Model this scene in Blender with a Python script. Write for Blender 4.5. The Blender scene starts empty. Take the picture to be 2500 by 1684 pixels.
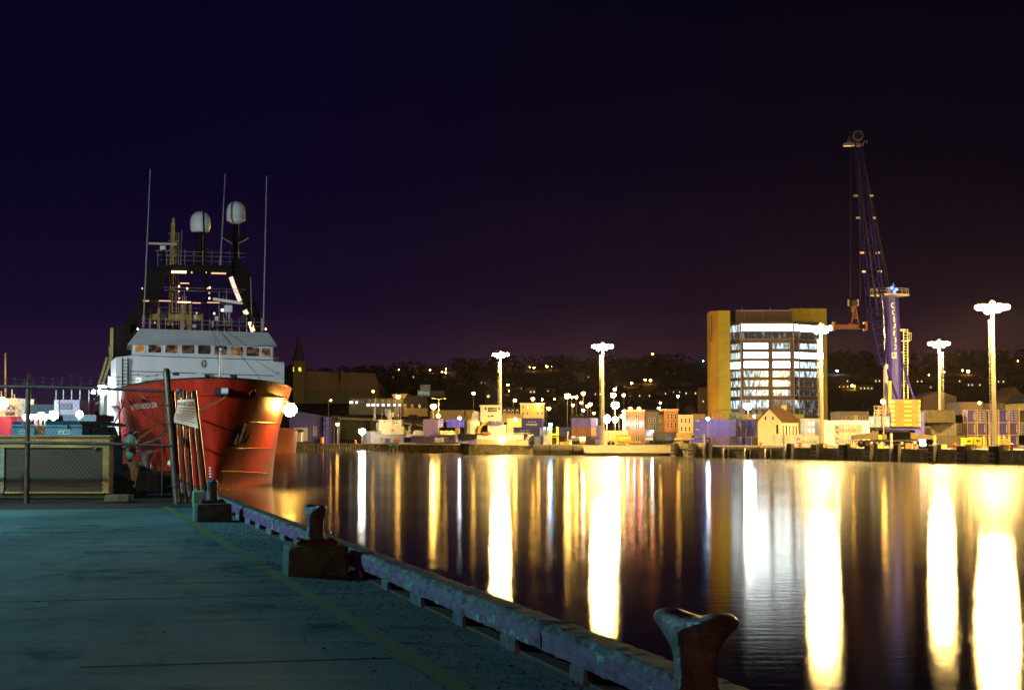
import bpy, math, random
from math import sin, cos, pi, radians, sqrt, atan
from mathutils import Vector, Matrix
random.seed(7)
# ---------------------------------------------------------------- camera
sc = bpy.context.scene
cam = bpy.data.cameras.new('camera'); camo = bpy.data.objects.new('camera', cam)
sc.collection.objects.link(camo); sc.camera = camo
cam.sensor_width = 36; cam.lens = 57.6; cam.clip_start = .1; cam.clip_end = 6000
TH = atan(226/4000); CZ = 4.5
camo.location = (0, 0, CZ); camo.rotation_euler = (pi/2+TH, 0, 0)
# ---------------------------------------------------------------- night sky
W = bpy.data.worlds.new('World'); sc.world = W; W.use_nodes = True
nt = W.node_tree; nt.nodes.clear()
def wn(t, **k):
    n = nt.nodes.new(t)
    for a, b in k.items(): setattr(n, a, b)
    return n
wl = nt.links.new
tc = wn('ShaderNodeTexCoord'); sx = wn('ShaderNodeSeparateXYZ'); wl(tc.outputs['Generated'], sx.inputs[0])
def ramp(stops):
    r = wn('ShaderNodeValToRGB'); e = r.color_ramp.elements
    while len(e) < len(stops): e.new(.5)
    for q, (p, c) in zip(e, stops): q.position = p; q.color = (*c, 1)
    wl(sx.outputs['Z'], r.inputs[0]); return r
r1 = ramp([(0, (.034, .015, .042)), (.035, (.019, .0078, .031)), (.08, (.0060, .0025, .0195)), (.16, (.0025, .0009, .0155)), (.30, (.0017, .0005, .0120)), (1, (.001, .0005, .006))])
r2 = ramp([(0, (.085, .032, .026)), (.035, (.036, .0125, .020)), (.08, (.0085, .0028, .0105)), (.16, (.0022, .0007, .0055)), (.30, (.0008, .0003, .0034)), (1, (.0008, .0005, .0025))])
mr = wn('ShaderNodeMapRange'); mr.inputs[1].default_value = -.30; mr.inputs[2].default_value = .26
mr.interpolation_type = 'SMOOTHSTEP'; wl(sx.outputs['X'], mr.inputs[0])
mx = wn('ShaderNodeMixRGB'); wl(mr.outputs[0], mx.inputs[0]); wl(r1.outputs[0], mx.inputs[1]); wl(r2.outputs[0], mx.inputs[2])
bg = wn('ShaderNodeBackground'); bg.inputs[1].default_value = 1.0; wl(mx.outputs[0], bg.inputs[0])
sky = wn('ShaderNodeTexSky', sky_type='NISHITA'); sky.sun_disc = False; sky.sun_elevation = radians(-4); sky.sun_rotation = radians(200)
bg2 = wn('ShaderNodeBackground'); bg2.inputs[1].default_value = .004; wl(sky.outputs[0], bg2.inputs[0])
ad = wn('ShaderNodeAddShader'); wl(bg.outputs[0], ad.inputs[0]); wl(bg2.outputs[0], ad.inputs[1])
wo = wn('ShaderNodeOutputWorld'); wl(ad.outputs[0], wo.inputs[0])
# ---------------------------------------------------------------- added cool fill, added quay wall fill + wharf floodlights that stand outside the picture
def light(name, kind, loc, power, col, **k):
    l = bpy.data.lights.new(name, kind); l.energy = power; l.color = col
    for a, b in k.items(): setattr(l, a, b)
    o = bpy.data.objects.new(name, l); sc.collection.objects.link(o); o.location = loc; return o
def aim(o, p): o.rotation_euler = (Vector(p)-o.location).to_track_quat('-Z', 'Y').to_euler()
fill_sun = light('cool_fill_sun', 'SUN', (0, 0, 60), .035, (.62, .82, 1), angle=radians(.6)); aim(fill_sun, (12, 40, 32))  # unseen cool fill, added to lift the fronts that face the camera
l1 = light('wharf_floodlight', 'POINT', (-19, 29.5, 10.5), 8300, (.24, .84, .98), shadow_soft_size=.12)
l2 = light('berth_floodlight', 'SPOT', (-47, 88, 15), 92000, (.80, .93, 1), spot_size=radians(60), spot_blend=.6, shadow_soft_size=.3); aim(l2, (-29, 150, 9))
l3 = light('quay_sodium_lamp', 'SPOT', (-15.5, 26, 7.5), 3600, (1, .70, .30), spot_size=radians(46), spot_blend=.5, shadow_soft_size=.12); aim(l3, (-9.8, 37.5, 4.2))
l5 = light('quay_wall_fill', 'SPOT', (-60, 180, 25), 95000, (1, .64, .22), spot_size=radians(95), spot_blend=.5, shadow_soft_size=.5); aim(l5, (60, 330, 4))  # unseen sodium fill, added to brighten the dark far quay wall
l4 = light('street_sodium_lamp', 'POINT', (9, -30, 10), 4200, (1, .55, .25), shadow_soft_size=.2)
# ---------------------------------------------------------------- exposure / sampling
sc.view_settings.view_transform = 'Standard'; sc.view_settings.look = 'None'
sc.view_settings.exposure = 0; sc.view_settings.gamma = 1; sc.view_settings.use_curve_mapping = False
sc.render.engine = 'CYCLES'; cy = sc.cycles
cy.max_bounces = 5; cy.diffuse_bounces = 2; cy.glossy_bounces = 3; cy.transmission_bounces = 3; cy.transparent_max_bounces = 6
cy.volume_bounces = 0; cy.caustics_reflective = False; cy.caustics_refractive = False
cy.sample_clamp_indirect = 8; cy.use_denoising = True; cy.use_adaptive_sampling = False
try: cy.use_light_tree = True
except Exception: pass
# ---------------------------------------------------------------- helpers
WM = {}
def P(px, py, Y):
    u = (px-1250)/4000; v = (842-py)/4000
    y = cos(TH)-v*sin(TH); z = sin(TH)+v*cos(TH); k = Y/y
    return Vector((u*k, Y, CZ+z*k))
def XP(px, Y): return P(px, 1068, Y).x
def ZP(py, Y): return P(1250, py, Y).z
def lerp(a, b, t): return a+(b-a)*t
def sstep(a, b, x):
    t = max(0, min(1, (x-a)/(b-a))); return t*t*(3-2*t)
def link(o): sc.collection.objects.link(o); return o
def tag(o, label=None, cat=None, group=None, kind=None):
    if label: o['label'] = label
    if cat: o['category'] = cat
    if group: o['group'] = group
    if kind: o['kind'] = kind
    return o
def thing(name, label, cat, loc=(0, 0, 0), rotz=0, group=None):
    o = link(bpy.data.objects.new(name, None)); o.location = loc; o.rotation_euler = (0, 0, rotz); o.empty_display_size = .3
    WM[o] = Matrix.Translation(Vector(loc)) @ Matrix.Rotation(rotz, 4, 'Z'); return tag(o, label, cat, group)
def mat_at(loc, rotz=0): return Matrix.Translation(Vector(loc)) @ Matrix.Rotation(rotz, 4, 'Z')
class MB:
    def __init__(s, m=None): s.v = []; s.f = []; s.mi = []; s.m = m; s.cur = 0
    def add(s, vs, fs):
        b = len(s.v)
        for p in vs:
            p = Vector(p); s.v.append(s.m @ p if s.m else p)
        for f in fs: s.f.append([b+i for i in f]); s.mi.append(s.cur)
        return s
    def box(s, x0, x1, y0, y1, z0, z1):
        return s.add([(x0,y0,z0),(x1,y0,z0),(x1,y1,z0),(x0,y1,z0),(x0,y0,z1),(x1,y0,z1),(x1,y1,z1),(x0,y1,z1)],
                     [(0,3,2,1),(4,5,6,7),(0,1,5,4),(1,2,6,5),(2,3,7,6),(3,0,4,7)])
    def hexa(s, b, t):
        return s.add(list(b)+list(t), [(0,3,2,1),(4,5,6,7),(0,1,5,4),(1,2,6,5),(2,3,7,6),(3,0,4,7)])
    def cbox(s, x0, x1, y0, y1, z0, z1, c=.02):
        b = [(x0+c,y0,z0),(x1-c,y0,z0),(x1,y0+c,z0),(x1,y1-c,z0),(x1-c,y1,z0),(x0+c,y1,z0),(x0,y1-c,z0),(x0,y0+c,z0)]
        m = [(x,y,z1-c) for x,y,z in b]
        k = [(lerp((x0+x1)/2,x,1-2*c/max(x1-x0,1e-6)), lerp((y0+y1)/2,y,1-2*c/max(y1-y0,1e-6)), z1) for x,y,z in b]
        fs = [tuple(reversed(range(8))), tuple(range(16,24))]
        for i in range(8):
            j = (i+1)%8; fs += [(i,j,8+j,8+i),(8+i,8+j,16+j,16+i)]
        return s.add(b+m+k, fs)
    def tube(s, p0, p1, r, n=6, r2=None, caps=True):
        p0 = Vector(p0); p1 = Vector(p1); d = p1-p0
        if d.length < 1e-6: return s
        d.normalize(); a = d.cross(Vector((0,0,1)) if abs(d.z) < .9 else Vector((1,0,0))).normalized(); b = d.cross(a)
        r2 = r if r2 is None else r2; vs = []
        for p, q in ((p0, r), (p1, r2)):
            for i in range(n): t = 2*pi*i/n; vs.append(p+(a*cos(t)+b*sin(t))*q)
        fs = [(i,(i+1)%n,n+(i+1)%n,n+i) for i in range(n)]
        if caps: fs += [tuple(reversed(range(n))), tuple(range(n,2*n))]
        return s.add(vs, fs)
    def path(s, pts, r, n=6):
        for a, b in zip(pts, pts[1:]): s.tube(a, b, r, n)
        return s
    def bar(s, p0, p1, w, h):
        p0 = Vector(p0); p1 = Vector(p1); d = (p1-p0).normalized()
        a = d.cross(Vector((0,0,1)) if abs(d.z) < .9 else Vector((0,1,0))).normalized()*w/2; b = d.cross(a).normalized()*h/2
        return s.hexa([p0-a-b,p0+a-b,p0+a+b,p0-a+b],[p1-a-b,p1+a-b,p1+a+b,p1-a+b])
    def lathe(s, c, prof, n=12, sx=1, sy=1, axis='Z'):
        c = Vector(c); vs = []
        for r, z in prof:
            for i in range(n):
                t = 2*pi*i/n; q = (r*cos(t)*sx, r*sin(t)*sy, z)
                if axis == 'X': q = (q[2], q[0], q[1])
                if axis == 'Y': q = (q[0], q[2], q[1])
                vs.append(c+Vector(q))
        fs = []
        for k in range(len(prof)-1):
            for i in range(n): fs.append((k*n+i, k*n+(i+1)%n, (k+1)*n+(i+1)%n, (k+1)*n+i))
        fs += [tuple(reversed(range(n))), tuple(range((len(prof)-1)*n, len(prof)*n))]
        return s.add(vs, fs)
    def ball(s, c, r, n=8, k=5, sx=1, sy=1, sz=1):
        return s.lathe(c, [(r*max(.02, sin(pi*i/k)), -r*sz*cos(pi*i/k)) for i in range(k+1)], n, sx, sy)
    def dome(s, c, r, n=12, k=5): return s.lathe(c, [(r*cos(pi/2*i/k)+.001, r*sin(pi/2*i/k)) for i in range(k+1)], n)
    def prism(s, poly, z0, z1):
        n = len(poly)
        return s.add([(x,y,z0) for x,y in poly]+[(x,y,z1) for x,y in poly],
                     [tuple(reversed(range(n))), tuple(range(n,2*n))]+[(i,(i+1)%n,n+(i+1)%n,n+i) for i in range(n)])
    def prismy(s, poly, y0, y1):
        n = len(poly)
        return s.add([(x,y0,z) for x,z in poly]+[(x,y1,z) for x,z in poly],
                     [tuple(range(n)), tuple(reversed(range(n,2*n)))]+[(i,n+i,n+(i+1)%n,(i+1)%n) for i in range(n)])
    def quad(s, a, b, c, d): return s.add([a,b,c,d],[(0,1,2,3)])
    def frame(s, x0, x1, z0, z1, w, y0, y1):
        s.box(x0,x1,y0,y1,z1-w,z1); s.box(x0,x1,y0,y1,z0,z0+w); s.box(x0,x0+w,y0,y1,z0+w,z1-w); return s.box(x1-w,x1,y0,y1,z0+w,z1-w)
    def text(s, txt, size, fn, align='CENTER', depth=.004):
        c = bpy.data.curves.new('t', 'FONT'); c.body = txt; c.size = size; c.align_x = align; c.extrude = 0; c.resolution_u = 3
        o = link(bpy.data.objects.new('t', c)); me = bpy.data.meshes.new_from_object(o)
        s.add([fn(v.co.x, v.co.y) for v in me.vertices], [tuple(p.vertices) for p in me.polygons])
        bpy.data.objects.remove(o); bpy.data.curves.remove(c); bpy.data.meshes.remove(me); return s
    def build(s, name, mat, parent=None, loc=None, rotz=0, smooth=False, sub=0, **k):
        if parent: w = WM[parent]
        else: w = mat_at(loc if loc is not None else (0,0,0), rotz)
        inv = w.inverted(); me = bpy.data.meshes.new(name)
        me.from_pydata([tuple(inv @ p) for p in s.v], [], s.f)
        for m in (mat if isinstance(mat, (list, tuple)) else [mat]): me.materials.append(m)
        if any(s.mi): me.polygons.foreach_set('material_index', s.mi)
        if smooth: me.polygons.foreach_set('use_smooth', [True]*len(me.polygons))
        me.update(); o = link(bpy.data.objects.new(name, me))
        if parent: o.parent = parent
        else: o.location = w.translation; o.rotation_euler = (0,0,rotz)
        WM[o] = w
        if sub: md = o.modifiers.new('subd', 'SUBSURF'); md.levels = sub; md.render_levels = sub
        return tag(o, **k) if k else o
# ---------------------------------------------------------------- materials
def newmat(name):
    m = bpy.data.materials.new(name); m.use_nodes = True; t = m.node_tree
    return m, t, t.nodes['Principled BSDF'], t.links.new
MATS = {}
def M(name, col=(.5,.5,.5), rough=.6, metal=0, var=.25, scale=1.5, bump=0, bscale=20, dirt=None, dscale=.6, damt=.5, stretch=(1,1,1), spec=.5):
    if name in MATS: return MATS[name]
    m, t, b, l = newmat(name); N = t.nodes.new
    c = N('ShaderNodeTexCoord'); mp = N('ShaderNodeMapping'); l(c.outputs['Object'], mp.inputs[0]); mp.inputs['Scale'].default_value = stretch
    n = N('ShaderNodeTexNoise'); n.inputs['Scale'].default_value = scale; n.inputs['Detail'].default_value = 6; n.inputs['Roughness'].default_value = .65
    l(mp.outputs[0], n.inputs['Vector'])
    r = N('ShaderNodeValToRGB'); e = r.color_ramp.elements
    e[0].position = .3; e[1].position = .7
    e[0].color = (*[x*(1-var) for x in col], 1); e[1].color = (*[min(1, x*(1+var)) for x in col], 1); l(n.outputs[0], r.inputs[0])
    out = r.outputs[0]
    if dirt:
        n2 = N('ShaderNodeTexNoise'); n2.inputs['Scale'].default_value = dscale; n2.inputs['Detail'].default_value = 8; n2.inputs['Roughness'].default_value = .7
        l(mp.outputs[0], n2.inputs['Vector'])
        r2 = N('ShaderNodeValToRGB'); r2.color_ramp.elements[0].position = 1-damt-.1; r2.color_ramp.elements[1].position = 1-damt+.14; l(n2.outputs[0], r2.inputs[0])
        x = N('ShaderNodeMixRGB'); l(r2.outputs[0], x.inputs[0]); l(out, x.inputs[1]); x.inputs[2].default_value = (*dirt, 1); out = x.outputs[0]
    l(out, b.inputs['Base Color']); b.inputs['Roughness'].default_value = rough; b.inputs['Metallic'].default_value = metal
    b.inputs['Specular IOR Level'].default_value = spec
    if bump:
        n3 = N('ShaderNodeTexNoise'); n3.inputs['Scale'].default_value = bscale; n3.inputs['Detail'].default_value = 8; n3.inputs['Roughness'].default_value = .7; l(mp.outputs[0], n3.inputs['Vector'])
        bp = N('ShaderNodeBump'); bp.inputs['Strength'].default_value = bump; bp.inputs['Distance'].default_value = .03; l(n3.outputs[0], bp.inputs['Height']); l(bp.outputs[0], b.inputs['Normal'])
    MATS[name] = m; return m
def EM(name, col, strength, sample=True):
    if name in MATS: return MATS[name]
    m, t, b, l = newmat(name); b.inputs['Base Color'].default_value = (.02,.02,.02,1)
    b.inputs['Emission Color'].default_value = (*col, 1); b.inputs['Emission Strength'].default_value = strength
    if not sample: m.cycles.emission_sampling = 'NONE'
    MATS[name] = m; return m
def GLOW(name, c0, c1, strength, scale=(1,1,1), lo=.35, hi=.65, dist=2, base=(.02,.02,.025)):
    """a window with a lit room behind it: uneven light from the room's contents"""
    if name in MATS: return MATS[name]
    m, t, b, l = newmat(name); N = t.nodes.new
    c = N('ShaderNodeTexCoord'); mp = N('ShaderNodeMapping'); l(c.outputs['Object'], mp.inputs[0]); mp.inputs['Scale'].default_value = scale
    n = N('ShaderNodeTexNoise'); n.inputs['Scale'].default_value = 1; n.inputs['Detail'].default_value = dist; l(mp.outputs[0], n.inputs['Vector'])
    r = N('ShaderNodeValToRGB'); e = r.color_ramp.elements; e[0].position = lo; e[1].position = hi; e[0].color = (*c0, 1); e[1].color = (*c1, 1)
    l(n.outputs[0], r.inputs[0]); l(r.outputs[0], b.inputs['Emission Color']); b.inputs['Emission Strength'].default_value = strength
    b.inputs['Base Color'].default_value = (*base, 1); b.inputs['Roughness'].default_value = .12; m.cycles.emission_sampling = 'NONE'
    MATS[name] = m; return m
SOD = (1, .60, .15)
# ================================================================ NEAR QUAY
ZN = 3.1; ZD = 2.4
KR = atan(.2717); KO = Vector((3.185, 0, 0)); KM = mat_at(KO, KR)
def K(a, b, z=ZN): return KM @ Vector((a, b, z))
conc = None
def concrete():
    m, t, b, l = newmat('quay_concrete'); N = t.nodes.new
    c = N('ShaderNodeTexCoord')
    def noise(s, d, r=.6, st=(1,1,1)):
        mp = N('ShaderNodeMapping'); mp.inputs['Scale'].default_value = st; l(c.outputs['Object'], mp.inputs[0])
        n = N('ShaderNodeTexNoise'); n.inputs['Scale'].default_value = s; n.inputs['Detail'].default_value = d; n.inputs['Roughness'].default_value = r; l(mp.outputs[0], n.inputs['Vector']); return n.outputs[0]
    def rmp(v, stops):
        r = N('ShaderNodeValToRGB'); e = r.color_ramp.elements
        for q, (p, cc) in zip(e, stops): q.position = p; q.color = (*cc, 1)
        l(v, r.inputs[0]); return r.outputs[0]
    def mix(f, a, bb, mode='MIX'):
        x = N('ShaderNodeMixRGB'); x.blend_type = mode
        for i, v in enumerate((f, a, bb)):
            if hasattr(v, 'links'): l(v, x.inputs[i])
            else: x.inputs[i].default_value = v
        return x.outputs[0]
    base = rmp(noise(.35, 8, .65, (1,.55,1)), [(.3, (.12,.125,.125)), (.72, (.33,.335,.33))])
    brush = rmp(noise(3.5, 5, .6, (.12,1.6,1)), [(.3, (.72,.72,.72)), (.7, (1.12,1.12,1.12))])
    base = mix(.75, base, brush, 'MULTIPLY')
    speck = rmp(noise(34, 4, .75), [(.30, (.25,.25,.25)), (.44, (1,1,1))]); base = mix(.9, base, speck, 'MULTIPLY')
    pale = rmp(noise(75, 2, .5), [(.70, (0,0,0)), (.78, (1,1,1))]); base = mix(pale, base, (.55,.56,.55,1))
    stain = rmp(noise(.9, 8, .75, (1,2.4,1)), [(.55, (1,1,1)), (.66, (.22,.22,.21))]); base = mix(.85, base, stain, 'MULTIPLY')
    scuff = rmp(noise(5, 8, .8, (.25,3,1)), [(.33, (.45,.45,.45)), (.46, (1,1,1))]); base = mix(.7, base, scuff, 'MULTIPLY')
    wash = rmp(noise(.16, 6, .7, (1,1,1)), [(.35, (.62,.66,.66)), (.65, (1.1,1.1,1.08))]); base = mix(.8, base, wash, 'MULTIPLY')
    l(base, b.inputs['Base Color']); b.inputs['Roughness'].default_value = .78; b.inputs['Specular IOR Level'].default_value = .3
    bp = N('ShaderNodeBump'); bp.inputs['Strength'].default_value = .55; bp.inputs['Distance'].default_value = .012
    l(noise(26, 9, .75), bp.inputs['Height']); l(bp.outputs[0], b.inputs['Normal']); return m
conc = concrete()
body = MB(KM).box(-120, .03, -30, 400, -4, ZN-.30).build('quay_wall', M('quay_wall_concrete', (.17,.165,.15), .85, bump=.6, bscale=6, dirt=(.05,.06,.04), dscale=.8), kind='structure')
deck = MB(KM).box(-120, .02, -30, 34.4, ZN-.30, ZN-.02).build('quay_deck', M('joint_filler', (.15,.15,.145), .9), kind='structure')
XS = [0, -5.0, -10, -15, -22, -32]; BS = [-12, -3, 3.2, 9.4, 15.6, 21.8, 28.1, 34.35]
for i in range(5):
    for j in range(7):
        g = .005; x1, x0 = XS[i], XS[i+1]; y0, y1 = BS[j], BS[j+1]
        MB(KM).cbox(x0+g, x1-g, y0+g, y1-g, ZN-.2, ZN+random.uniform(-.004,.002), .008).build('slab', conc, deck)
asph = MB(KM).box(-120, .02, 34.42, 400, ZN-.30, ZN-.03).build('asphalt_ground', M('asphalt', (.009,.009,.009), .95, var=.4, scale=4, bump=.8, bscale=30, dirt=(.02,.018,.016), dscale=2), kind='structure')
def paint_mat():
    m, t, b, l = newmat('worn_yellow_paint'); N = t.nodes.new
    c = N('ShaderNodeTexCoord'); n = N('ShaderNodeTexNoise'); n.inputs['Scale'].default_value = 22; n.inputs['Detail'].default_value = 8; n.inputs['Roughness'].default_value = .8; l(c.outputs['Object'], n.inputs['Vector'])
    r = N('ShaderNodeValToRGB'); r.color_ramp.elements[0].position = .38; r.color_ramp.elements[1].position = .56; r.color_ramp.elements[0].color = (.13,.13,.10,1); r.color_ramp.elements[1].color = (.26,.19,.03,1)
    l(n.outputs[0], r.inputs[0]); l(r.outputs[0], b.inputs['Base Color']); b.inputs['Roughness'].default_value = .8; return m
yp = paint_mat(); yf = M('faded_yellow_paint', (.20,.17,.07), .8, var=.5, scale=14)
def mark_mat(name, col, lo, hi, st):
    m, t, b, l = newmat(name); N = t.nodes.new
    c = N('ShaderNodeTexCoord'); mp = N('ShaderNodeMapping'); mp.inputs['Scale'].default_value = st; l(c.outputs['Object'], mp.inputs[0]); n = N('ShaderNodeTexNoise'); n.inputs['Scale'].default_value = 3; n.inputs['Detail'].default_value = 9; n.inputs['Roughness'].default_value = .75; l(mp.outputs[0], n.inputs['Vector'])
    r = N('ShaderNodeMapRange'); l(n.outputs[0], r.inputs[0]); r.inputs[1].default_value = lo; r.inputs[2].default_value = hi; l(r.outputs[0], b.inputs['Alpha'])
    b.inputs['Base Color'].default_value = (*col,1); b.inputs['Roughness'].default_value = .7; return m
def strip(name, pts, w, z, mat):
    mb = MB()
    for (a, b) in zip(pts, pts[1:]):
        a = Vector((*a, z)); b = Vector((*b, z)); d = (b-a).normalized(); n = Vector((-d.y, d.x, 0))*w/2
        seg = max(1, int((b-a).length/.5)); 
        for i in range(seg):
            p = a.lerp(b, i/seg); q = a.lerp(b, (i+1)/seg); e = [random.uniform(.86, 1.1) for _ in range(2)]
            mb.quad(p+n*e[0], p-n*e[1], q-n*e[1], q+n*e[0])
    return mb.build(name, mat, kind='structure')
def GP(px, py): Y = 1.4*4000/(py-1068); return (XP(px, Y), Y)
strip('painted_edge_line', [GP(1290,1764), GP(1155,1690), GP(780,1462), GP(407,1237)], .15, ZN+.006, yp)
for (p, q) in [((953,1597),(200,1619)), ((672,1415),(330,1421)), ((545,1328),(250,1331))]:
    strip('painted_bay_line', [GP(*p), GP(*q)], .06, ZN+.006, yf)
tm = mark_mat('tyre_rubber_mark', (.02,.02,.02), .50, .95, (1,.5,1)); os_ = mark_mat('oil_stain', (.012,.011,.01), .48, .72, (.8,1.6,1))
for pts in ([(250,1700),(420,1420),(470,1330),(480,1262)],[(330,1700),(480,1430),(522,1335),(525,1268)],[(-60,1420),(260,1345),(520,1310)],[(-60,1450),(300,1360),(560,1318)],[(60,1700),(130,1500),(250,1310)]): strip('tyre_mark', [GP(*p) for p in pts], .17, ZN+.009, tm)
def blot(px, py, rx, ry):
    x, y = GP(px, py); rg = random.Random(px); n = 18; mb = MB().add([(x,y,ZN+.008)]+[(x+rx*rg.uniform(.6,1.1)*cos(2*pi*i/n),y+ry*rg.uniform(.6,1.1)*sin(2*pi*i/n),ZN+.008) for i in range(n)],[(0,1+i,1+(i+1)%n) for i in range(n)]); mb.build('oil_stain', os_, kind='structure')
for a in ((40,1595,.26,.5),(150,1588,.22,.4),(430,1690,.3,.4),(300,1395,.8,.9),(560,1480,.4,.7),(620,1380,.5,1.2),(180,1290,1.2,1.6),(800,1530,.3,.4)): blot(*a)
# gravel and grit swept against the kerb
mb = MB(KM); rg = random.Random(3)
for i in range(6500):
    if i < 5900: a = -.22-abs(rg.gauss(0,.55)); b = 4+26*rg.random()**1.5
    else: a = -rg.random()*9-.3; b = 4+30*rg.random()
    r = rg.uniform(.0025,.0062)*(1+.02*b)*(1.9 if rg.random() < .04 else 1)
    if a > -.23: continue
    h = ZN+.002; o = [(a+r*rg.uniform(.7,1.3)*cos(t), b+r*rg.uniform(.7,1.3)*sin(t), h) for t in (0,1.7,3.2,4.7)]
    mb.add(o+[(a,b,h+r*.9)], [(0,1,4),(1,2,4),(2,3,4),(3,0,4)])
mb.build('gravel', M('dark_grit', (.035,.033,.03), .95, var=.6, scale=40), kind='stuff', label='dark grit and small stones swept along the kerb')
# low timber kerb on blocks
def kerb_paint():
    m, t, b, l = newmat('peeling_purple_paint'); N = t.nodes.new
    c = N('ShaderNodeTexCoord')
    def noise(s, d, r, st):
        mp = N('ShaderNodeMapping'); mp.inputs['Scale'].default_value = st; l(c.outputs['Object'], mp.inputs[0])
        n = N('ShaderNodeTexNoise'); n.inputs['Scale'].default_value = s; n.inputs['Detail'].default_value = d; n.inputs['Roughness'].default_value = r; l(mp.outputs[0], n.inputs['Vector']); return n.outputs[0]
    def rmp(v, stops):
        r = N('ShaderNodeValToRGB'); e = r.color_ramp.elements
        while len(e) < len(stops): e.new(.5)
        for q, (p, cc) in zip(e, stops): q.position = p; q.color = (*cc, 1)
        l(v, r.inputs[0]); return r.outputs[0]
    A = rmp(noise(3.4, 9, .75, (1,.8,1.8)), [(.36,(.10,.11,.06)), (.43,(.34,.035,.19)), (.55,(.44,.060,.28)), (.58,(.06,.05,.05)), (.61,(.62,.60,.58))])
    B = rmp(noise(20, 9, .85, (1,.5,1.6)), [(.36,(.10,.10,.1)), (.45,(.8,.8,.8)), (.56,(1.05,1,1.05)), (.66,(.55,.55,.5))])
    x = N('ShaderNodeMixRGB'); x.blend_type = 'MULTIPLY'; x.inputs[0].default_value = .95; l(A, x.inputs[1]); l(B, x.inputs[2])
    l(x.outputs[0], b.inputs['Base Color']); b.inputs['Roughness'].default_value = .62
    bp = N('ShaderNodeBump'); bp.inputs['Strength'].default_value = .9; bp.inputs['Distance'].default_value = .02; l(noise(9, 9, .75, (1,.5,1.5)), bp.inputs['Height']); l(bp.outputs[0], b.inputs['Normal']); return m
kp = kerb_paint(); kp2 = M('weathered_block',(.22,.16,.20),.8,var=.6,scale=6,bump=.8,bscale=14,dirt=(.42,.42,.40),dscale=5,damt=.40); kt = M('weathered_timber_top', (.075,.06,.045), .8, var=.5, scale=3, stretch=(6,.6,6), bump=.8, bscale=14)
kw = M('worn_white_edge', (.42,.42,.42), .7, var=.6, scale=9, bump=.9, bscale=18, dirt=(.12,.05,.09), dscale=7, damt=.56)
kred = M('red_oxide_paint', (.26,.035,.012), .7, var=.4, scale=6)
kerb = thing('quay_kerb', 'peeling purple painted timber kerb raised on blocks along the water edge', 'kerb', K(0, 20), KR); 
def timber(b0, b1):
    prof = [(-.205,.085),(-.205,.15),(-.2,.205),(-.178,.236),(-.16,.243),(-.08,.245),(-.015,.243),(0,.22),(0,.085)]
    n = max(8, int((b1-b0)/.075)); k = len(prof); mb = MB(KM); vs = []; rr = random.Random(b0)
    for i in range(n+1):
        b = lerp(b0, b1, i/n); chip = 0
        if rr.random() < .10: chip = rr.uniform(.006,.026)
        en = .012 if i in (0, n) else 0
        for j, (a, z) in enumerate(prof):
            da = rr.uniform(-.007,.007); dz = rr.uniform(-.005,.005)
            if j in (2,3,4): da += chip*.5; dz -= chip*(.6 if j == 3 else .3)
            if j in (0,1): da += en
            vs.append((a+da+en*.3, b+rr.uniform(-.008,.008)*(0 if i in (0,n) else 1), ZN+z+dz-en*.5))
    fs = []; mi = []
    for i in range(n):
        for j in range(k-1):
            fs.append((i*k+j, i*k+j+1, (i+1)*k+j+1, (i+1)*k+j)); mi.append(2 if j in (2,3) else (1 if j >= 4 else 0))
        fs.append((i*k+k-1, i*k, (i+1)*k, (i+1)*k+k-1)); mi.append(1)
    fs += [tuple(reversed(range(k))), tuple(range(n*k, n*k+k))]; mi += [0,0]
    mb.add(vs, fs); mb.mi = mi; return mb.build('timber', [kp, kt, kw], kerb)
bb = 2.0; ends = [2.0]
for d in (3.05,2.6,3.1,2.0,2.9,3.1,2.7,3,3,3,3,3,3,3,3,3,3,3,3,3): ends.append(ends[-1]+d)
for a, b in zip(ends, ends[1:]): timber(a+.012, b-.012)
for i in range(38):
    b = 2.4+i*1.48
    mb = MB(KM).cbox(-.212, -.01, b, b+.52+random.uniform(-.22,.2), ZN-.005, ZN+.09, .018); mb.build('support_block', kp2, kerb)
MB(KM).box(-.05, .0, 2, 60, ZN-.005, ZN+.084).build('backing_strip', kred, kerb)
MB(KM).box(-.19, -.06, 2, 60, ZN-.01, ZN+.012).build('bed_plate', kred, kerb)
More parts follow.
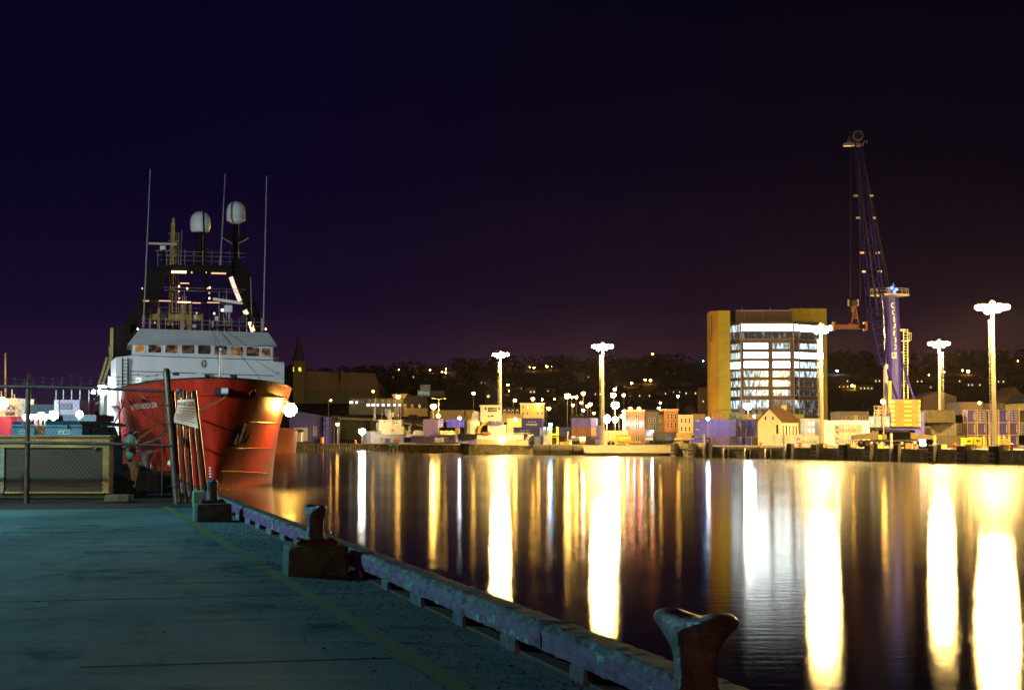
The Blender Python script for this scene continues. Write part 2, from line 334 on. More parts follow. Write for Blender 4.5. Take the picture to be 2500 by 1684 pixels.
# bollards
iron = M('painted_iron', (.24,.13,.13), .30, .35, var=.6, scale=7, bump=.7, bscale=30, dirt=(.05,.03,.025), dscale=5, damt=.45)
rust = M('rusty_iron', (.12,.045,.03), .6, .2, var=.5, scale=7, bump=.5, bscale=25)
blk = M('block_concrete', (.20,.19,.15), .85, var=.4, scale=4, bump=.8, bscale=14, dirt=(.07,.06,.04), dscale=1.6)
def bollard(a, b, label, s=1, turn=0, block=True, cat='bollard'):
    base = K(a, b); t = thing('mooring_bollard', label, cat, base, KR, 'kent mooring bollards along the quay'); m = WM[t]
    zb = .30*s
    if block:
        mb = MB(m); w = .31*s; rr = random.Random(b); c = .045*s
        ring = [(-w+c,-w),(w-c,-w),(w,-w+c),(w,w-c),(w-c,w),(-w+c,w),(-w,w-c),(-w,-w+c)]
        lv = [(0,1.0),(.5,.985),(.86,.97),(.97,.94),(1,.88)]
        vs = [(x*q*(1+rr.uniform(-.012,.012)), y*q*(1+rr.uniform(-.012,.012)), h*zb) for h, q in lv for x, y in ring]
        fs = [tuple(reversed(range(8))), tuple(range(32,40))]+[(k*8+i,k*8+(i+1)%8,k*8+8+(i+1)%8,k*8+8+i) for k in range(4) for i in range(8)]
        mb.add(vs, fs).build('concrete_block', blk, t)
    mb = MB(m).cbox(-.21*s, .21*s, -.15*s, .15*s, zb, zb+.055*s, .022*s); mb.build('base_plate', rust, t)
    for x in (-.16,.16):
        for y in (-.1,.1): MB(m).lathe((x*s,y*s,zb+.055*s), [(.022*s,0),(.022*s,.012*s),(.012*s,.018*s)], 6).build('bolt', rust, t)
    H = .37*s; z0 = zb+.05*s
    prof = [(0,.105,.105),(.05,.092,.092),(.14,.086,.086),(.20,.090,.086),(.245,.112,.090),(.285,.152,.094),(.32,.190,.096),(.35,.214,.093),(.375,.220,.085),(.392,.208,.068),(.400,.17,.046),(.402,.10,.022),(.402,.01,.004)]
    n = 24; vs = []
    for (z, ax, ay) in prof:
        for i in range(n):
            th = 2*pi*i/n; y = ax*cos(th); x = ay*sin(th)
            q = min(1,abs(y)/.2); up = sstep(.2,.38,z)*(.052*q**1.6-.034*max(0,q-.72)/.28)-z*.11
            x, y = x*cos(turn)-y*sin(turn), x*sin(turn)+y*cos(turn)
            vs.append((x*s, y*s, z0+(z-.022*sstep(.25,.4,z)+up)*s))
    fs = [(k*n+i,k*n+(i+1)%n,(k+1)*n+(i+1)%n,(k+1)*n+i) for k in range(len(prof)-1) for i in range(n)]+[tuple(range((len(prof)-1)*n,len(prof)*n))]
    MB(m).add(vs, fs).build('post', iron, t, smooth=True, sub=1)
    return t
def KA(x, Y):  # kerb coordinates of a world point
    q = KM.inverted() @ Vector((x, Y, 0)); return q.x, q.y
a, b = KA(.735, 6.62); bollard(a, b, 'big iron bollard with shiny saddle top closest to the camera, base out of view', 1, radians(27))
a, b = KA(-2.03, 17.0); bollard(a, b, 'iron bollard on its own square concrete block halfway along the yellow line', 1, radians(14))
a, b = KA(-5.05, 27.7); bollard(a, b, 'iron bollard on a concrete block beside the leaning fence pipes')
a, b = KA(-10.25, 46); bollard(a, b, 'dark bulky bollard seen through the chain link fence before the red hull', 1.5, radians(40))
# pale barrier blocks behind the fence
pale = M('pale_green_concrete', (.46,.50,.26), .8, var=.4, scale=3, bump=.5, bscale=10, dirt=(.16,.18,.09), dscale=1.5)
def barrier(p0, p1, w, h, label):
    d = (Vector(p1)-Vector(p0)); L = d.length; rz = math.atan2(d.y, d.x); t = thing('barrier_block', label, 'barrier', (*p0, ZN), rz, 'pale green barrier blocks by the bollard'); m = WM[t]
    mb = MB(m); mb.add([(0,-w/2,0),(L,-w/2,0),(L,w/2,0),(0,w/2,0),(0,-w*.36,h*.8),(L,-w*.36,h*.8),(L,w*.36,h*.8),(0,w*.36,h*.8),(.05,-w*.22,h),(L-.05,-w*.22,h),(L-.05,w*.22,h),(.05,w*.22,h)],
        [(3,2,1,0),(0,1,5,4),(1,2,6,5),(2,3,7,6),(3,0,4,7),(4,5,9,8),(5,6,10,9),(6,7,11,10),(7,4,8,11),(8,9,10,11)]); mb.build('block', pale, t)
    for k in (.25,.72): MB(m).tube((L*k,-.03,h-.02),(L*k+.12,-.03,h-.02),.02,6).build('lifting_loop', rust, t)
barrier(GP(352,1199), (XP(428,44), 44), .55, .52, 'pale green barrier block with gnawed edge nearer the fence end post')
barrier((XP(298,43), 43), (XP(355,49.5), 49.5), .6, .72, 'pale green barrier block behind the dark skip and bollard')
t = thing('footing_block', 'low mossy concrete footing at the foot of the leaning pipes', 'block', (XP(487,33.4), 33.4, ZN), .2); MB(WM[t]).cbox(-.13,.14,-.15,.2,0,.33,.03).build('block', pale, t); MB(WM[t]).cbox(.16,.36,-.02,.2,0,.28,.02).build('timber_end', kp, t)
# ================================================================ FENCE
FY = 35.6; galv = M('galvanised_steel', (.085,.088,.09), .45, .7, var=.35, scale=6); galvd = M('dark_steel', (.055,.055,.06), .5, .5, var=.4, scale=5, dirt=(.10,.05,.03), dscale=3, damt=.35)
fx0, fx1 = -15.2, XP(410, FY); zt = ZP(950, FY)
fence = thing('chain_link_fence', 'tall chain link fence topped with barbed wire across the quay', 'fence', (fx0, FY, ZN))
MB().tube((XP(67,FY),FY,ZN-.1),(XP(67,FY),FY,ZP(935,FY)),.055,10).tube((XP(67,FY),FY,ZP(935,FY)),(XP(72,FY),FY-.1,ZP(911,FY)),.03,6).build('post', galvd, fence)
MB().tube((XP(67,FY)-3.1,FY,ZN-.1),(XP(67,FY)-3.1,FY,ZP(935,FY)),.055,10).build('post', galvd, fence)
MB().tube((XP(435,FY),FY,ZN-.1),(XP(404.5,FY),FY,ZP(907,FY)),.078,12).dome((XP(404.5,FY),FY,ZP(907,FY)),.08,10,3).build('end_post', galv, fence)
MB().path([(fx0,FY-.06,ZP(942,FY)),(XP(67,FY),FY-.06,ZP(944,FY)),(XP(240,FY),FY-.06,ZP(948.5,FY)),(XP(396,FY),FY-.06,ZP(955,FY))],.034,8).build('top_rail', galvd, fence)
MB().path([(fx0,FY-.06,ZP(1080,FY)),(XP(67,FY),FY-.06,ZP(1080,FY)),(XP(260,FY),FY-.06,ZP(1083,FY)),(XP(420,FY),FY-.06,ZP(1087.5,FY))],.036,8).build('mid_rail', galvd, fence)
for i, (yy, ye) in enumerate(((933,914),(938,927),(941,938))):
    pts = [Vector((lerp(XP(-150,FY), XP(404,FY), k/24), FY-.03*i, ZP(lerp(yy, ye, k/24), FY)+.05*sin(k*1.9+i)*.5)) for k in range(25)]
    mb = MB().path(pts, .006, 3)
    for p in pts: mb.tube(p+Vector((-.02,0,-.03)), p+Vector((.02,0,.03)), .004, 3).tube(p+Vector((.02,0,-.03)), p+Vector((-.02,0,.03)), .004, 3)
    mb.build('barbed_wire', galvd, fence)
mb = MB(); x0, x1, z0, z1 = fx0, XP(404,FY), ZN+.03, ZP(950,FY); pitch = .088
for sgn in (1,-1):
    c = -6
    while c < (x1-x0)+6:
        pts = []
        xa = x0+c; za = z0 if sgn > 0 else z1; xb = xa+(z1-z0)*.82; zb = z1 if sgn > 0 else z0
        if xb > x0 and xa < x1:
            k0 = max(0, (x0-xa)/(xb-xa)); k1 = min(1, (x1-xa)/(xb-xa))
            if k1 > k0: mb.tube((lerp(xa,xb,k0),FY+.004*sgn,lerp(za,zb,k0)),(lerp(xa,xb,k1),FY+.004*sgn,lerp(za,zb,k1)),.0034,3,caps=False)
        c += pitch
mb.build('chain_link_mesh', galv, fence, kind='stuff')
for z in (.35,.8,1.25,1.7,2.1):
    x = lerp(XP(435,FY), XP(405,FY), z/2.75); MB().lathe((x,FY,ZN+z), [(.088,-.02),(.092,0),(.088,.02)], 10).tube((x-.02,FY-.04,ZN+z),(x-.18,FY-.04,ZN+z),.01,4).build('clamp', galvd, fence)
MB().path([(XP(397,FY),FY-.02,ZN+.15),(XP(398,FY),FY-.02,ZP(952,FY))],.014,5).build('tension_bar', galvd, fence)
# pipes leaning on the end post
pm = M('scuffed_pipe', (.035,.034,.036), .30, .7, var=.5, scale=5, stretch=(1,1,.4), dirt=(.03,.018,.012), dscale=3)
for i, (xb, yb, xt, r) in enumerate(((441,1217,422,.04),(456,1221,436,.042),(472,1222,449,.05),(490,1206,463,.038),(506,1212,474,.052))):
    p0 = Vector((XP(xb,FY-.05+.06*i),FY-.05+.06*i,ZN)); p1 = P(xt, 954+i%2*3, FY+.15); d = (p1-p0)
    t = thing('steel_pipe', ('scuffed steel pipe leaning tightest against the fence end post','second leaning steel pipe from the fence end post','middle one of the five leaning steel pipes, thickest of the inner ones','thin leaning steel pipe just inside the outermost one','outermost leaning steel pipe ending beside the mossy footing')[i], 'pipe', p0, 0, 'steel pipes leaning at the fence end')
    mb = MB(); n = 10; q = d.normalized(); mb.tube(p0, p1, r, n, caps=False).tube(p1, p0, r*.8, n, caps=False); mb.tube(p1-q*.02,p1,r*1.03,n,caps=False); mb.build('tube', pm, t)
    MB().lathe(p0.lerp(p1,.02), [(r*1.12,-.03),(r*1.12,.03)], 8).build('collar', galvd, t)
# danger sign hung on the pipes
sg = M('sign_white', (.80,.76,.74), .5, var=.12, scale=3, dirt=(.4,.3,.22), dscale=2.5, damt=.3)
SY = FY-.32
sign = thing('danger_sign', 'warped white danger sign with red heading hung on leaning pipes', 'sign', P(452,1010,SY))
def sw(u, v):  # u 0..1 across, v 0..1 down; a bent sheet
    xl = lerp(433,425,sstep(.25,.8,v)); xr = lerp(474,484,v); yt = lerp(976,974,u); yb = lerp(1031,1046,max(0,u)**1.2)
    return P(lerp(xl,xr,u), lerp(yt,yb,v), SY-.03*sin(u*3+v*2)-.045*sin(v*4.2)*(1-u)+.02*v)
mb = MB(); n = 10; vs = [sw(i/n,j/n) for j in range(n+1) for i in range(n+1)]; b2 = [p+Vector((0,.006,0)) for p in vs]
fs = [(j*(n+1)+i,j*(n+1)+n+1+i,j*(n+1)+n+2+i,j*(n+1)+i+1) for j in range(n) for i in range(n)]
mb.add(vs, fs); mb.add(b2, [tuple(reversed(f)) for f in fs]); mb.build('board', sg, sign)
red = M('sign_red', (.22,.02,.015), .5); blacklet = M('sign_black', (.06,.03,.03), .5)
def ln(txt, v, h, mat, u0=.04, u1=.96):
    mb = MB(); raw = []; mb.text(txt, 1, lambda a, b: (a, 0, b), 'LEFT')
    xs = [p.x for p in mb.v]; mnx, mxx = min(xs), max(xs)
    mb.v = [sw(lerp(u0,u1,(p.x-mnx)/(mxx-mnx)), v-h*p.z)+Vector((0,-.008,0)) for p in mb.v]
    mb.build('lettering', mat, sign)
ln('ANGER', .25, .24, red, -.01, .97)
ln('Area under video surveillance', .47, .09, blacklet, .12); ln('beyond this point', .57, .09, blacklet, .3, .9)
ln('Zone sous surveillance', .74, .09, blacklet, .06, .8); ln('video au dela de ce point', .84, .09, blacklet, .1, .9)
for v in (.33,.62): 
    mb = MB(); 
    for i in range(8): mb.quad(*[sw(.04+.9*a/8, v+d)+Vector((0,-.008,0)) for a, d in ((i,0),(i,.02),(i+1,.02),(i+1,0))])
    mb.build('rule_line', blacklet, sign)
t = thing('green_strap', 'green and blue strap hung over the pipe tops above the sign', 'strap', P(438,955,FY-.1))
MB().path([P(432,953,FY-.12),P(437,949,FY-.16),P(442,954,FY-.12),P(441,964,FY-.12),P(437,974,FY-.15)],.028,6).build('webbing', M('green_webbing',(.07,.16,.06),.7), t)
MB().path([P(433,956,FY-.17),P(438,951,FY-.2),P(443,957,FY-.17)],.022,6).build('blue_loop', M('blue_webbing',(.03,.08,.35),.6), t)
t = thing('junction_box', 'small black box clipped between the leaning pipes under the sign', 'box', P(458,1083,FY)); MB().cbox(P(453,0,FY).x,P(464,0,FY).x,FY-.1,FY+.02,ZP(1087,FY),ZP(1068,FY),.02).build('case', M('black_plastic',(.012,.014,.012),.5), t); MB().path([P(457,1070,FY-.04),P(454,1056,FY-.04),P(459,1046,FY-.02)],.022,6).build('cable', M('olive_cable',(.15,.13,.04),.6), t)
t = thing('mooring_buoy', 'small white ball float hanging behind the fence end post', 'buoy', P(418,1131,FY+1)); MB().ball(P(417,1131,FY+1),.075,12,8,sz=1.15).build('ball', M('white_plastic',(.7,.7,.66),.4), t, smooth=True); MB().path([P(419,1139,FY+1),P(420,1160,FY+1),P(419,1183,FY+1)],.012,5).build('line', galvd, t)
t = thing('fender_float', 'white sausage shaped fender slung on ropes before the red hull', 'fender', P(318,1090,52))
c = P(318,1090,52); MB().lathe(c, [(.03,-.42),(.1,-.38),(.19,-.24),(.215,0),(.19,.24),(.1,.38),(.03,.42)], 14).build('body', M('fender_vinyl',(.62,.66,.56),.5,dirt=(.25,.28,.2),dscale=3), t, smooth=True)
for q in (-1,1): MB().lathe(c+Vector((0,0,q*.43)), [(.07,-.05),(.075,.0),(.03,.05)], 8).build('end_cap', M('black_rubber',(.012,.012,.013),.6), t)
# ================================================================ behind the fence: bin, skip, dumpsters
ply = M('plywood', (.06,.038,.024), .75, var=.45, scale=1.4, stretch=(.5,1,5), bump=.3, bscale=8, dirt=(.05,.035,.025), dscale=1.2)
ylum = M('yellow_lumber', (.50,.33,.09), .7, var=.4, scale=2.5, stretch=(.6,1,3), dirt=(.17,.11,.04), dscale=1.6)
gl = M('grey_lumber', (.26,.23,.20), .75, var=.3, scale=3, stretch=(.4,1,4))
BY = 38.2
bin_ = thing('plywood_bin', 'long plywood storage bin with yellow framing behind the fence', 'bin', (XP(135,BY),BY,ZN))
xa, xb = XP(-90,BY), XP(268,BY); zz0, zz1 = ZP(1204,BY), ZP(1066,BY)
for a, b in ((-88,10),(14,250)): MB().box(XP(a,BY),XP(b,BY),BY+.02,BY+.05,ZP(1199,BY),ZP(1096,BY)).build('plywood_panel', ply, bin_)
MB().box(XP(252,BY),XP(267,BY),BY-.03,BY+.06,ZP(1204,BY),ZP(1093,BY)).build('corner_post', ylum, bin_)
MB().box(XP(2,BY),XP(12,BY),BY-.03,BY+.055,ZP(1203,BY),ZP(1093,BY)).build('post', gl, bin_)
MB().box(xa,xb,BY-.035,BY+.06,ZP(1092.5,BY),zz1-.002).build('top_rail', ylum, bin_)
MB().box(XP(14,BY),XP(251.5,BY),BY-.01,BY+.055,ZP(1204,BY),ZP(1199.5,BY)).build('bottom_rail', ylum, bin_)
MB().box(xa-.1,XP(272,BY),BY-.12,BY+.5,zz1,ZP(1062,BY)).build('lid', gl, bin_)
MB().box(xa,xb-.01,BY+.07,BY+.42,ZN,zz1-.01).build('carcass', ply, bin_)
for a in (30,110,190): MB().box(XP(a,BY),XP(a+1.2,BY),BY+.012,BY+.02,ZP(1184,BY),ZP(1183,BY)).build('batten', gl, bin_)
MB().box(XP(14,BY),XP(250,BY),BY+.005,BY+.019,ZP(1185,BY),ZP(1182.6,BY)).build('batten', ply, bin_)
MB().box(XP(228,BY),XP(238,BY),BY-.06,BY-.036,ZP(1096,BY),ZP(1090,BY)).build('hasp', galv, bin_)
blackp = M('black_skip_paint', (.005,.005,.0055), .8, var=.5, scale=2, spec=.1)
SKY = 41.5
sk = thing('dark_skip', 'black steel waste skip with sloping end between bin and red ship', 'skip', (XP(250,SKY),SKY,ZN))
def PZ(pts, Y): return [(XP(x,Y), ZP(y,Y)) for x, y in pts]
sb_ = MB().prismy(list(reversed(PZ([(200,1198),(296,1198),(300,1155),(300,1092),(281,1042),(200,1036)],SKY))), SKY, SKY+.9)
for p in sb_.v:
    if p.y > SKY+.5: p.x -= .55*max(0,min(1,(p.x+11)/1.2))
sb_.build('body', blackp, sk)
MB().prismy(list(reversed(PZ([(197,1036),(284,1041),(286,1035),(240,1028),(197,1030)],SKY))), SKY-.08, SKY+.95).build('rim', blackp, sk)
for q in (215,262): MB().box(XP(q,SKY),XP(q+5,SKY),SKY-.06,SKY,ZP(1190,SKY),ZP(1045,SKY)).build('rib', blackp, sk)
bd = M('blue_dumpster_paint', (.10,.27,.40), .5, var=.35, scale=2, dirt=(.04,.03,.03), dscale=1.5, damt=.35); stick = M('white_sticker', (.62,.72,.72), .5)
DY = 44.5
def dumpster(x0, x1, yt, yb, label, sx0, sx1):
    t = thing('dumpster', label, 'dumpster', (XP((x0+x1)/2,DY),DY,ZN), 0, 'blue dumpsters behind the bin')
    MB().prismy(list(reversed(PZ([(x0+6,1190),(x1-4,1190),(x1,yb),(x0,yb)],DY))), DY, DY+1.5).build('body', bd, t)
    MB().prismy(list(reversed(PZ([(x0-2,yb),(x1+1,yb),(x1+1,yb-3),(x0-2,yb-3)],DY))), DY-.08, DY+1.55).build('rim', bd, t)
    for k in range(2): MB().hexa([P(x0+k*(x1-x0)/2+1,yb-3.2,DY),P(x0+(k+1)*(x1-x0)/2-1,yb-3.2,DY),P(x0+(k+1)*(x1-x0)/2-1,yt+2,DY+1.45),P(x0+k*(x1-x0)/2+1,yt+2,DY+1.45)],[P(x0+k*(x1-x0)/2+1,yb-5,DY),P(x0+(k+1)*(x1-x0)/2-1,yb-5,DY),P(x0+(k+1)*(x1-x0)/2-1,yt,DY+1.45),P(x0+k*(x1-x0)/2+1,yt,DY+1.45)]).build('lid', bd, t)
    MB().box(XP(sx0,DY),XP(sx1,DY),DY-.02,DY-.004,ZP(1060,DY),ZP(1050,DY)).build('sticker', stick, t)
    mb = MB(); a, b = XP(sx0,DY), XP(sx1,DY); w = (b-a); z0, z1 = ZP(1060,DY), ZP(1050,DY)
    mb.bar((a+w*.1,DY-.024,z0+.02),(a+w*.4,DY-.024,z1-.02),.006,.014).bar((a+w*.1,DY-.024,z1-.02),(a+w*.4,DY-.024,z0+.02),.006,.014)
    for q in (.3,.6): mb.box(a+w*.5,a+w*.9,DY-.026,DY-.021,lerp(z0,z1,q),lerp(z0,z1,q)+.02)
    mb.build('printed_mark', blackp, t); MB().path([P(x0+(x1-x0)*.6,1046,DY-.1),P(x0+(x1-x0)*.6,1034,DY-.15)],.02,6).build('lift_bar', blackp, t)
dumpster(110,204,1027,1042,'wide blue dumpster with square white sticker behind the bin',143,170)
dumpster(29,84,1029,1041,'narrower blue dumpster with small white sticker near the red hull',46,61)
t = thing('rubble_heap', 'dark heap of rope and rubble at the foot of the black skip', 'heap', (XP(300,40),40,ZN)); rg = random.Random(5); mb = MB()
for i in range(70):
    x = rg.gauss(0,.26); r = rg.uniform(.04,.12); z = max(0, .5-abs(x)*.8)*rg.random(); mb.ball((XP(284,40)+x,40+rg.uniform(-.3,.3),ZN+z+r*.4),r,6,4,rg.uniform(.7,1.4),1,rg.uniform(.5,1))
mb.build('debris', M('dark_rubble',(.004,.003,.002),.9,var=.5,scale=6), t, kind='stuff')
t = thing('stone_slab', 'grey stone slab lying under the fence by the rubble', 'slab', (XP(293,36.4),36.4,ZN)); MB(WM[t]).cbox(-.28,.26,-.2,.3,0,.14,.02).build('slab', blk, t)
# ================================================================ WATER
def water_mat():
    m, t, b, l = newmat('harbour_water'); N = t.nodes.new
    t.nodes.remove(b); gb = N('ShaderNodeBsdfGlossy'); gb.distribution = 'BECKMANN'; df = N('ShaderNodeBsdfDiffuse'); df.inputs[0].default_value = (.003,.004,.008,1); fz = N('ShaderNodeFresnel'); fz.inputs[0].default_value = 1.33; gg = N('ShaderNodeBsdfGlossy'); gg.distribution = 'GGX'; gg.inputs['Roughness'].default_value = .25; ms = N('ShaderNodeMixShader'); l(fz.outputs[0], ms.inputs[0]); l(df.outputs[0], ms.inputs[1]); wz = N('ShaderNodeMixShader'); l(gb.outputs[0], wz.inputs[1]); l(gg.outputs[0], wz.inputs[2]); l(wz.outputs[0], ms.inputs[2]); l(ms.outputs[0], t.nodes['Material Output'].inputs[0])
    c = N('ShaderNodeTexCoord')
    def noise(s, d, r, st):
        mp = N('ShaderNodeMapping'); mp.inputs['Scale'].default_value = st; l(c.outputs['Object'], mp.inputs[0])
        n = N('ShaderNodeTexNoise'); n.inputs['Scale'].default_value = s; n.inputs['Detail'].default_value = d; n.inputs['Roughness'].default_value = r; l(mp.outputs[0], n.inputs['Vector']); return n.outputs[0]
    # a breeze ruffles the fairway beyond the slip; the water in the lee of the quay is smoother
    sp_ = N('ShaderNodeSeparateXYZ'); l(c.outputs['Object'], sp_.inputs[0]); ns_ = N('ShaderNodeMath'); ns_.operation = 'MULTIPLY_ADD'; l(noise(.05, 3, .5, (.25,1,1)), ns_.inputs[0]); ns_.inputs[1].default_value = 70; l(sp_.outputs['Y'], ns_.inputs[2])
    wr = N('ShaderNodeMapRange'); wr.interpolation_type = 'SMOOTHSTEP'; l(ns_.outputs[0], wr.inputs[0]); wr.inputs[1].default_value = 80; wr.inputs[2].default_value = 170; wr.inputs[3].default_value = .0; wr.inputs[4].default_value = .22; l(wr.outputs[0], wz.inputs[0])
    mr = N('ShaderNodeMapRange'); l(noise(.03, 4, .55, (.35,1.3,1)), mr.inputs[0]); mr.inputs[1].default_value = .38; mr.inputs[2].default_value = .62; mr.inputs[3].default_value = WR0; mr.inputs[4].default_value = WR1
    l(mr.outputs[0], gb.inputs['Roughness'])
    bp = N('ShaderNodeBump'); bp.inputs['Strength'].default_value = WB; bp.inputs['Distance'].default_value = .05
    l(noise(1.4, 5, .6, (.5,1.3,1)), bp.inputs['Height']); l(bp.outputs[0], gb.inputs['Normal']); return m
WR0, WR1, WB = .098, .128, .11
wat = MB().quad((-950,-60,0),(950,-60,0),(950,1750,0),(-950,1750,0)).build('water', water_mat(), kind='structure')
MB().quad((-950,-60,-8),(950,-60,-8),(950,1750,-8),(-950,1750,-8)).build('seabed', M('mud',(.02,.02,.015),.9), kind='structure')
# ================================================================ SHIP
SR = atan(.245); SO = P(522,1068,139.5); SO.z = 0; SM = mat_at(SO, SR); SI = SM.inverted()
def L(px, py, s):
    o = SI @ Vector((0,0,CZ)); d = (SI.to_3x3() @ (P(px,py,100)-Vector((0,0,CZ)))); k = (s-o.y)/d.y; q = o+d*k; return q.x, q.z
def LP(px, py, s): x, z = L(px,py,s); return Vector((x, s, z))
hullred = M('red_hull_paint', (.47,.026,.006), .45, var=.3, scale=.5, stretch=(1,1,.14), dirt=(.17,.016,.006), dscale=1.3, damt=.44, bump=.2, bscale=2)
swhite = M('ship_white', (.66,.70,.70), .45, var=.10, scale=.5, dirt=(.42,.40,.36), dscale=.45, damt=.30, stretch=(1,1,.35))
sblack = M('ship_black', (.006,.006,.0065), .6, var=.5, scale=1.5, dirt=(.016,.009,.007), dscale=.8, spec=.08)
syel = M('ship_yellow', (.42,.32,.03), .5, var=.3, scale=1.5, dirt=(.2,.14,.03), dscale=1)
dtrim = M('dark_trim', (.015,.018,.02), .5); steel = M('ship_steel', (.30,.32,.32), .45, .3, var=.3, scale=3)
ship = thing('research_vessel', 'red hulled research ship with white wheelhouse moored bow towards the quay', 'ship', SO, SR)
SL = 60
def rail(s): return max(8.55, 9.45-.045*s)
def hull(s, z, side, scale=1):
    f = max(0, min(1.05, z/9)); g = f**1.15
    hd = 7.85*sin(pi/2*min(max(s,0)/13.5,1))**.56; hw = 7.15*sin(pi/2*min(max(s,0)/25,1))**.80
    if z < 0: hw *= 1+z*.12
    if s > 46: hd *= 1-.12*((s-46)/14)**2; hw *= 1-.3*((s-46)/14)**2
    return Vector((side*lerp(hw,hd,g), s-3.3*g*(1-sstep(0,17,s)), z))
def weld(mb):
    key = {}; mp = []; nv = []
    for p in mb.v:
        k = (round(p.x,2),round(p.y,2),round(p.z,2))
        if k not in key: key[k] = len(nv); nv.append(p)
        mp.append(key[k])
    mb.v = nv; F2 = []
    for f in mb.f:
        g = []
        for i in f:
            if mp[i] not in g: g.append(mp[i])
        if len(g) > 2: F2.append(g)
    mb.f = F2; mb.mi = [0]*len(F2); return mb
def hull_mesh(m, zs=(-1.5,-.6,0,.5,1.2,2,3,4,5,6,7,8,9), rl=rail, k=1):
    mb = MB(m); ss = [0,.15,.4,.8,1.3,2,2.8,3.8,5,6.5,8,10,12,14,17,20,24,28,34,40,46,52,56,60]; n = len(zs)
    for side in (-1,1):
        vs = []
        for s in ss:
            for z in zs: vs.append(hull(s, z if z <= 8 else rl(s) if z == 9 else z, side)*k)
        fs = []
        for i in range(len(ss)-1):
            for j in range(n-1):
                q = (i*n+j,(i+1)*n+j,(i+1)*n+j+1,i*n+j+1); fs.append(q if side > 0 else tuple(reversed(q)))
        mb.add(vs, fs)
    tr = [hull(60, z if z < 9 else rl(60), sd)*k for sd, zz in ((-1,zs),(1,tuple(reversed(zs)))) for z in zz]; mb.add(tr, [tuple(range(len(tr)))]); return weld(mb)
hull_mesh(SM).build('hull', hullred, ship, smooth=True)
mb = MB(SM); pts = [hull(s, rail(s), 1) for s in (60,52,46,40,34,28,24,20,17,14,12,10,8,6.5,5,3.8,2.8,2,1.3,.8,.4,.1)]; pts = pts+[Vector((-p.x,p.y,p.z)) for p in reversed(pts)]
mb.path(pts, .075, 6).build('cap_rail', dtrim, ship)
mb = MB(SM); pr = [p*1 for p in pts]; mb.add([(p.x*.97,p.y+.3,8.0) for p in pr], [tuple(range(len(pr)))]).build('foredeck', M('deck_green',(.05,.09,.06),.7), ship)
mb = MB(SM); bt = M('boot_top', (.05,.018,.012), .6)
for side in (-1,1):
    q = [(hull(s,-.4,side)*1.004, hull(s,.16,side)*1.004) for s in (0,.4,1.3,2.8,5,8,12,17,24,34,46)]
    for (a,b),(c,d) in zip(q,q[1:]): mb.quad(a,c,d,b)
mb.build('boot_topping', bt, ship)
def s_at(px, z, side, py=None):
    best = None
    for i in range(600):
        s = .05+i*.07; p = SM @ hull(s,z,side); q = 1250+4000*p.x/p.y*1.0016
        if best is None or abs(q-px) < best[0]: best = (abs(q-px), s)
    return best[1]
def hp(px, py, side, out=.05):  # point on the hull seen at a pixel
    s = 6
    for _ in range(6):
        p = SM @ hull(s, 5, side); z = ZP(py, p.y); s = s_at(px, z, side); p = SM @ hull(s, z, side); z = ZP(py, p.y)
    h = hull(s,z,side); n = (hull(s+.3,z,side)-hull(s-.3,z,side)).cross(hull(s,z+.3,side)-hull(s,z-.3,side)).normalized()
    if n.x*side < 0: n = -n
    return h+n*out, n, s, z
# name on the bow flare
mb = MB(); mb.text('ALFRED NEEDLER', 1, lambda a, b: (a, 0, b), 'LEFT'); mxx = max(p.x for p in mb.v)
_, _, sa, za = hp(323, 1001, -1); _, _, sb, zb = hp(388, 994, -1)
vs = []
for p in mb.v:
    u = p.x/mxx; s = lerp(sa,sb,u); z = lerp(za,zb,u)+p.z*.62; h = hull(s,z,-1); vs.append(SM @ (h+Vector((-.13,-.10,0))))
mb.v = vs; mb.build('lettering', M('name_white',(.72,.72,.66),.5), ship)
for (px, py, w, h, sd) in ((299,983,.42,.34,-1),(322,982,.62,.34,-1),(353,978,.8,.34,-1),(614,962,.42,.42,1),(666,986,.5,.3,1)):
    p, n, s, z = hp(px, py, sd, .03); t_ = (hull(s+.3,z,sd)-hull(s-.3,z,sd)).normalized(); u_ = n.cross(t_)
    mb = MB(SM); k = 14; mb.add([p+n*.05]+[p+n*.05+t_*w*cos(2*pi*i/k)+u_*h*sin(2*pi*i/k) for i in range(k)], [(0,1+i,1+(i+1)%k) for i in range(k)]+[(0,1+(i+1)%k,1+i) for i in range(k)])
    fl = mb.build('fairlead', dtrim, ship); mb = MB(SM); mb.path([p+n*.06+t_*w*cos(2*pi*i/k)+u_*h*sin(2*pi*i/k) for i in range(k+1)], .06, 5).build('rim', hullred, fl)
# anchor in its pocket, bow roller with the mooring line, draught marks, strakes
p, n, s, z = hp(582, 1072, 1, .1)
mb = MB(SM); k = 12; tt = (hull(s+.3,z,1)-hull(s-.3,z,1)).normalized(); u = n.cross(tt); u = u if u.z > 0 else -u
an = mb.tube(p-u*.1+n*.15, p+u*1.5+n*.1, .11, 8).tube(p-u*.2-tt*.75+n*.2, p-u*.2+tt*.75+n*.2, .13, 8).tube(p-u*.2-tt*.7+n*.2, p+u*.75-tt*.95+n*.3, .15, 6, .03).tube(p-u*.2+tt*.7+n*.2, p+u*.75+tt*.95+n*.3, .15, 6, .03).build('anchor', rust, ship)
mb = MB(SM); mb.add([p-n*.06]+[p-n*.06+tt*.95*cos(2*pi*i/k)+u*(.35+1.0*sin(2*pi*i/k)) for i in range(k)], [(0,1+i,1+(i+1)%k) for i in range(k)]+[(0,1+(i+1)%k,1+i) for i in range(k)]).build('anchor_pocket', dtrim, ship)
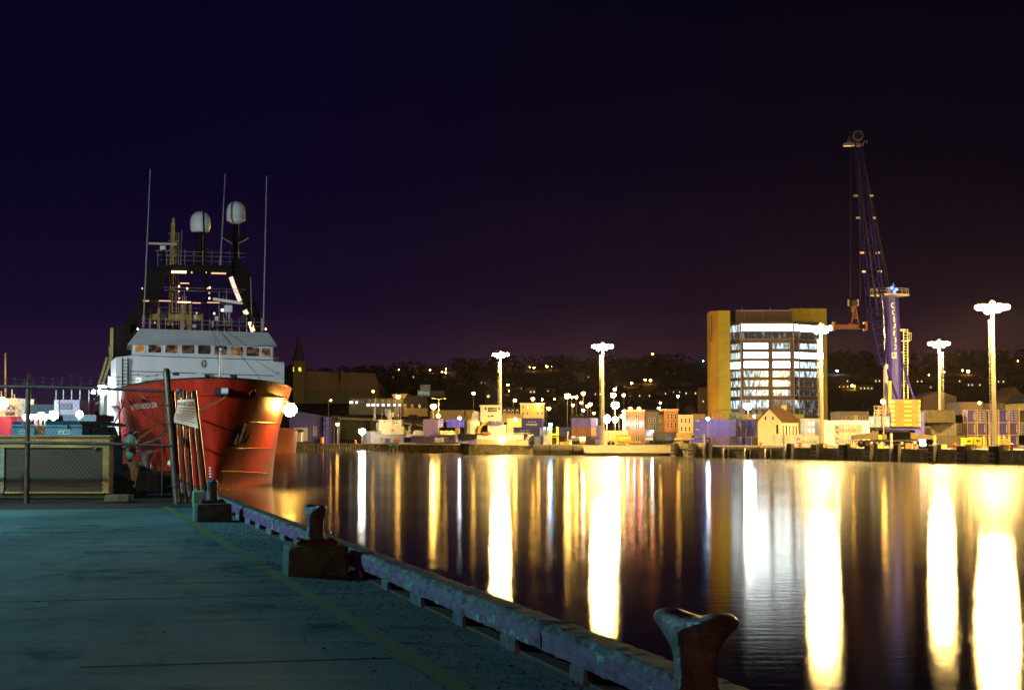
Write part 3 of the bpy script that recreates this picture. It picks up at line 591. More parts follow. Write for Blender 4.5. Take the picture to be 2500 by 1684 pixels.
p, n, s, z = hp(530, 956, 1, .0); MB(SM).box(p.x-.55,p.x+.35,p.y-.5,p.y+.4,z-.3,z+.35).build('bow_chock', dtrim, ship); MB(SM).tube(p+Vector((-.05,-.62,.05)),p+Vector((.5,-.62,.05)),.25,10).build('bow_roller', swhite, ship)
for i in range(7):
    p, n, s, z = hp(514, 1144+i*7, -1, .06); MB(SM).box(p.x-.05,p.x+.13,p.y-.08,p.y-.03,z,z+.14).build('draught_mark', swhite, ship)
def strake(px0, py0, px1, py1, sd, r, mat, name='rubbing_strake'):
    a = hp(px0,py0,sd); b = hp(px1,py1,sd); pts = [hull(lerp(a[2],b[2],i/12), lerp(a[3],b[3],i/12), sd)+Vector((sd*.04,0,0)) for i in range(13)]; MB(SM).path(pts, r, 6).build(name, mat, ship)
strake(634,1108,668,1117,1,.10,hullred); strake(540,1150,655,1156,1,.05,hullred); strake(302,1102,366,1102,-1,.13,M('pink_red_fender',(.55,.05,.05),.4),'fender_bar')
strake(560,1028,690,1036,1,.03,hullred,'weld_seam'); strake(540,1095,672,1092,1,.025,hullred,'weld_seam'); strake(300,1060,420,1052,-1,.025,hullred,'weld_seam')
# superstructure
S1, S2 = 20.0, 20.8
def rect(mb, px0, py0, px1, py1, s0, s1, tilt=0):  # box from two picture corners of its front face
    (a, z1), (b, z0) = L(px0,py0,s0), L(px1,py1,s0); return mb.box(a, b, s0, s1, z0, z1)
def poly(mb, pts, s0, s1): return mb.prismy([L(x,y,s0) for x,y in reversed(pts)], s0, s1)
poly(MB(SM), [(283,872),(320,868),(670,883),(694,884),(694,990),(283,990)], S1, S1+14).build('house_front', swhite, ship)
poly(MB(SM), [(271,882),(283,872),(283,990),(271,990)], S1+1.5, S1+14).build('house_side', swhite, ship)
poly(MB(SM), [(264,918),(290,918),(290,1062),(262,1062),(262,975)], 27, 40).build('aft_house', swhite, ship)
poly(MB(SM), [(323,832),(667,846),(667,885),(323,871)], S2, S2+11).build('wheelhouse', swhite, ship)
b = [LP(311,841,S2-.7), LP(677,844,S2-.7), LP(677,844,S2-.7)+Vector((0,12.5,0)), LP(311,841,S2-.7)+Vector((0,12.5,0))]
tp = [LP(341,802,S2+1.6), LP(655,812,S2+1.6), LP(655,812,S2+1.6)+Vector((0,8,0)), LP(341,802,S2+1.6)+Vector((0,8,0))]
b[0].z = L(311,841,S2-.7)[1]; b[3].z = b[0].z
MB(SM).hexa(b, tp).build('wheelhouse_roof', swhite, ship)
for (x0,y0,x1,y1,s) in ((324,867.5,667,879,S2-.02),(320,906,667,917,S1-.02)): poly(MB(SM), [(x0,y0-.8),(x1,y1-.8),(x1,y1+.9),(x0,y0+.9)], s-.06, s+.02).build('trim_strip', dtrim, ship)
poly(MB(SM), [(672,908.5),(684,909),(684,910.3),(672,909.8)], S1-.08, S1).build('trim_strip', dtrim, ship)
gw = [GLOW('bridge_glow_%d' % i, c0, c1, st, (1.1,1.1,1.6), .42, .66, 3) for i, (c0, c1, st) in enumerate((((.5,.22,.05),(1,.72,.3),.55),((.012,.008,.008),(.75,.38,.14),.40),((.008,.006,.012),(.55,.25,.12),.32),((.01,.008,.012),(.10,.06,.05),.3)))]
wi = [(341,848.5,11,0),(378,850,16,1),(419,851,16,1),(459,852,16,2),(499,853.5,16,3),(539,855.5,16,2),(578,857,16,1),(617,858.5,16,2),(650,860,11,1)]
for (px, py, w, g) in wi:
    s = S2-.03; (a, z1), (b_, z0) = L(px-w,py-11.5,s), L(px+w,py+11.5,s)
    wd = MB(SM).frame(a-.10,b_+.10,z0-.10,z1+.10,.12,s-.09,s+.02).build('window', swhite, ship)
    c = .16; MB(SM).prismy([(a,z0+c),(a+c*.4,z0+c*.3),(a+c,z0),(b_-c,z0),(b_-c*.4,z0+c*.3),(b_,z0+c),(b_,z1-c),(b_-c,z1),(a+c,z1),(a,z1-c)], s-.05, s+.01).build('pane', gw[g], wd)
# crest
p = LP(498,888,S1-.02); k = 18
def oval(mb, c, rx, rz, d): return mb.add([c+Vector((0,-d,0))]+[c+Vector((rx*cos(2*pi*i/k),-d,rz*sin(2*pi*i/k))) for i in range(k)]+[c+Vector((rx*cos(2*pi*i/k),0,rz*sin(2*pi*i/k))) for i in range(k)], [(0,1+(i+1)%k,1+i) for i in range(k)]+[(1+i,1+(i+1)%k,1+k+(i+1)%k,1+k+i) for i in range(k)])
cr = oval(MB(SM), p, .27, .40, .05).build('crest', dtrim, ship)
gold = M('crest_gold',(.55,.42,.10),.4); MB(SM).path([p+Vector((.22*cos(2*pi*i/k),-.06,.34*sin(2*pi*i/k))) for i in range(k+1)], .025, 5).build('crest_ring', gold, cr)
MB(SM).ball(p+Vector((.02,-.07,.02)),.1,8,5,sz=1.3,sy=.3).ball(p+Vector((-.05,-.07,.2)),.06,6,4,sy=.3).ball(p+Vector((.0,-.07,-.18)),.06,6,4,sy=.3).build('crest_emblem', swhite, cr)
# ladder, deck lamps, house door window, ventilators
for x in (298.5,312): MB(SM).path([LP(x,873,S1-.2),LP(x,952,S1-.2)], .05, 5).build('ladder_stile', dtrim, ship)
mb = MB(SM)
for i in range(9): mb.tube(LP(299,879+i*8.4,S1-.2),LP(312,879.4+i*8.4,S1-.2),.03,4)
mb.build('ladder_rungs', dtrim, ship)
for x in (317,322): MB(SM).path([LP(x-.5,876,S1-.25),LP(x-3,900,S1-.25),LP(x-4,950,S1-.25)], .03, 4).build('grab_rail', dtrim, ship)
rect(MB(SM),331,922,345,950,S1-.05,S1).build('lit_window', EM('ship_window_lit',(.75,.95,.80),1.1,False), ship)
rect(MB(SM),644,932,658,945,S1-.06,S1).build('house_window', dtrim, ship)
for (x, y) in ((427,912),(505,917),(568,917)): 
    rect(MB(SM),x-5,y-3.5,x+5,y+3.5,S1-.5,S1).build('deck_lamp', dtrim, ship)
for (x, y, q) in ((447,929,5),(487,917,8),(519,920,5)): rect(MB(SM),x-q,y-6,x+q,y+14,S1-3,S1-2.4).build('ventilator', swhite if q > 5 else M('vent_green',(.10,.2,.16),.6), ship)
# foremast with ring light
mb = MB(SM); mb.tube(LP(536,925,4),LP(538,858,4),.09,8).tube(LP(536,925,4),LP(537,905,4),.14,8).build('foremast', steel, ship)
c = LP(538.5,852.5,4); MB(SM).path([c+Vector((.28*cos(2*pi*i/14),0,.28*sin(2*pi*i/14))) for i in range(15)], .045, 5).build('ring_antenna', dtrim, ship)
MB(SM).ball(c,.14,8,5).build('mast_light', swhite, ship)
# gallows gantry
G = 33; GW = 1.4
gm = sblack
poly(MB(SM), [(357,661),(372,651),(420,646),(560,648),(596,652),(612,671),(596,673),(566,672),(545,665),(420,663),(408,668),(382,668)], G, G+GW).build('gantry_beam', gm, ship)
poly(MB(SM), [(357,661),(408,668),(388,735),(352,760),(330,806),(300,830),(290,842),(285,868),(262,880),(264,858),(290,812),(320,760),(348,715)], G+.1, G+GW+.6).build('gantry_leg', gm, ship)
poly(MB(SM), [(562,671),(614,671),(618,712),(634,770),(645,806),(622,810),(606,790),(592,740)], G+.1, G+GW+.6).build('gantry_leg', gm, ship)
lit = M('leg_edge_white', (.75,.66,.55), .5)
# warm deck work lamps under the gantry
wl_ = EM('work_lamp_warm', (1,.62,.22), 6); wl2 = EM('work_lamp_soft', (1,.55,.26), 1.2, False); wdim = EM('lit_edge_glow',(1,.80,.60),1.1,False)
rect(MB(SM),419,661,455,666.5,G-.5,G-.2).build('work_lamp', wl_, ship)
rect(MB(SM),516,665,552,669,G-.5,G-.2).build('work_lamp', wl2, ship)
rect(MB(SM),440,690,462,692.6,G+2,G+2.3).build('work_lamp', wl2, ship)
for (x,y,l_,mt) in ((378,733,30,wl2),(424,736,32,wl_),(460,738,20,wl2),(492,737,34,wl2),(340,733,14,wl2)): rect(MB(SM),x+10,y,x+10+l_,y+2.4,G-4,G-3.7).build('rail_light', mt, ship)
MB(SM).path([LP(563.5,676,G-.2),LP(570,695,G-.2),LP(578,716,G-.2),LP(586,735,G-.2)], .22, 4).build('leg_lit_edge', wdim, ship)  # glowing strips stand in for deck lamplight caught on the leg edge
MB(SM).path([LP(597,757,G-.2),LP(603,768,G-.2)], .25, 4).build('leg_lit_edge', wdim, ship)
MB(SM).path([LP(610,786,S2+6),LP(618,808,S2+6)], .2, 4).build('leg_lit_edge', wl_, ship)
for i, (x, y) in enumerate(((347,704),(437,699),(437,711),(457,704),(507,704),(512,702),(511,715),(511,728),(438,728),(523,765),(378,788),(336,803),(616,809),(649,803),(468,665),(502,665),(480,764))): rect(MB(SM),x-1.5,y-2,x+1.8,y+2,G-6,G-5.8).build('deck_light', wl_ if i % 2 else wl2, ship)
# radomes and their masts
def radome(cx, cy, w, h, s, stem):
    x, z = L(cx, cy, s); sc_ = abs(L(cx+w/2, cy, s)[0]-x); zt = L(cx,cy-h/2,s)[1]; zb = L(cx,cy+h/2,s)[1]; H = zt-zb
    pr = [(sc_*.62,0),(sc_*.9,H*.05),(sc_*.985,H*.25),(sc_,H*.48),(sc_*.95,H*.66),(sc_*.80,H*.82),(sc_*.52,H*.94),(sc_*.2,H*.995),(.01,H)]
    if stem: pr = [(sc_*.3,-H*.06),(sc_*.98,H*.10),(sc_*1.03,H*.16),(sc_*.99,H*.18)]+pr[3:]
    return MB(SM).lathe((x,s,zb), pr, 20).build('radome', swhite, ship, smooth=True)
radome(489,542,50,52,G+.8,False); radome(576,518,46,53,G+.8,True)
MB(SM).tube(LP(489,569,G+.8),LP(489,655,G+.8),.30,8).tube(LP(489,569,G+.8),LP(489,572,G+.8),.9,10).tube(LP(489,607,G+.8),LP(489,611,G+.8),.85,8).build('radome_mast', gm, ship)
MB(SM).tube(LP(576,546,G+.8),LP(575,655,G+.8),.33,8).build('radome_mast', gm, ship)
poly(MB(SM), [(543,577),(607,577),(590,592),(560,592)], G+.4, G+1.4).build('mast_platform', gm, ship)
for a, b_ in (((543,580),(567,595)),((607,582),(583,594))): MB(SM).tube(LP(*a,G+.2),LP(*b_,G+.2),.07,5).build('stay_bracket', steel, ship)
poly(MB(SM), [(560,655),(566,640),(572,630),(582,632),(596,648),(598,655)], G, G+1.3).build('mast_foot', gm, ship)
MB(SM).path([LP(505,805,26),LP(496,480+12,26)], .11, 6).tube(LP(495.5,492,26),LP(500,488,26),.12,5).build('centre_mast', gm, ship)
MB(SM).tube(LP(605,490,G),LP(603,580,G),.10,5).tube(LP(601,489,G),LP(608,487,G),.12,5).build('light_mast', gm, ship)
for (a, b_, s, r) in (((367,413),(350,800),S2+3,.085),((550,424),(538,648),G+1,.085),((651,430),(643,808),S2+3,.085),((444,562),(441,650),G+1,.05),((612,676),(615,800),S2+4,.07)):
    mb = MB(SM); p0, p1 = LP(*b_, s), LP(*a, s); mb.tube(p0, p1, r, 6, r*.55); mb.tube(p0, p0.lerp(p1,.08), r*1.7, 6).build('whip_antenna', steel, ship)
# yellow lattice mast, yellow beam, radar, searchlights, rails
mb = MB(SM); Y0 = 40
for dx in (-4,4): mb.tube(LP(414+dx,800,Y0),LP(422.5+dx*.5,545,Y0),.13,5)
for i in range(26):
    y = 790-i*9.6; x = 414+(790-y)*.034; mb.tube(LP(x-4,y,Y0),LP(x+4,y-5,Y0),.07,4).tube(LP(x+4,y,Y0),LP(x-4,y-5,Y0),.07,4)
mb.tube(LP(422,545,Y0),LP(423.5,533,Y0),.12,5).build('yellow_mast', syel, ship)
mb = MB(SM)
for i in range(22): mb.tube(LP(430-i*.12,570+i*7,Y0+.3),LP(437-i*.12,570+i*7,Y0+.3),.035,3)
for dx in (0,7): mb.tube(LP(430+dx,569,Y0+.3),LP(427+dx,735,Y0+.3),.04,4)
mb.build('mast_ladder', syel, ship)
mb = MB(SM)
for (x0,x1,y) in ((411,437,570),(410,436,588),(409,436,611),(408,434,625),(405,440,695),(404,440,713),(470,486,620)): mb.tube(LP(x0,y,Y0-.2),LP(x1,y+.6,Y0-.2),.05,4)
mb.build('mast_spreaders', steel, ship)
MB(SM).tube(LP(363,594,30),LP(432,596,30),.12,6).build('cross_bar', M('bar_pale',(.6,.5,.3),.5), ship); rect(MB(SM),391,600,404,610,30,30.6).build('bar_instrument', swhite, ship); MB(SM).tube(LP(398,610,30),LP(399,650,30),.16,6).build('bar_post', gm, ship)
rect(MB(SM),357,766,494,783,36,37).build('yellow_beam', syel, ship)
for (x0,x1,y0) in ((385,390,738),(441,449,742),(461,467,742),(364,368,750),(492,496,766)): rect(MB(SM),x0,y0,x1,805,35.5,36).build('yellow_post', syel, ship)
rd = LP(555,755,S2+4); rect(MB(SM),549,745,567,762,S2+3.6,S2+4.6).build('radar_pedestal', swhite, ship); MB(SM).bar(LP(521,730,S2+4),LP(590,740,S2+3.2),.5,.26).build('radar_scanner', M('scanner_white',(.75,.68,.58),.5), ship); MB(SM).tube(LP(560,762,S2+4),LP(560,805,S2+4),.1,6).build('radar_post', steel, ship); MB(SM).ball(LP(543,757,S2+3.5),.16,8,5).build('pedestal_lamp', EM('small_white',(1,.95,.85),2.5,False), ship)
for (x, y) in ((400,771),(596,778)):
    p = LP(x,y,S2+2.5); sl = MB(SM).lathe(p, [(.2,.6),(.42,.4),(.46,0),(.40,-.02)], 14, axis='Y').build('searchlight', sblack, ship); MB(SM).lathe(p, [(.38,-.03),(.3,-.08),(.02,-.12)], 12, axis='Y').build('lens', M('glass_lens',(.05,.06,.06),.08), sl); MB(SM).tube(p+Vector((0,.2,-.4)),p+Vector((0,.2,-1.3)),.07,6).build('bracket', sblack, sl)
mb = MB(SM)
for y, x0, x1, s in ((778,345,650,S2+2.2),(788,345,650,S2+2.2),(735,350,600,G-3),(701,400,600,G-3),(708,400,590,G-3),(612,380,600,G+.5),(622,385,600,G+.5),(634,390,600,G+.5),(750,390,490,35.4),(760,390,490,35.4)): mb.tube(LP(x0,y,s),LP(x1,y+(x1-x0)*.03,s),.035,3)
for x in range(350,652,18): mb.tube(LP(x,776,S2+2.2),LP(x,806+(x-341)*.03,S2+2.2),.03,3)
for x in range(385,602,22): mb.tube(LP(x,610,G+.5),LP(x,650,G+.5),.03,3)
for x in (430,436,446,450,454,535,545,553): mb.tube(LP(x,705+x%7*3,30),LP(x,800,30),.035,3)
mb.build('railings', steel, ship)
for (x,y,w,h) in ((477,775,3,5),(529,777,4,5),(475,795,4,4),(550,799,28,3),(415,800,20,6),(520,790,2,8)): rect(MB(SM),x-w,y-h,x+w,y+h,S2+3,S2+3.6).build('deck_box', swhite if w < 9 else sblack, ship)
for (a,b_) in (((520,803),(540,920)),((535,803),(640,930)),((540,853),(521,803))): MB(SM).tube(LP(*a,S2+1),LP(*b_,5),.025,3).build('rigging_wire', dtrim, ship)
# derrick and gear on the far quay side of the ship
dm = M('derrick_yellow',(.14,.11,.04),.5)
for a, b_ in (((236,955),(262,872)),((246,955),(269,880)),((272,905),(268,845))): MB(SM).tube(LP(*a,30),LP(*b_,30),.14,6).build('derrick', dm, ship)
for i in range(5): MB(SM).tube(LP(222+i*7,985-i*9,30),LP(225.5+i*7,981-i*9,30),.06,4).build('step', steel, ship)
rect(MB(SM),243,965,262,1012,31,33).build('winch_house', M('deep_green',(.04,.10,.09),.6), ship); MB(SM).path([LP(225,990,30),LP(245,979,30),LP(275,948,30)], .05, 4).build('handrail', steel, ship)
rect(MB(SM),269,800,276,872,30,32).build('funnel_stripe', M('stripe_yellow',(.16,.12,.012),.6), ship); poly(MB(SM),[(258,880),(270,800),(318,790),(320,868),(283,872),(262,884)],31,38).build('funnel', sblack, ship)
rect(MB(SM),272,885,279,917,25,25.4).build('side_light_board', M('maroon',(.12,.02,.02),.6), ship)
rect(MB(SM),672,872,680,883,S2+2,S2+3).build('life_raft', M('raft_white',(.6,.58,.5),.5), ship)
# mooring lines
def rope(label, pts, r, mat, name='mooring_line'):
    sub = []
    for a, b in zip(pts, pts[1:]):
        for i in range(12): q = i/12; p = Vector(a).lerp(Vector(b), q); p.z -= 4*q*(1-q)*.004*(Vector(a)-Vector(b)).length; sub.append(p)
    sub.append(Vector(pts[-1])); return tag(MB().path(sub, r, 6).build(name, mat, loc=pts[-1]), label, 'rope', 'mooring lines of the red ship')
tan = M('tan_rope',(.25,.20,.09),.8,var=.5,scale=20); prp = M('blue_rope',(.06,.05,.22),.8,var=.4,scale=20)
fr = lambda px, py, sd: SM @ hp(px, py, sd, .1)[0]
bD = Vector((XP(345,46),46,ZN+1.05))
rope('tan mooring line slanting past the white fender float', [fr(420,992,-1), P(340,1068,80), P(318,1085,53), bD+Vector((-.6,.2,-.1))], .06, tan)
rope('blue mooring line crossing the red hull low above the bollards', [SM @ (hp(530,957,1,.9)[0]), P(483,1000,112), P(420,1045,80), P(345,1085,56), bD+Vector((-.9,0,-.05))], .075, prp)
rope('thin blue line from the forward fairlead down to the quay', [fr(306,975,-1), P(280,1030,120), P(262,1075,100)], .055, prp)
# ================================================================ FAR SHORE
gmat = M('yard_asphalt', (.13,.125,.115), .85, var=.3, scale=.3, dirt=(.07,.065,.06), dscale=.2)
shore = [(-300,650),(-80,580),(-62,575.7),(-62,620),(-31.8,620),(-31.8,486),(-14,486),(-14,462),(20,462),(20,416),(39.3,416),(39,400),(107.6,200),(420,190),(420,1000),(-300,1000)]
MB().prism(list(shore), -5, ZD).build('far_shore_ground', gmat, kind='structure')
MB().prism([(-61.9,575.7),(-38,570),(-35.5,570),(-35.5,584),(-61.9,588)], -5, ZD).build('finger_wharf', gmat, kind='structure')
cw = M('olive_quay_concrete', (.30,.25,.13), .85, var=.45, scale=.6, bump=.4, bscale=3, dirt=(.12,.10,.06), dscale=.5, damt=.5, stretch=(1,1,.6))
cap = M('pale_concrete_edge', (.42,.40,.34), .8, var=.2)
MB().add([(18,406,-4),(40.5,406,-4),(40.5,415.9,-4),(18,415.9,-4),(18,406,.75),(40.5,406,.75),(40.5,415.9,2.45),(18,415.9,2.45)],[(0,3,2,1),(4,5,6,7),(0,1,5,4),(1,2,6,5),(2,3,7,6),(3,0,4,7)]).build('slipway', M('slip_concrete',(.075,.06,.026),.8,var=.35,scale=.7,dirt=(.035,.028,.012),dscale=.4), kind='structure')
MB().box(18,40.5,405.7,406.02,.30,.52).build('slip_waling', M('slip_waling',(.12,.09,.04),.8), kind='structure')
# right-hand container quay: panels, cap and fenders along the quay line
qa, qb = Vector((39,400,0)), Vector((107.6,200,0)); qd = (qb-qa).normalized(); qr = math.atan2(qd.y, qd.x); QM = mat_at(qa, qr); ql = (qb-qa).length
quay = thing('container_quay', 'dark concrete face of the container quay with lit top edge', 'quay wall', qa, qr)
npan = 34
for i in range(npan): MB(QM).cbox(i*ql/npan+.06,(i+1)*ql/npan-.06,-.22,0,-3,ZD-.62,.05).build('panel', cw, quay)
for i in range(npan): MB(QM).box(i*ql/npan+.03,(i+1)*ql/npan-.03,-.34,.4,ZD-.58,ZD+.06).build('cap_beam', M('cap_beam_concrete',(.22,.19,.12),.8,var=.3,scale=.8), quay)
mb = MB(QM)
for i in range(150): mb.box(i*ql/150+.3,i*ql/150+.62,-.37,-.335,ZD-.18,ZD-.06)
mb.build('edge_studs', cap, quay, kind='stuff')
ftm = M('fender_timber',(.03,.024,.018),.85,var=.5,scale=1.2); pil = M('pale_pile',(.46,.42,.38),.6,var=.5,scale=1.5,dirt=(.16,.13,.11),dscale=2,stretch=(2,2,.7)); brk = M('bracket_olive',(.30,.26,.08),.7,var=.3)
def q_at(px):  # distance along the quay line where a picture column meets it
    u = (px-1250)/4000*.9984; k = (u*qa.y-qa.x)/(qd.x-u*qd.y); return k
FEND = [(1649,'n','first dark fender box from the slipway corner on the container quay'),(1692,'n','dark fender box below the loose blue container end'),(1731,'t','tall pale marker pile in front of the blue container stacks'),(1775,'p','slim pale pile below the stacked containers, nearest the tall marker pile'),(1827,'p','slim pale pile below the door ends of the blue stacks'),(1877,'p','slim pale pile below the rusty grey container'),(1929,'t','tall pale marker pile beside the brown plate before the white lettered containers'),(1993,'n','dark fender box under the yard light beside the white wall'),(2061,'n','dark fender box just before the crane outrigger'),(2125,'n','dark fender box in front of the crane wheels'),(2190,'t','tall pale marker pile in front of the crane undercarriage'),(2279,'n','dark fender box at the crane outer outrigger foot'),(2350,'n','dark fender box below the two yellow hatch cabins'),(2429,'n','dark fender box below the tallest yard light'),(2520,'n','dark fender box past the tallest yard light')]
for px, k, lab in FEND:
    d = q_at(px); loc = QM @ Vector((d,0,0)); t = thing('fender_pile', lab, 'fender', (loc.x,loc.y,-1), qr, 'fenders along the container quay'); 
    sc_ = loc.y/4000; w = 26*sc_
    if k == 'n':
        MB(QM).cbox(d-.1,d+w*.95,-1.3,-.42,.25,ZD+.75,.08).build('fender_box', ftm, t); MB(QM).tube((d-.25,-1.0,-3),(d-.25,-1.0,ZD+.3),.16,8).build('pile', pil, t)
        MB(QM).box(d+w*.3,d+w*1.5,-.3,.9,ZD+.08,ZD+.9).build('bracket', brk, t)
        for q in (.3,.7): MB(QM).box(d-.05,d+w*.9,-1.36,-1.31,lerp(.3,ZD,q),lerp(.3,ZD,q)+.12).build('waling', pil, t)
    elif k == 'p':
        MB(QM).tube((d,-.9,-3),(d,-.9,ZD-.2),.20,8).build('pile', pil, t); MB(QM).cbox(d+.3,d+w*.9,-.8,-.36,-.2,ZD-.45,.06).build('fender_box', ftm, t)
    else:
        MB(QM).tube((d,-1.3,-3),(d,-1.3,ZD+2.9),.30,10).build('pile', pil, t); MB(QM).cbox(d+.55,d+w*1.1,-1.2,-.4,-.8,ZD+.9,.08).build('fender_box', ftm, t)
        for i in range(6): MB(QM).lathe((d,-1.3,-.5+i*.95), [(.33,0),(.33,.14)], 10).build('band', M('band_dark',(.12,.10,.09),.6), t)
for px, lab in ((1848,'orange quay bollard behind the second slim pile'),(2222,'orange drum on the quay beside the crane ladder'),(2318,'orange quay bollard between the crane and yellow cabins'),(2457,'orange quay bollard past the tallest yard light'),(1944,'orange mooring hook plate beside the marker pile')):
    p = QM @ Vector((q_at(px),1.0,ZD)); t = thing('quay_bollard', lab, 'bollard', p, 0, 'orange bollards on the container quay'); MB().lathe(p, [(.36,0),(.30,.1),(.28,.75),(.42,.85),(.42,1.0),(.2,1.08)], 10).build('post', M('orange_red',(.55,.10,.02),.5), t)
# pile wharves on the left
def pile_wall(name, label, x0, y0, x1, y1, pitch, mat, ztop, capm, tilt=.0):
    t = thing(name, label, 'wharf', (x0,y0,0)); a, b = Vector((x0,y0,0)), Vector((x1,y1,0)); n = int((b-a).length/pitch); mb = MB(); rg = random.Random(n); o = Vector((0,-.35,0))
    for i in range(n+1):
        p = a.lerp(b, i/n)+o; r = pitch*.36*rg.uniform(.85,1.1); mb.tube(p+Vector((rg.uniform(-.1,.1),-tilt,-3)), p+Vector((0,0,ztop-.25-rg.random()*.2)), r, 6)
    mb.build('piles', mat, t, kind='stuff'); d = (b-a).normalized()
    m = mat_at(a, math.atan2(d.y,d.x)); MB(m).box(0,(b-a).length,-.9,.3,ztop-.28,ztop+.05).build('cap_beam', capm, t); return t
wp1 = M('grey_piles',(.40,.35,.22),.8,var=.55,scale=.7,dirt=(.06,.05,.03),dscale=.6); wp2 = M('brown_piles',(.42,.24,.06),.85,var=.5,scale=.8,dirt=(.05,.035,.02),dscale=.6)
pile_wall('pile_wharf','long wharf of close grey wooden piles before the blue warehouse',-98,585,-44,571.6,.85,wp1,ZD,M('cap_timber',(.30,.26,.18),.8),.3)
pile_wall('pile_wharf','brown sheet pile wharf between the pontoon and the white tug',-31.8,485.6,-14.2,485.6,.5,wp2,ZD,M('cap_mossy',(.22,.18,.07),.8))
t = thing('timber_jetty','dark open timber jetty beside the blue boat landing','jetty',(-38,569,0))
for i in range(9): MB().tube((-43+i*1.35,569,-3),(-43+i*1.35,569,ZD-.2),.2,6).build('pile', ftm, t)
MB().box(-44,-31.9,567.8,571,ZD-.25,ZD+.06).build('deck', M('cap_timber',(.3,.26,.18),.8), t)
pt = thing('boat_landing','small blue landing platform on crossed legs beside the brown wharf','landing',P(962,1082,484)); Yp = 484.5
MB().box(XP(949,Yp),XP(975,Yp),Yp-2,Yp,ZP(1087,Yp),ZP(1080,Yp)).build('platform', M('landing_blue',(.10,.22,.28),.6), pt)
for a, b in ((953,950),(957,962),(968,960),(971,971)): MB().tube((XP(a,Yp),Yp-1.9,ZP(1087,Yp)),(XP(b,Yp),Yp-1.9,ZP(1104,Yp)),.12,5).build('leg', pil, pt)
# ---------------------------------------------------------------- hillside
RP = [(-900,1010),(0,1000),(250,985),(600,930),(700,905),(760,897),(830,893),(905,899),(960,897),(1000,893),(1060,886),(1120,879),(1200,876),(1290,879),(1380,881),(1450,884),(1540,876),(1640,876),(1720,868),(1780,860),(1900,862),(2020,866),(2080,862),(2160,864),(2260,868),(2330,866),(2420,862),(2500,858),(3400,850)]
def ridge(px):
    for (a,b),(c,d) in zip(RP,RP[1:]):
        if px <= c: return lerp(b,d,max(0,(px-a)/(c-a)))
    return RP[-1][1]
YR = 1250
def hz(x, Y):
    px = 1250+4000*x/Y; zr = CZ+(1068-ridge(px))*YR/4000-5; t = max(0,min(1,(Y-640)/(YR-640)))
    z = ZD-.6+(zr-ZD)*(t**.95)
    if Y > YR: z -= (Y-YR)*.04
    return z+1.5*sin(x*.021)*sin(Y*.017)*t
def hill_hit(px, py):
    for i in range(400):
        Y = 640+i*1.55; x = XP(px,Y); q = 1068-(hz(x,Y)-CZ)*4000/Y
        if q <= py: return Vector((x,Y,hz(x,Y)))
    return Vector((XP(px,YR),YR,hz(XP(px,YR),YR)))
mb = MB(); nx, ny = 110, 40; vs = []
for j in range(ny+1):
    Y = 610+j*22
    for i in range(nx+1): x = -700+i*13.0; vs.append((x*(1+.2*(Y-640)/600),Y,hz(x*(1+.2*(Y-640)/600),Y)))
mb.add(vs,[(j*(nx+1)+i,j*(nx+1)+i+1,(j+1)*(nx+1)+i+1,(j+1)*(nx+1)+i) for j in range(ny) for i in range(nx)])
mb.build('hillside', M('hill_ground',(.12,.08,.045),.95,var=.4,scale=.02), kind='structure', smooth=True)
leaf = M('dark_leaves',(.065,.055,.028),.8,var=.5,scale=.3); leaf2 = M('green_leaves',(.045,.048,.016),.8,var=.4,scale=.6)  # browner tone for the woods, darker green for most single trees
def leaves(mb, c, R, n, sz, rg, flat=.8):
    for _ in range(n):
        th = rg.uniform(0,2*pi); u = rg.uniform(-.6,1); r = R*(.55+.45*rg.random())*sqrt(max(.05,1-u*u*.7)); p = Vector((c[0]+r*cos(th),c[1]+r*sin(th),c[2]+R*u*flat))
        a = Vector((rg.gauss(0,1),rg.gauss(0,1),rg.gauss(0,1))).normalized(); b = a.orthogonal().normalized(); s = sz*rg.uniform(.6,1.3)
        mb.add([p-a*s,p+b*s*.6,p+a*s,p-b*s*.6],[(0,1,2,3)])
rg = random.Random(11); mb = MB()
for i in range(520):
    px = rg.uniform(600,2560); 
    if i < 280: Y = rg.uniform(1150,1280)
    else: Y = rg.uniform(700,1200)
    x = XP(px,Y); R = rg.uniform(2.5,6.5)*(1.25 if i < 280 else .8); z = hz(x,Y)
    leaves(mb,(x,Y,z+R*.45),R,80 if i < 280 else 46,R*(.17 if i < 280 else .25),rg); 
mb.build('hillside_woods', leaf, kind='stuff', label='dark wooded slopes with uneven treetops along the ridge')
# ---------------------------------------------------------------- buildings
gdark = M('dark_glass',(.02,.022,.025),.1)
wlit = GLOW('room_warm',(.25,.14,.04),(1,.70,.28),2.6,(.9,.9,.9),.3,.6); wcool = GLOW('room_cool',(.30,.42,.42),(.95,1,.95),2.2,(.5,.5,.5),.3,.6)
wtrim = M('white_trim',(.6,.58,.5),.6,var=.1)
def window(par, x0, y0, x1, y1, Y, pane=None, frame=None, bar=True):
    a, b, z0, z1 = XP(x0,Y), XP(x1,Y), ZP(y1,Y), ZP(y0,Y); w = min(.16,(b-a)*.16)
    mb = MB().frame(a-w*.3,b+w*.3,z0-w*.3,z1+w*.3,w,Y-.12,Y-.005)
    if bar: mb.box(a,b,Y-.09,Y-.01,(z0+z1)/2-.05,(z0+z1)/2+.05)
    f = mb.build('window', frame or wtrim, par); MB().box(a+w*.4,b-w*.4,Y-.05,Y-.012,z0+w*.4,z1-w*.4).build('pane', pane or gdark, f); return f
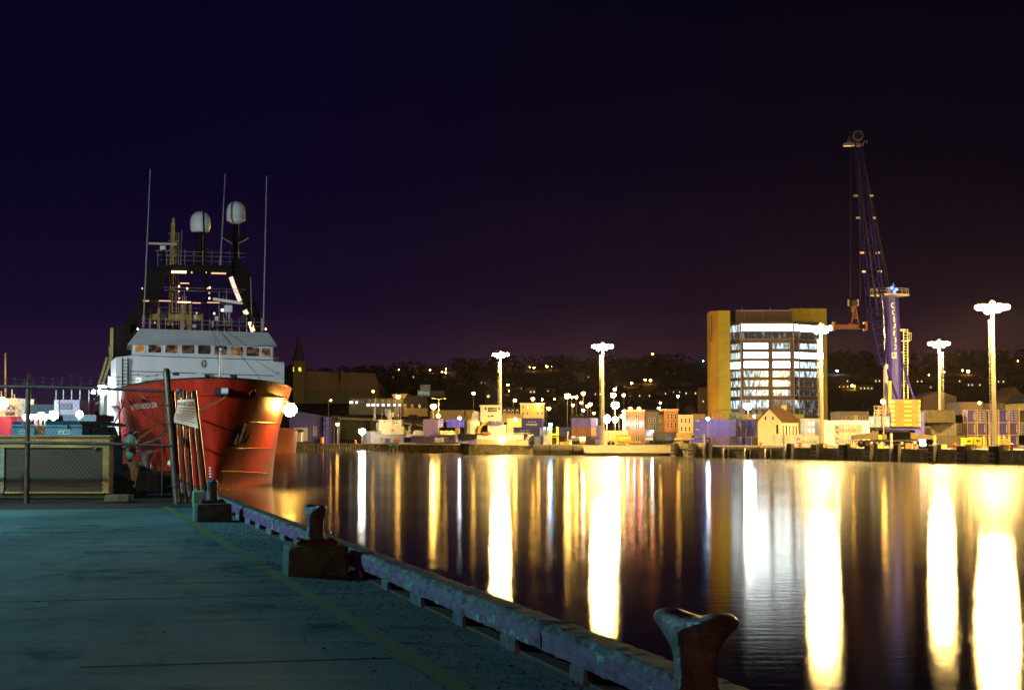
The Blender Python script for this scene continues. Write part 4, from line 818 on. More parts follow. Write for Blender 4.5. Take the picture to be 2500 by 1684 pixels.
def bldg(name, label, x0, x1, yt, yb, Y, depth, mat, cat='building', wins=(), cornice=None, roof=None, roofm=None, group=None, base=None):
    a, b = XP(x0,Y), XP(x1,Y); zt = ZP(yt,Y); zb = ZP(yb,Y) if base is None else base
    t = thing(name, label, cat, ((a+b)/2,Y,zb), 0, group); MB().box(a,b,Y,Y+depth,zb,zt).build('wall', mat, t)
    if cornice: MB().box(a-.25,b+.25,Y-.3,Y+depth+.2,zt+.001,zt+.35).box(a-.1,b+.1,Y-.14,Y-.002,zt-.25,zt).build('cornice', cornice, t)
    if roof: 
        if roof > 0: MB().prismy([(a-.4,zt),(b+.4,zt),((a+b)/2,zt+roof)],Y-.4,Y+depth+.4).build('roof', roofm, t)
        else: MB().add([(a-.4,Y-.4,zt),(b+.4,Y-.4,zt),(b+.4,Y+depth+.4,zt),(a-.4,Y+depth+.4,zt),(a-.4,Y+depth/2,zt-roof),(b+.4,Y+depth/2,zt-roof)],[(3,2,1,0),(0,1,5,4),(2,3,4,5),(0,4,3),(1,2,5)]).build('roof', roofm, t)
    for w in wins: window(t, *w[:4], Y, *(w[4:]))
    return t
def grid(cols, rows, hw, hh, *a): return [(x-hw,y-hh,x+hw,y+hh,*a) for y in rows for x in cols]
slate = M('slate_roof',(.035,.03,.03),.7,var=.3); brownr = M('brown_roof',(.10,.055,.03),.8,var=.25,scale=.5)
# street of brick and painted fronts
brick = M('orange_brick',(.36,.17,.08),.8,var=.3,scale=2.5,dirt=(.46,.30,.16),dscale=1.2)
t = bldg('brick_building','three storey tan brick building with red roof lamps',1527,1574,1003,1086,490,12,brick,cornice=M('cream_cornice',(.6,.48,.3),.7),wins=grid((1533,1538,1554,1559),(1017,1041,1069),1.9,5.5))
bldg('grey_row_house','grey two storey front between brick and orange buildings',1575,1608,1003,1086,492,12,M('grey_front',(.16,.14,.12),.8,var=.25),wins=grid((1586.5,1598),(1026,1044),2.4,6),cornice=slate)
bldg('olive_row_house','narrow olive front squeezed beside the orange building',1608.3,1622,1012,1086,491,12,M('olive_front',(.20,.17,.06),.8,var=.2),wins=grid((1612,1619),(1027,1045),1.8,5))
bldg('orange_row_house','orange painted three storey front with tall dark windows',1622.4,1656,1001,1070,489,13,M('orange_front',(.50,.18,.03),.75,var=.2),wins=grid((1631,1640,1649.5),(1016,1038),2.6,6.5),cornice=M('cream_cornice',(.6,.48,.3),.7))
t = bldg('cream_row_house','pale cream painted front beside the long blue containers',1656.5,1693,1012,1072,487,14,M('cream_front',(.66,.58,.34),.75,var=.12),wins=grid((1664.5,1674,1683.5),(1026.5,1047),2,5.2))
bldg('yellow_shed','low yellow shed with dark doorway under the cream front',1654,1712,1056,1086,480,8,M('yellow_shed_wall',(.52,.36,.08),.8,var=.2),cat='shed',wins=[(1687,1062,1697,1074)])
bldg('tan_back_building','long tan building wall running back from the cream front',1694,1722,1010,1080,500,30,M('tan_back',(.30,.22,.10),.8,var=.2),wins=[(1696,1028,1700,1053)])
yb = M('yellow_clapboard',(.55,.42,.14),.8,var=.15,scale=1)
t = bldg('yellow_house','flat roofed yellow house with white framed windows above dark containers',1270,1329,986,1030,560,14,yb,cornice=wtrim,wins=grid((1277,1288,1313,1323),(993.5,1008.5),3,3.6)+[(1286,991,1291,996,wlit)],cat='house')
def mansard(label, x0, x1, yt, ym, yb_, Y, doors):
    a, b = XP(x0,Y), XP(x1,Y); t = thing('mansard_building', label, 'building', ((a+b)/2,Y,ZD)); MB().box(a,b,Y,Y+12,ZP(yb_,Y),ZP(ym,Y)).build('wall', M('tan_wall',(.36,.27,.13),.8,var=.2), t)
    MB().hexa([(a-.2,Y-.2,ZP(ym,Y)),(b+.2,Y-.2,ZP(ym,Y)),(b+.2,Y+12,ZP(ym,Y)),(a-.2,Y+12,ZP(ym,Y))],[(a+.6,Y+1.3,ZP(yt,Y)),(b-.6,Y+1.3,ZP(yt,Y)),(b-.6,Y+11,ZP(yt,Y)),(a+.6,Y+11,ZP(yt,Y))]).build('mansard_roof', slate, t)
    for x in doors:
        w = 3.0; d = MB().box(XP(x-w,Y),XP(x+w,Y),Y-.25,Y+1.4,ZP(ym-.8,Y),ZP(ym-7,Y)).prismy([(XP(x-w-.6,Y),ZP(ym-7,Y)),(XP(x+w+.6,Y),ZP(ym-7,Y)),(XP(x,Y),ZP(ym-10.5,Y))],Y-.35,Y+1.4).build('dormer', wtrim, t)
        MB().box(XP(x-1.9,Y),XP(x+1.9,Y),Y-.3,Y-.252,ZP(ym-1.6,Y),ZP(ym-6.4,Y)).build('pane', gdark, d)
    return t
mansard('dark mansard roofed block with white dormers beside the yellow house',1226,1269,995,1009,1030,570,(1232,1242.5,1251.5,1262.5))
mansard('brown mansard roofed house with cream dormers above the grey ship',982,1042,966,996,1016,640,(989,1006,1024))
t = bldg('blue_warehouse','bright blue corrugated warehouse with white roller door by the left wharf',706,789,1016,1090,585,30,M('blue_cladding',(.10,.10,.46),.6,var=.2,scale=.5,stretch=(4,1,.3)),cat='warehouse')
Yw = 585; MB().add([(XP(704,Yw),Yw-.4,ZP(1016,Yw)),(XP(790,Yw),Yw-.4,ZP(1016,Yw)),(XP(724,Yw),Yw-.4,ZP(1004,Yw)),(XP(704,Yw),Yw+30,ZP(1016,Yw)),(XP(790,Yw),Yw+30,ZP(1016,Yw)),(XP(724,Yw),Yw+30,ZP(1004,Yw))],[(0,1,2),(3,5,4),(0,2,5,3),(1,4,5,2),(0,3,4,1)]).build('roof', MATS['blue_cladding'], t)
MB().box(XP(717,Yw),XP(751,Yw),Yw-.12,Yw-.01,ZP(1076,Yw),ZP(1043.5,Yw)).build('roller_door', M('door_white',(.72,.66,.56),.6,var=.1), t); window(t,765,1041,773.5,1063,Yw,M('frosted',(.3,.3,.24),.4),None,True)
t = bldg('small_white_shed','small cream shed with dark roof before the blue warehouse',703,735,1055,1078,577,6,M('shed_cream',(.66,.60,.44),.8,var=.15),cat='shed',roof=-.9,roofm=brownr)
bldg('low_white_office','long low cream terminal shed behind the tug, flat roofed',1050,1155,1001,1030,650,12,M('terminal_cream',(.42,.34,.20),.8,var=.15),cat='shed',wins=grid((1087,1106,1126,1133,1138),(1005,),1.6,1.8)); 
bldg('tan_gable_shed','pale tan shed with broad doors between tug and dark containers',1238,1275,1020,1085,540,14,M('tan_shed',(.50,.40,.16),.8,var=.12),cat='shed',roof=-1.2,roofm=M('tan_roof',(.4,.32,.18),.8))
# harbour office with lit windows, big dark roof, church
od = M('olive_stone',(.13,.12,.075),.85,var=.25,scale=.6)
t = bldg('harbour_office','dark harbour office with a row of bright window bays',852,985,972,1012,640,16,od,wins=grid((862,873,884,903,918,934,949,963,976),(979,),2.6,3,gdark))
for x, g in ((857,5),(870,3.4),(899,5),(911,5),(922,3.6),(935,4.4),(949,4.4),(963,3.6),(975,3.2)):
    y = 982 if x < 880 else 988.5; window(t,x-g,y-3.6,x+g,y+3.6,639.2,wcool,od,False)
MB().add([(XP(960,640),639,ZP(972,640)),(XP(988,640),639,ZP(972,640)),(XP(996,640),638.6,ZP(961,640)),(XP(956,640),638.6,ZP(962,640)),(XP(960,640),656,ZP(972,640)),(XP(988,640),656,ZP(972,640)),(XP(996,640),656,ZP(961,640)),(XP(956,640),656,ZP(962,640))],[(0,1,2,3),(7,6,5,4),(3,2,6,7),(1,5,6,2),(0,3,7,4),(0,4,5,1)]).build('flared_roof', M('flare_tan',(.28,.22,.12),.8), t)
Yc = 740; ar = M('arena_roof_brown',(.30,.21,.11),.85,var=.15,scale=.3)
t = thing('basilica_hall','huge plain brown hipped roof behind the harbour office','hall',(XP(833,Yc),Yc,hz(XP(833,Yc),Yc)))
MB().hexa([P(738,951,Yc),P(926,951,Yc),P(926,951,Yc)+Vector((0,40,0)),P(738,951,Yc)+Vector((0,40,0))],[P(741,906,Yc+9),P(916,911,Yc+9),P(912,911,Yc+22),P(744,906,Yc+22)]).build('roof', ar, t); MB().box(XP(740,Yc),XP(924,Yc),Yc+.4,Yc+39,ZP(985,Yc),ZP(951.2,Yc)).build('wall', od, t)
for x in (833,): MB().box(XP(831,Yc),XP(836,Yc),Yc+2,Yc+7,ZP(950,Yc),ZP(906,Yc)).build('buttress', ar, t)
t = thing('church_tower','dark church tower with pointed spire and glowing yellow belfry','church',(XP(729,Yc-8),Yc-8,0)); Yt = Yc-8
MB().box(XP(715,Yt),XP(743,Yt),Yt,Yt+5,ZP(985,Yt),ZP(882,Yt)).build('tower', M('church_stone',(.16,.14,.06),.85,var=.25), t)
c = P(729,882,Yt+2.5); MB().lathe(c,[(3.1,0),(1.5,5),(.25,13.2),(.02,13.8)],8).build('spire', slate, t); MB().box(XP(713,Yt),XP(745,Yt),Yt-.3,Yt+5.3,ZP(883.6,Yt),ZP(880.8,Yt)).build('string_course', M('church_stone'), t)
for x, w in ((715.5,1.6),(731,4)): window(t,x-w,896,x+w,907,Yt,GLOW('belfry',(.4,.3,.01),(1,.85,.08),1.5,(.9,.9,.9),.35,.6),M('church_stone'),False)
# ---------------------------------------------------------------- hillside houses
walls = [M('house_%s' % n, c, .85, var=.2) for n, c in (('grey',(.20,.18,.16)),('dull_red',(.18,.07,.045)),('cream',(.36,.30,.20)),('brown',(.13,.085,.055)),('slate',(.13,.14,.15)))]
HH = [(968,920,24,12,1,'long low block under the row of ridge lamps',3,1),(1003,921,22,11,3,'brown house beside the low block under the ridge lamps',2,0),(1034,924,16,10,0,'small grey house below the brightest ridge lamps',1,-1),(1066,925,18,12,1,'dull red house under the closest pair of ridge lamps',2,-1),(1115,940,26,14,0,'grey hillside house left of the first high mast',2,-1),(1180,935,20,12,3,'brown hillside house above the mansard block',2,0),(1268,948,22,14,1,'dull red house beside the two lamps up the slope',2,-1),(1296,958,24,14,2,'cream house above the flat roofed yellow house',3,0),(1345,955,26,15,3,'brown house below the lone bright slope lamp',2,-1),(1372,974,22,14,0,'grey house near the bright street lamp cluster',2,-1),(1416,928,24,22,2,'pale tower house high on the middle slope',1,0),(1437,920,10,10,2,'tiny pale gabled house beside the tower house',1,1),(1460,962,24,16,1,'dull red house behind the second high mast',2,-1),(1515,948,30,18,0,'grey stepped house below the upper right lamps',3,0),(1562,972,60,24,1,'long dark red brick block behind the tan brick building',5,0),(1617,962,34,20,3,'brown gabled house above the orange building',2,1),(1652,958,30,16,0,'grey roofed house beside the slope street lamp',2,-1),(1693,962,46,22,3,'brown terrace with one lit window beside the office tower',4,-1),(1725,1000,30,60,3,'tall dark brown block against the office tower flank',2,0),(1680,938,26,12,1,'dull red house upslope of the brown terrace',2,-1),(2058,932,34,14,0,'grey terrace right beside the office tower',4,0),(2066,944,40,10,3,'low brown terrace beneath the grey one by the tower',4,0),(2112,948,44,16,2,'cream terrace below the crane boom foot',5,-1),(2140,930,26,10,0,'small grey row behind the crane tower',3,0),(2232,934,50,18,3,'broad brown block behind the crane ladder mast',5,0),(2262,945,36,14,0,'grey house between crane and short yard light',3,-1),(2330,930,40,14,1,'dull red terrace under the twin orange lamps',4,-1),(2385,940,46,16,3,'brown terrace between the two right yard lights',5,-1),(2440,934,36,16,0,'grey block behind the tallest yard light',3,0),(2484,925,30,18,1,'dull red house at the far upper end of the slope',2,-1)]
rg = random.Random(21)
for (px, py, w, h, mi, lab, nw, rf) in HH:
    p = hill_hit(px, min(py+4, 990)); Y = p.y; s = Y/4000; zb = p.z-1.5; yb_ = 1068-(zb-CZ)/s
    if py > 985: zb = ZD; Y = 640
    t = bldg('hillside_house', lab, px-w/2, px+w/2, py-h*(.5 if rf else .9), None, Y, 9, walls[mi], 'house', base=zb, roof={0:None,1:h*s*.45,-1:-h*s*.4}[rf], roofm=slate, group='houses on the dark hillside')
    for i in range(nw):
        x = px-w/2+w*(i+.5)/nw; y = py-h*.5+h*.45*(.5 if rf else .2)+2; l_ = rg.random() < .5
        window(t, x-1.5, y, x+1.5, y+4, Y, wlit if l_ else gdark, walls[2] if mi != 2 else wtrim, False)
t = bldg('pale_blue_building','pale blue lit block with small roof room on the slope',1019,1050,952,967,720,14,M('pale_blue_wall',(.42,.55,.60),.7,var=.1),wins=()); MB().box(XP(1025,720),XP(1049,720),721,727,ZP(951.8,720),ZP(938.5,720)).build('roof_room', MATS['pale_blue_wall'], t); MB().box(XP(1050.3,720),XP(1084,720),722,730,ZP(967,720),ZP(953,720)).build('annex', walls[4], t)
for i in range(5): window(t,1021.5+i*5.6,955,1025+i*5.6,963,720,GLOW('blue_lit_room',(.1,.2,.25),(.4,.6,.65),.8),None,False)
# right-hand sheds and gables
gr = M('grey_violet_wall',(.30,.24,.22),.8,var=.15)
bldg('gabled_shed','wide shallow gabled shed behind the shorter yard light',2255,2337,970,1010,560,20,M('shed_tan',(.22,.15,.10),.8,var=.2),cat='shed',roof=2.2,roofm=M('shed_roof_tan',(.25,.18,.12),.8))
bldg('long_white_shed','long pale shed with a lamp above the grey containers',2345,2402,981,1012,520,16,gr,cat='shed'); bldg('long_grey_annex','long low grey annex with small windows behind the tallest light',2402.5,2478,984,1012,522,16,M('annex_grey',(.25,.20,.18),.8,var=.15),cat='shed',wins=grid((2397,2418,2446,2459),(990,),2,2.4))
bldg('gabled_house','steep gabled dark house at the far end of the container yard',2461,2498,965,1012,540,14,walls[3],cat='house',roof=2.8,roofm=brownr); bldg('pale_gabled_house','pale yellow gable end just entering beside the steep dark house',2489,2530,985,1012,500,14,M('pale_gable',(.55,.46,.22),.8),cat='house',roof=3,roofm=slate)
bldg('flat_office','low grey flat roofed office behind the white lettered containers',2052,2122,1004,1040,520,16,M('office_grey',(.26,.20,.14),.8,var=.15),cat='office',wins=grid((2061,2072,2084,2098,2110),(1019,),4,3,gdark)+[(2085,1014,2095,1026,M('blind',(.5,.45,.35),.7))])
whw = M('white_wall',(.74,.70,.58),.7,var=.08)
bldg('white_transit_shed','large blown out white transit shed beside the yard light',2012,2124,1026,1092,455,14,whw,cat='shed'); bldg('white_office_block','two storey white glazed entrance block under the office tower',1968,2004,1021,1070,520,10,M('white_wall'),cat='building',wins=grid((1976,1986,1996),(1033,1050),3.5,5,wcool))
# white pitched house
HY = 450; hm = mat_at((XP(1907,HY),HY,ZD), -radians(30)); s = HY/4000; hgt = (1090-1030)*s; gw_ = 52*s/cos(radians(30)); hl = 66*s/sin(radians(30))*.92
hs = thing('white_gabled_house','white gabled house with dark roof and chimney behind the container stacks','house',(XP(1907,HY),HY,ZD),-radians(30)); wc = M('white_clapboard',(.66,.58,.42),.8,var=.1,scale=1)
MB(hm).box(-gw_,0,0,hl,0,hgt).build('wall', wc, hs); pk = hgt+(1030-1000)*s
MB(hm).prismy([(-gw_,hgt),(0,hgt),(-gw_/2,pk)],.0,hl).build('gable', wc, hs)
rm = MB(hm); 
for sd in (0,1):
    e = .45; x0 = -gw_-e if sd == 0 else e; a = Vector((x0,0,hgt-e*(pk-hgt)/(gw_/2))); b = Vector((-gw_/2,0,pk)); n = Vector((0,0,.22))
    q = [a+Vector((0,-.5,.02)),b+Vector((0,-.5,.02)),b+Vector((0,hl+.5,.02)),a+Vector((0,hl+.5,.02))]; rm.hexa(q,[v+n for v in q])
rm.build('roof', brownr, hs); MB(hm).box(-gw_/2-.6,-gw_/2+.6,hl*.78,hl*.78+1.2,pk-.4,pk+1.1).build('chimney', M('chimney_tan',(.5,.4,.22),.8), hs)
def hwin(mk, *a): f = MB(hm).frame(*a[:4],.10,*a[4:]).build('window', wtrim, hs) if mk == 'f' else None; MB(hm).box(a[0]+.05,a[1]-.05,a[4]+.06,a[5]-.01,a[2]+.05,a[3]-.05).build('pane', gdark, f)
for x in (-gw_*.66,-gw_*.34): hwin('f',x-.35,x+.35,hgt+.1,hgt+1.2,-.12,0)
hwin('f',-gw_*.22,-gw_*.09,hgt*.45,hgt*.85,-.12,0)
for i in range(5):
    y = hl*(.1+.19*i); f = MB(hm).box(.0,.10,y-.5,y+.5,hgt*.28,hgt*.83).build('window', wtrim, hs); MB(hm).box(.06,.115,y-.38,y+.38,hgt*.31,hgt*.80).build('pane', gdark, f)
MB(hm).prismy([(.1,hgt*.18),(.1,hgt*.12),(2.0,hgt*.12)],hl*.3,hl*.7).build('porch_roof', brownr, hs)
# ---------------------------------------------------------------- office tower
TY = 560; tw = thing('office_tower','ten storey glass office tower with olive end blocks and lit floors','office tower',(XP(1885,TY),TY,ZD))
ol = M('olive_cladding',(.46,.36,.025),.7,var=.15,scale=.2); orr = M('orange_cladding',(.55,.30,.03),.7,var=.15,scale=.2); brn = M('brown_spandrel',(.13,.085,.065),.6,var=.2); mul = M('mullion_grey',(.32,.26,.24),.5); brnp = M('penthouse_brown',(.11,.07,.05),.8,var=.2)
def tz(y): return ZP(y,TY)
def tx(x): return XP(x,TY)
for q in range(8):
    MB().box(tx(1757),tx(1786),TY+1.5,TY+14,lerp(ZD,tz(757),q/8)+.04,lerp(ZD,tz(757),(q+1)/8)-.04).build('cladding_panel', ol, tw); MB().add([(tx(1740),TY+5,lerp(ZD,tz(757),q/8)+.04),(tx(1757)-.03,TY+1.5,lerp(ZD,tz(757),q/8)+.04),(tx(1757)-.03,TY+14,lerp(ZD,tz(757),q/8)+.04),(tx(1740),TY+14,lerp(ZD,tz(757),q/8)+.04),(tx(1740),TY+5,lerp(ZD,tz(757),(q+1)/8)-.04),(tx(1757)-.03,TY+1.5,lerp(ZD,tz(757),(q+1)/8)-.04),(tx(1757)-.03,TY+14,lerp(ZD,tz(757),(q+1)/8)-.04),(tx(1740),TY+14,lerp(ZD,tz(757),(q+1)/8)-.04)],[(0,3,2,1),(4,5,6,7),(0,1,5,4),(1,2,6,5),(2,3,7,6),(3,0,4,7)]).build('cladding_panel', orr, tw)
    MB().box(tx(1944),tx(2033),TY+8.4,TY+24,lerp(ZD,tz(748),q/8)+.04,lerp(ZD,tz(748),(q+1)/8)-.04).build('cladding_panel', ol, tw)
MB().box(tx(1738),tx(1765),TY-1,TY+1.2,ZD,tz(1010)).build('podium', M('podium_coral',(.55,.24,.12),.7), tw); MB().box(tx(1765.3),tx(1960),TY-3,TY-.6,ZD,tz(1011)).build('podium', ol, tw)
MB().box(tx(1802),tx(1941),TY+4,TY+22,tz(785),tz(755)).build('penthouse', brnp, tw); MB().box(tx(1802),tx(1941),TY+3.9,TY+4,tz(757),tz(754.5)).build('parapet', mul, tw)
for x in (1824,1868): MB().box(tx(x),tx(x+.5),TY+3.93,TY+3.99,tz(784),tz(756)).build('penthouse_joint', mul, tw)
for x in (1820,1890,1966): MB().tube((tx(x),TY+6,tz(757)),(tx(x),TY+6,tz(748)),.15,5).build('roof_mast', mul, tw)
core = [(1785.5,7),(1810,0),(1940,0),(1952.5,2.2),(2014,8),(2014,14),(1785.5,14)]
MB().prism([(tx(x)*(1+.9*d/TY),TY+d+.3) for x, d in core], ZD, tz(784)).build('core', brn, tw)
FLO = [(791,808,2),(809.5,827,0),(837,851.5,2),(859,874.5,2),(882,898,2),(905,920,1),(928,943,1),(951,966,1),(976,996,0),(999,1013,0)]
br2 = GLOW('office_bright',(.62,.86,.84),(.90,1.0,.98),8.5,(.35,.35,.8),.22,.45,3); br1 = GLOW('office_mid',(.06,.09,.10),(.72,.96,.98),1.7,(1.1,1.1,.28),.42,.62,4); br0 = GLOW('office_dim',(.02,.022,.026),(.45,.55,.56),.8,(.9,.9,.25),.52,.75,3)
BR = [br0, br1, br2]
def face(pa, pb, da, db, y0, y1, bright, mull, nm='window'):
    """a strip of glass on the tower face from column pa (depth da) to pb (depth db)"""
    A = Vector((tx(pa)*(1+.9*da/TY),TY+da,0)); B = Vector((tx(pb)*(1+.9*db/TY),TY+db,0)); d = (B-A); Ln = d.length; m = mat_at(A, math.atan2(d.y,d.x)); z0, z1 = tz(y1), tz(y0)
    f = MB(m).frame(.1,Ln-.1,z0-.1,z1+.1,.16,-.12,.24).build(nm, mul, tw); MB(m).box(.22,Ln-.22,-.0,.22,z0,z1).build('pane', BR[bright], f)
    mb = MB(m); n = max(1,int(Ln/mull))
    for i in range(1,n): mb.box(Ln*i/n-.05,Ln*i/n+.05,-.06,-.002,z0,z1)
    mb.build('mullions', mul, f)
for k, (y0, y1, b) in enumerate(FLO):
    face(1785.7,1810,7,0,y0+1,y1+1.5,[1,0,1,1,2,1,1,1,1,0][k],.95)
    if k in (0,1): face(1811,1939.5,0,0,y0,y1,b,2.4)
    elif k >= 8: face(1811,1879,0,0,y0,y1,1 if k == 8 else 0,1.6); face(1887,1939.5,0,0,y0,y1,b,1.6)
    else: face(1815.5,1878.5,0,0,y0,y1,b,1.05 if b == 1 else 2.2); face(1886.5,1932,0,0,y0,y1,1 if k == 2 else b,1.05 if b == 1 else 2.2)
    face(1940.2,1952.2,0,2.2,y0,y1,[2,0,0,2,2,1,0,0,1,0][k],1.2); face(1952.8,2014.5,2.2,8,y0,y1,[2,0,1,2,1,1,0,0,0,0][k],2.0)
for (x, d) in ((1810.4,-.1),(1940,-.1),(1952.5,2.1)): MB().tube((tx(x)*(1+.9*d/TY),TY+d-.15,ZD),(tx(x)*(1+.9*d/TY),TY+d-.15,tz(785)),.22,6).build('corner_post', mul, tw)
mb = MB()
for y in (786,788.5,829,833): mb.box(tx(1811),tx(1939.5),TY-.25,TY-.001,tz(y+.6),tz(y))
mb.build('ledge', mul, tw)
for (a, b, c_) in ((1665,984,2),): pass
for i, y in enumerate(range(770,830,9)): MB().box(tx(1741.6),tx(1743.6),TY+3.4,TY+4.7,tz(y+6),tz(y)).build('sign_letter_mark', brnp, tw)
# ---------------------------------------------------------------- trees that stand on their own
def tree(label, px, py_top, py_b, Y, R, mat=leaf2, zb=ZD):
    s = Y/4000; x = XP(px,Y); zt = ZP(py_top,Y); t = thing('tree', label, 'tree', (x,Y,zb)); rg = random.Random(px)
    mb = MB().tube((x,Y,zb),(x+.1,Y,lerp(zb,zt,.55)),.28,7,.16)
    for i in range(5): th = i*1.3; mb.tube((x+.05,Y,lerp(zb,zt,.35+.05*i)),(x+R*.6*cos(th),Y+R*.6*sin(th),lerp(zb,zt,.6+.06*i)),.12,5,.04)
    mb.build('trunk', M('bark',(.07,.05,.035),.9), t); mb = MB()
    for i in range(9): th = rg.uniform(0,6.28); r = R*.55*rg.random()**.5; leaves(mb,(x+r*cos(th),Y+r*sin(th),lerp(zb,zt,rg.uniform(.45,.82))),R*.5,60,.34,rg,.7)
    mb.build('crown', mat, t)
tree('round dark tree against the base of the office tower',1803,1001,1030,520,3.6); tree('smaller tree beside the round one under the white pole lamp',1782,1008,1030,522,2.4)
tree('broad tree lit green behind the middle containers',1408,1006,1030,560,3.6); tree('dim tree beside the two lamps over the grey row house',1604,984,1030,560,3.4,leaf); tree('dark tree between the terrace and tall brown block',1690,972,1030,600,4,leaf); tree('low tree beside the harbour office pole lamp',921,951,985,660,2.5,leaf,6); tree('sparse tree behind the dormered house',1012,1001,1016,610,2.4,leaf)
# ================================================================ CONTAINERS
CC = {'blue': (.04,.04,.46), 'violet': (.08,.066,.36), 'navy': (.022,.022,.15), 'plum': (.10,.065,.22), 'brown': (.17,.075,.035), 'orange': (.62,.27,.02), 'grey': (.075,.062,.04), 'olive': (.06,.048,.02), 'white': (.74,.70,.60), 'dark': (.05,.04,.055), 'steel': (.09,.12,.22)}
def cm(c): return M('container_'+c, CC[c], .55, var=.32, scale=.9, dirt=tuple(x*.55 for x in CC[c]), dscale=.5, damt=.36, stretch=(1,1,.5))
barm = M('locking_bar', (.55,.50,.45), .5, .3); logo = M('logo_white', (.75,.72,.66), .6); lgrey = M('logo_grey', (.15,.15,.17), .6); lblue = M('logo_blue', (.20,.28,.42), .6); yframe = M('yellow_frame',(.50,.36,.05),.6,var=.2)
NCON = {}
def container(lab, x0, xc, x1, yt, yb, Y, col, end='plain', rot=-30, endcol=None, text=None, group='shipping containers in the far yard', fr=None, zb=None):
    s = Y/4000; th = radians(rot); Ln = max(2, (xc-x0)*s/cos(th)); Wd = (x1-xc)*s/abs(sin(th)) if rot and x1 > xc else 2.44; H = (yb-yt)*s
    z = ZP(yb,Y) if zb is None else zb; org = Vector((XP(xc,Y),Y,z)); m = mat_at(org, th); t = thing('shipping_container', lab, 'container', org, th, group)
    c = cm(col); e = cm(endcol or col); f = fr or c; p = .09
    mb = MB(m); n = max(4,int(Ln/.42)); prof = []
    for i in range(n):
        a = -Ln+p+(Ln-2*p)*i/n; w = (Ln-2*p)/n; prof += [(a,.03),(a+w*.35,.03),(a+w*.5,.075),(a+w*.85,.075)]
    prof.append((-p,.03)); k = len(prof)
    mb.add([(x,y,p) for x,y in prof]+[(x,y,H-p) for x,y in prof],[(i,i+1,k+i+1,k+i) for i in range(k-1)]); mb.box(-Ln+.05,-.1,.08,Wd-.05,.05,H-.03); mb.build('walls', c, t)
    mb = MB(m)
    for x in (-Ln,-p*1.4):
        for y in (0,Wd-p*1.4): mb.box(x,x+p*1.4,y,y+p*1.4,0,H)
    for zz in (0.003,H-p-.003):
        for y in (.004,Wd-p-.004): mb.box(-Ln+p*1.4,-p*1.4,y,y+p,zz,zz+p)
        mb.box(-p-.004,-.004,p*1.4,Wd-p*1.4,zz,zz+p)
    mb.build('frame', f, t)
    if end == 'door':
        for q in (0,1):
            d = MB(m).box(-.07,-.02,lerp(.13,Wd-.13,q/2)+.01,lerp(.13,Wd-.13,(q+1)/2)-.01,.1,H-.1).build('door', e, t); mb = MB(m)
            for r in (.3,.7): y = lerp(.13,Wd-.13,(q+r)/2); mb.tube((.02,y,.1),(.02,y,H-.1),.03,4)
            for zz in (.22,.42,.62,.82): mb.box(-.01,.03,lerp(.13,Wd-.13,q/2)+.12,lerp(.13,Wd-.13,(q+1)/2)-.12,H*zz,H*zz+.10)
            mb.build('locking_bars', barm, d)
    else:
        mb = MB(m); n = 7
        for i in range(n): y = .14+(Wd-.28)*i/n; w = (Wd-.28)/n; mb.box(-.07,-.02-.03*(i%2),y,y+w,.1,H-.1)
        mb.build('end_panel', e, t)
        if end == 'stripe': MB(m).box(-.015,-.005,Wd*.78,Wd*.84,H*.2,H*.85).build('marker_stripe', logo, t)
    if text:
        for (tx_, u, v, sz, mt) in text: MB(m).text(tx_, sz, lambda a, b: (-Ln+u*Ln+a, -.012, v*H+b), 'CENTER').build('lettering', mt, t)
    NCON[t] = (m, Ln, Wd, H); return t
C = container
LD = 'levels of the long violet stack by the cream front'
id_ = [('0',.06,.8,.55,logo),('1',.95,.8,.4,logo)]
C('long violet container topmost beside the small white lamp on the stack',1702,1797,1810,1023,1044.3,470,'violet',text=[('OCX',.07,.76,.55,logo)],end='stripe')
C('long violet container in the middle level under the small white lamp',1702,1797,1810,1044.5,1065.6,470,'violet',text=[('OCX',.07,.76,.55,logo)],end='door')
C('loose blue container at the outer end of the bottom row with wave logo',1687,1730,1738,1067,1087,462,'blue',rot=-14,text=[('OCX',.08,.74,.55,logo),('OCEANEX',.84,.14,.62,logo),('~ ~ ~',.84,.5,.9,logo)])
C('violet container with pale doors in the bottom row by the second pale pile',1742,1783,1803,1065.8,1087.5,466,'plum',end='door',endcol='violet',rot=-40)
C('short blue container on top, next right of the long violet ones',1811.5,1826,1838.5,1023.6,1044.4,474,'blue',rot=-40,text=[('2',.8,.7,.5,logo)])
C('short violet container on top in the middle of the row end',1839.5,1852,1863.5,1023.8,1044.4,476,'violet',rot=-40)
C('violet container at the top corner against the white gabled house',1840+24.5,1877,1865+0+24,1024,1044.4,478,'violet',rot=-40)
C('doored violet container under the short blue one',1810.8,1812,1824,1044.6,1066,472,'violet',end='door',rot=-40); C('blue container with doors in the middle level, just right of the doored violet one',1825,1839,1851,1044.6,1066,474,'blue',end='door',rot=-40)
C('plum container of the middle level showing a dark side',1839.5,1852.5,1863.5,1044.8,1066,477,'plum',end='door',endcol='violet',rot=-40); C('doored violet container sticking out in front of the white house wall',1864,1866,1887,1047,1066,480,'violet',end='door',rot=-60)
C('violet container of the bottom row between two doored ends',1804,1811,1824,1067,1087.5,468,'violet',rot=-40,text=None); C('deep blue container of the bottom row beside the rusty grey one',1824.5,1836,1839,1067,1087.5,468,'blue',rot=-20)
C('rusty grey container with yellow lit doors in the bottom row',1839.5,1882,1903,1065,1088,462,'olive',end='door',endcol='grey',rot=-40,fr=yframe)
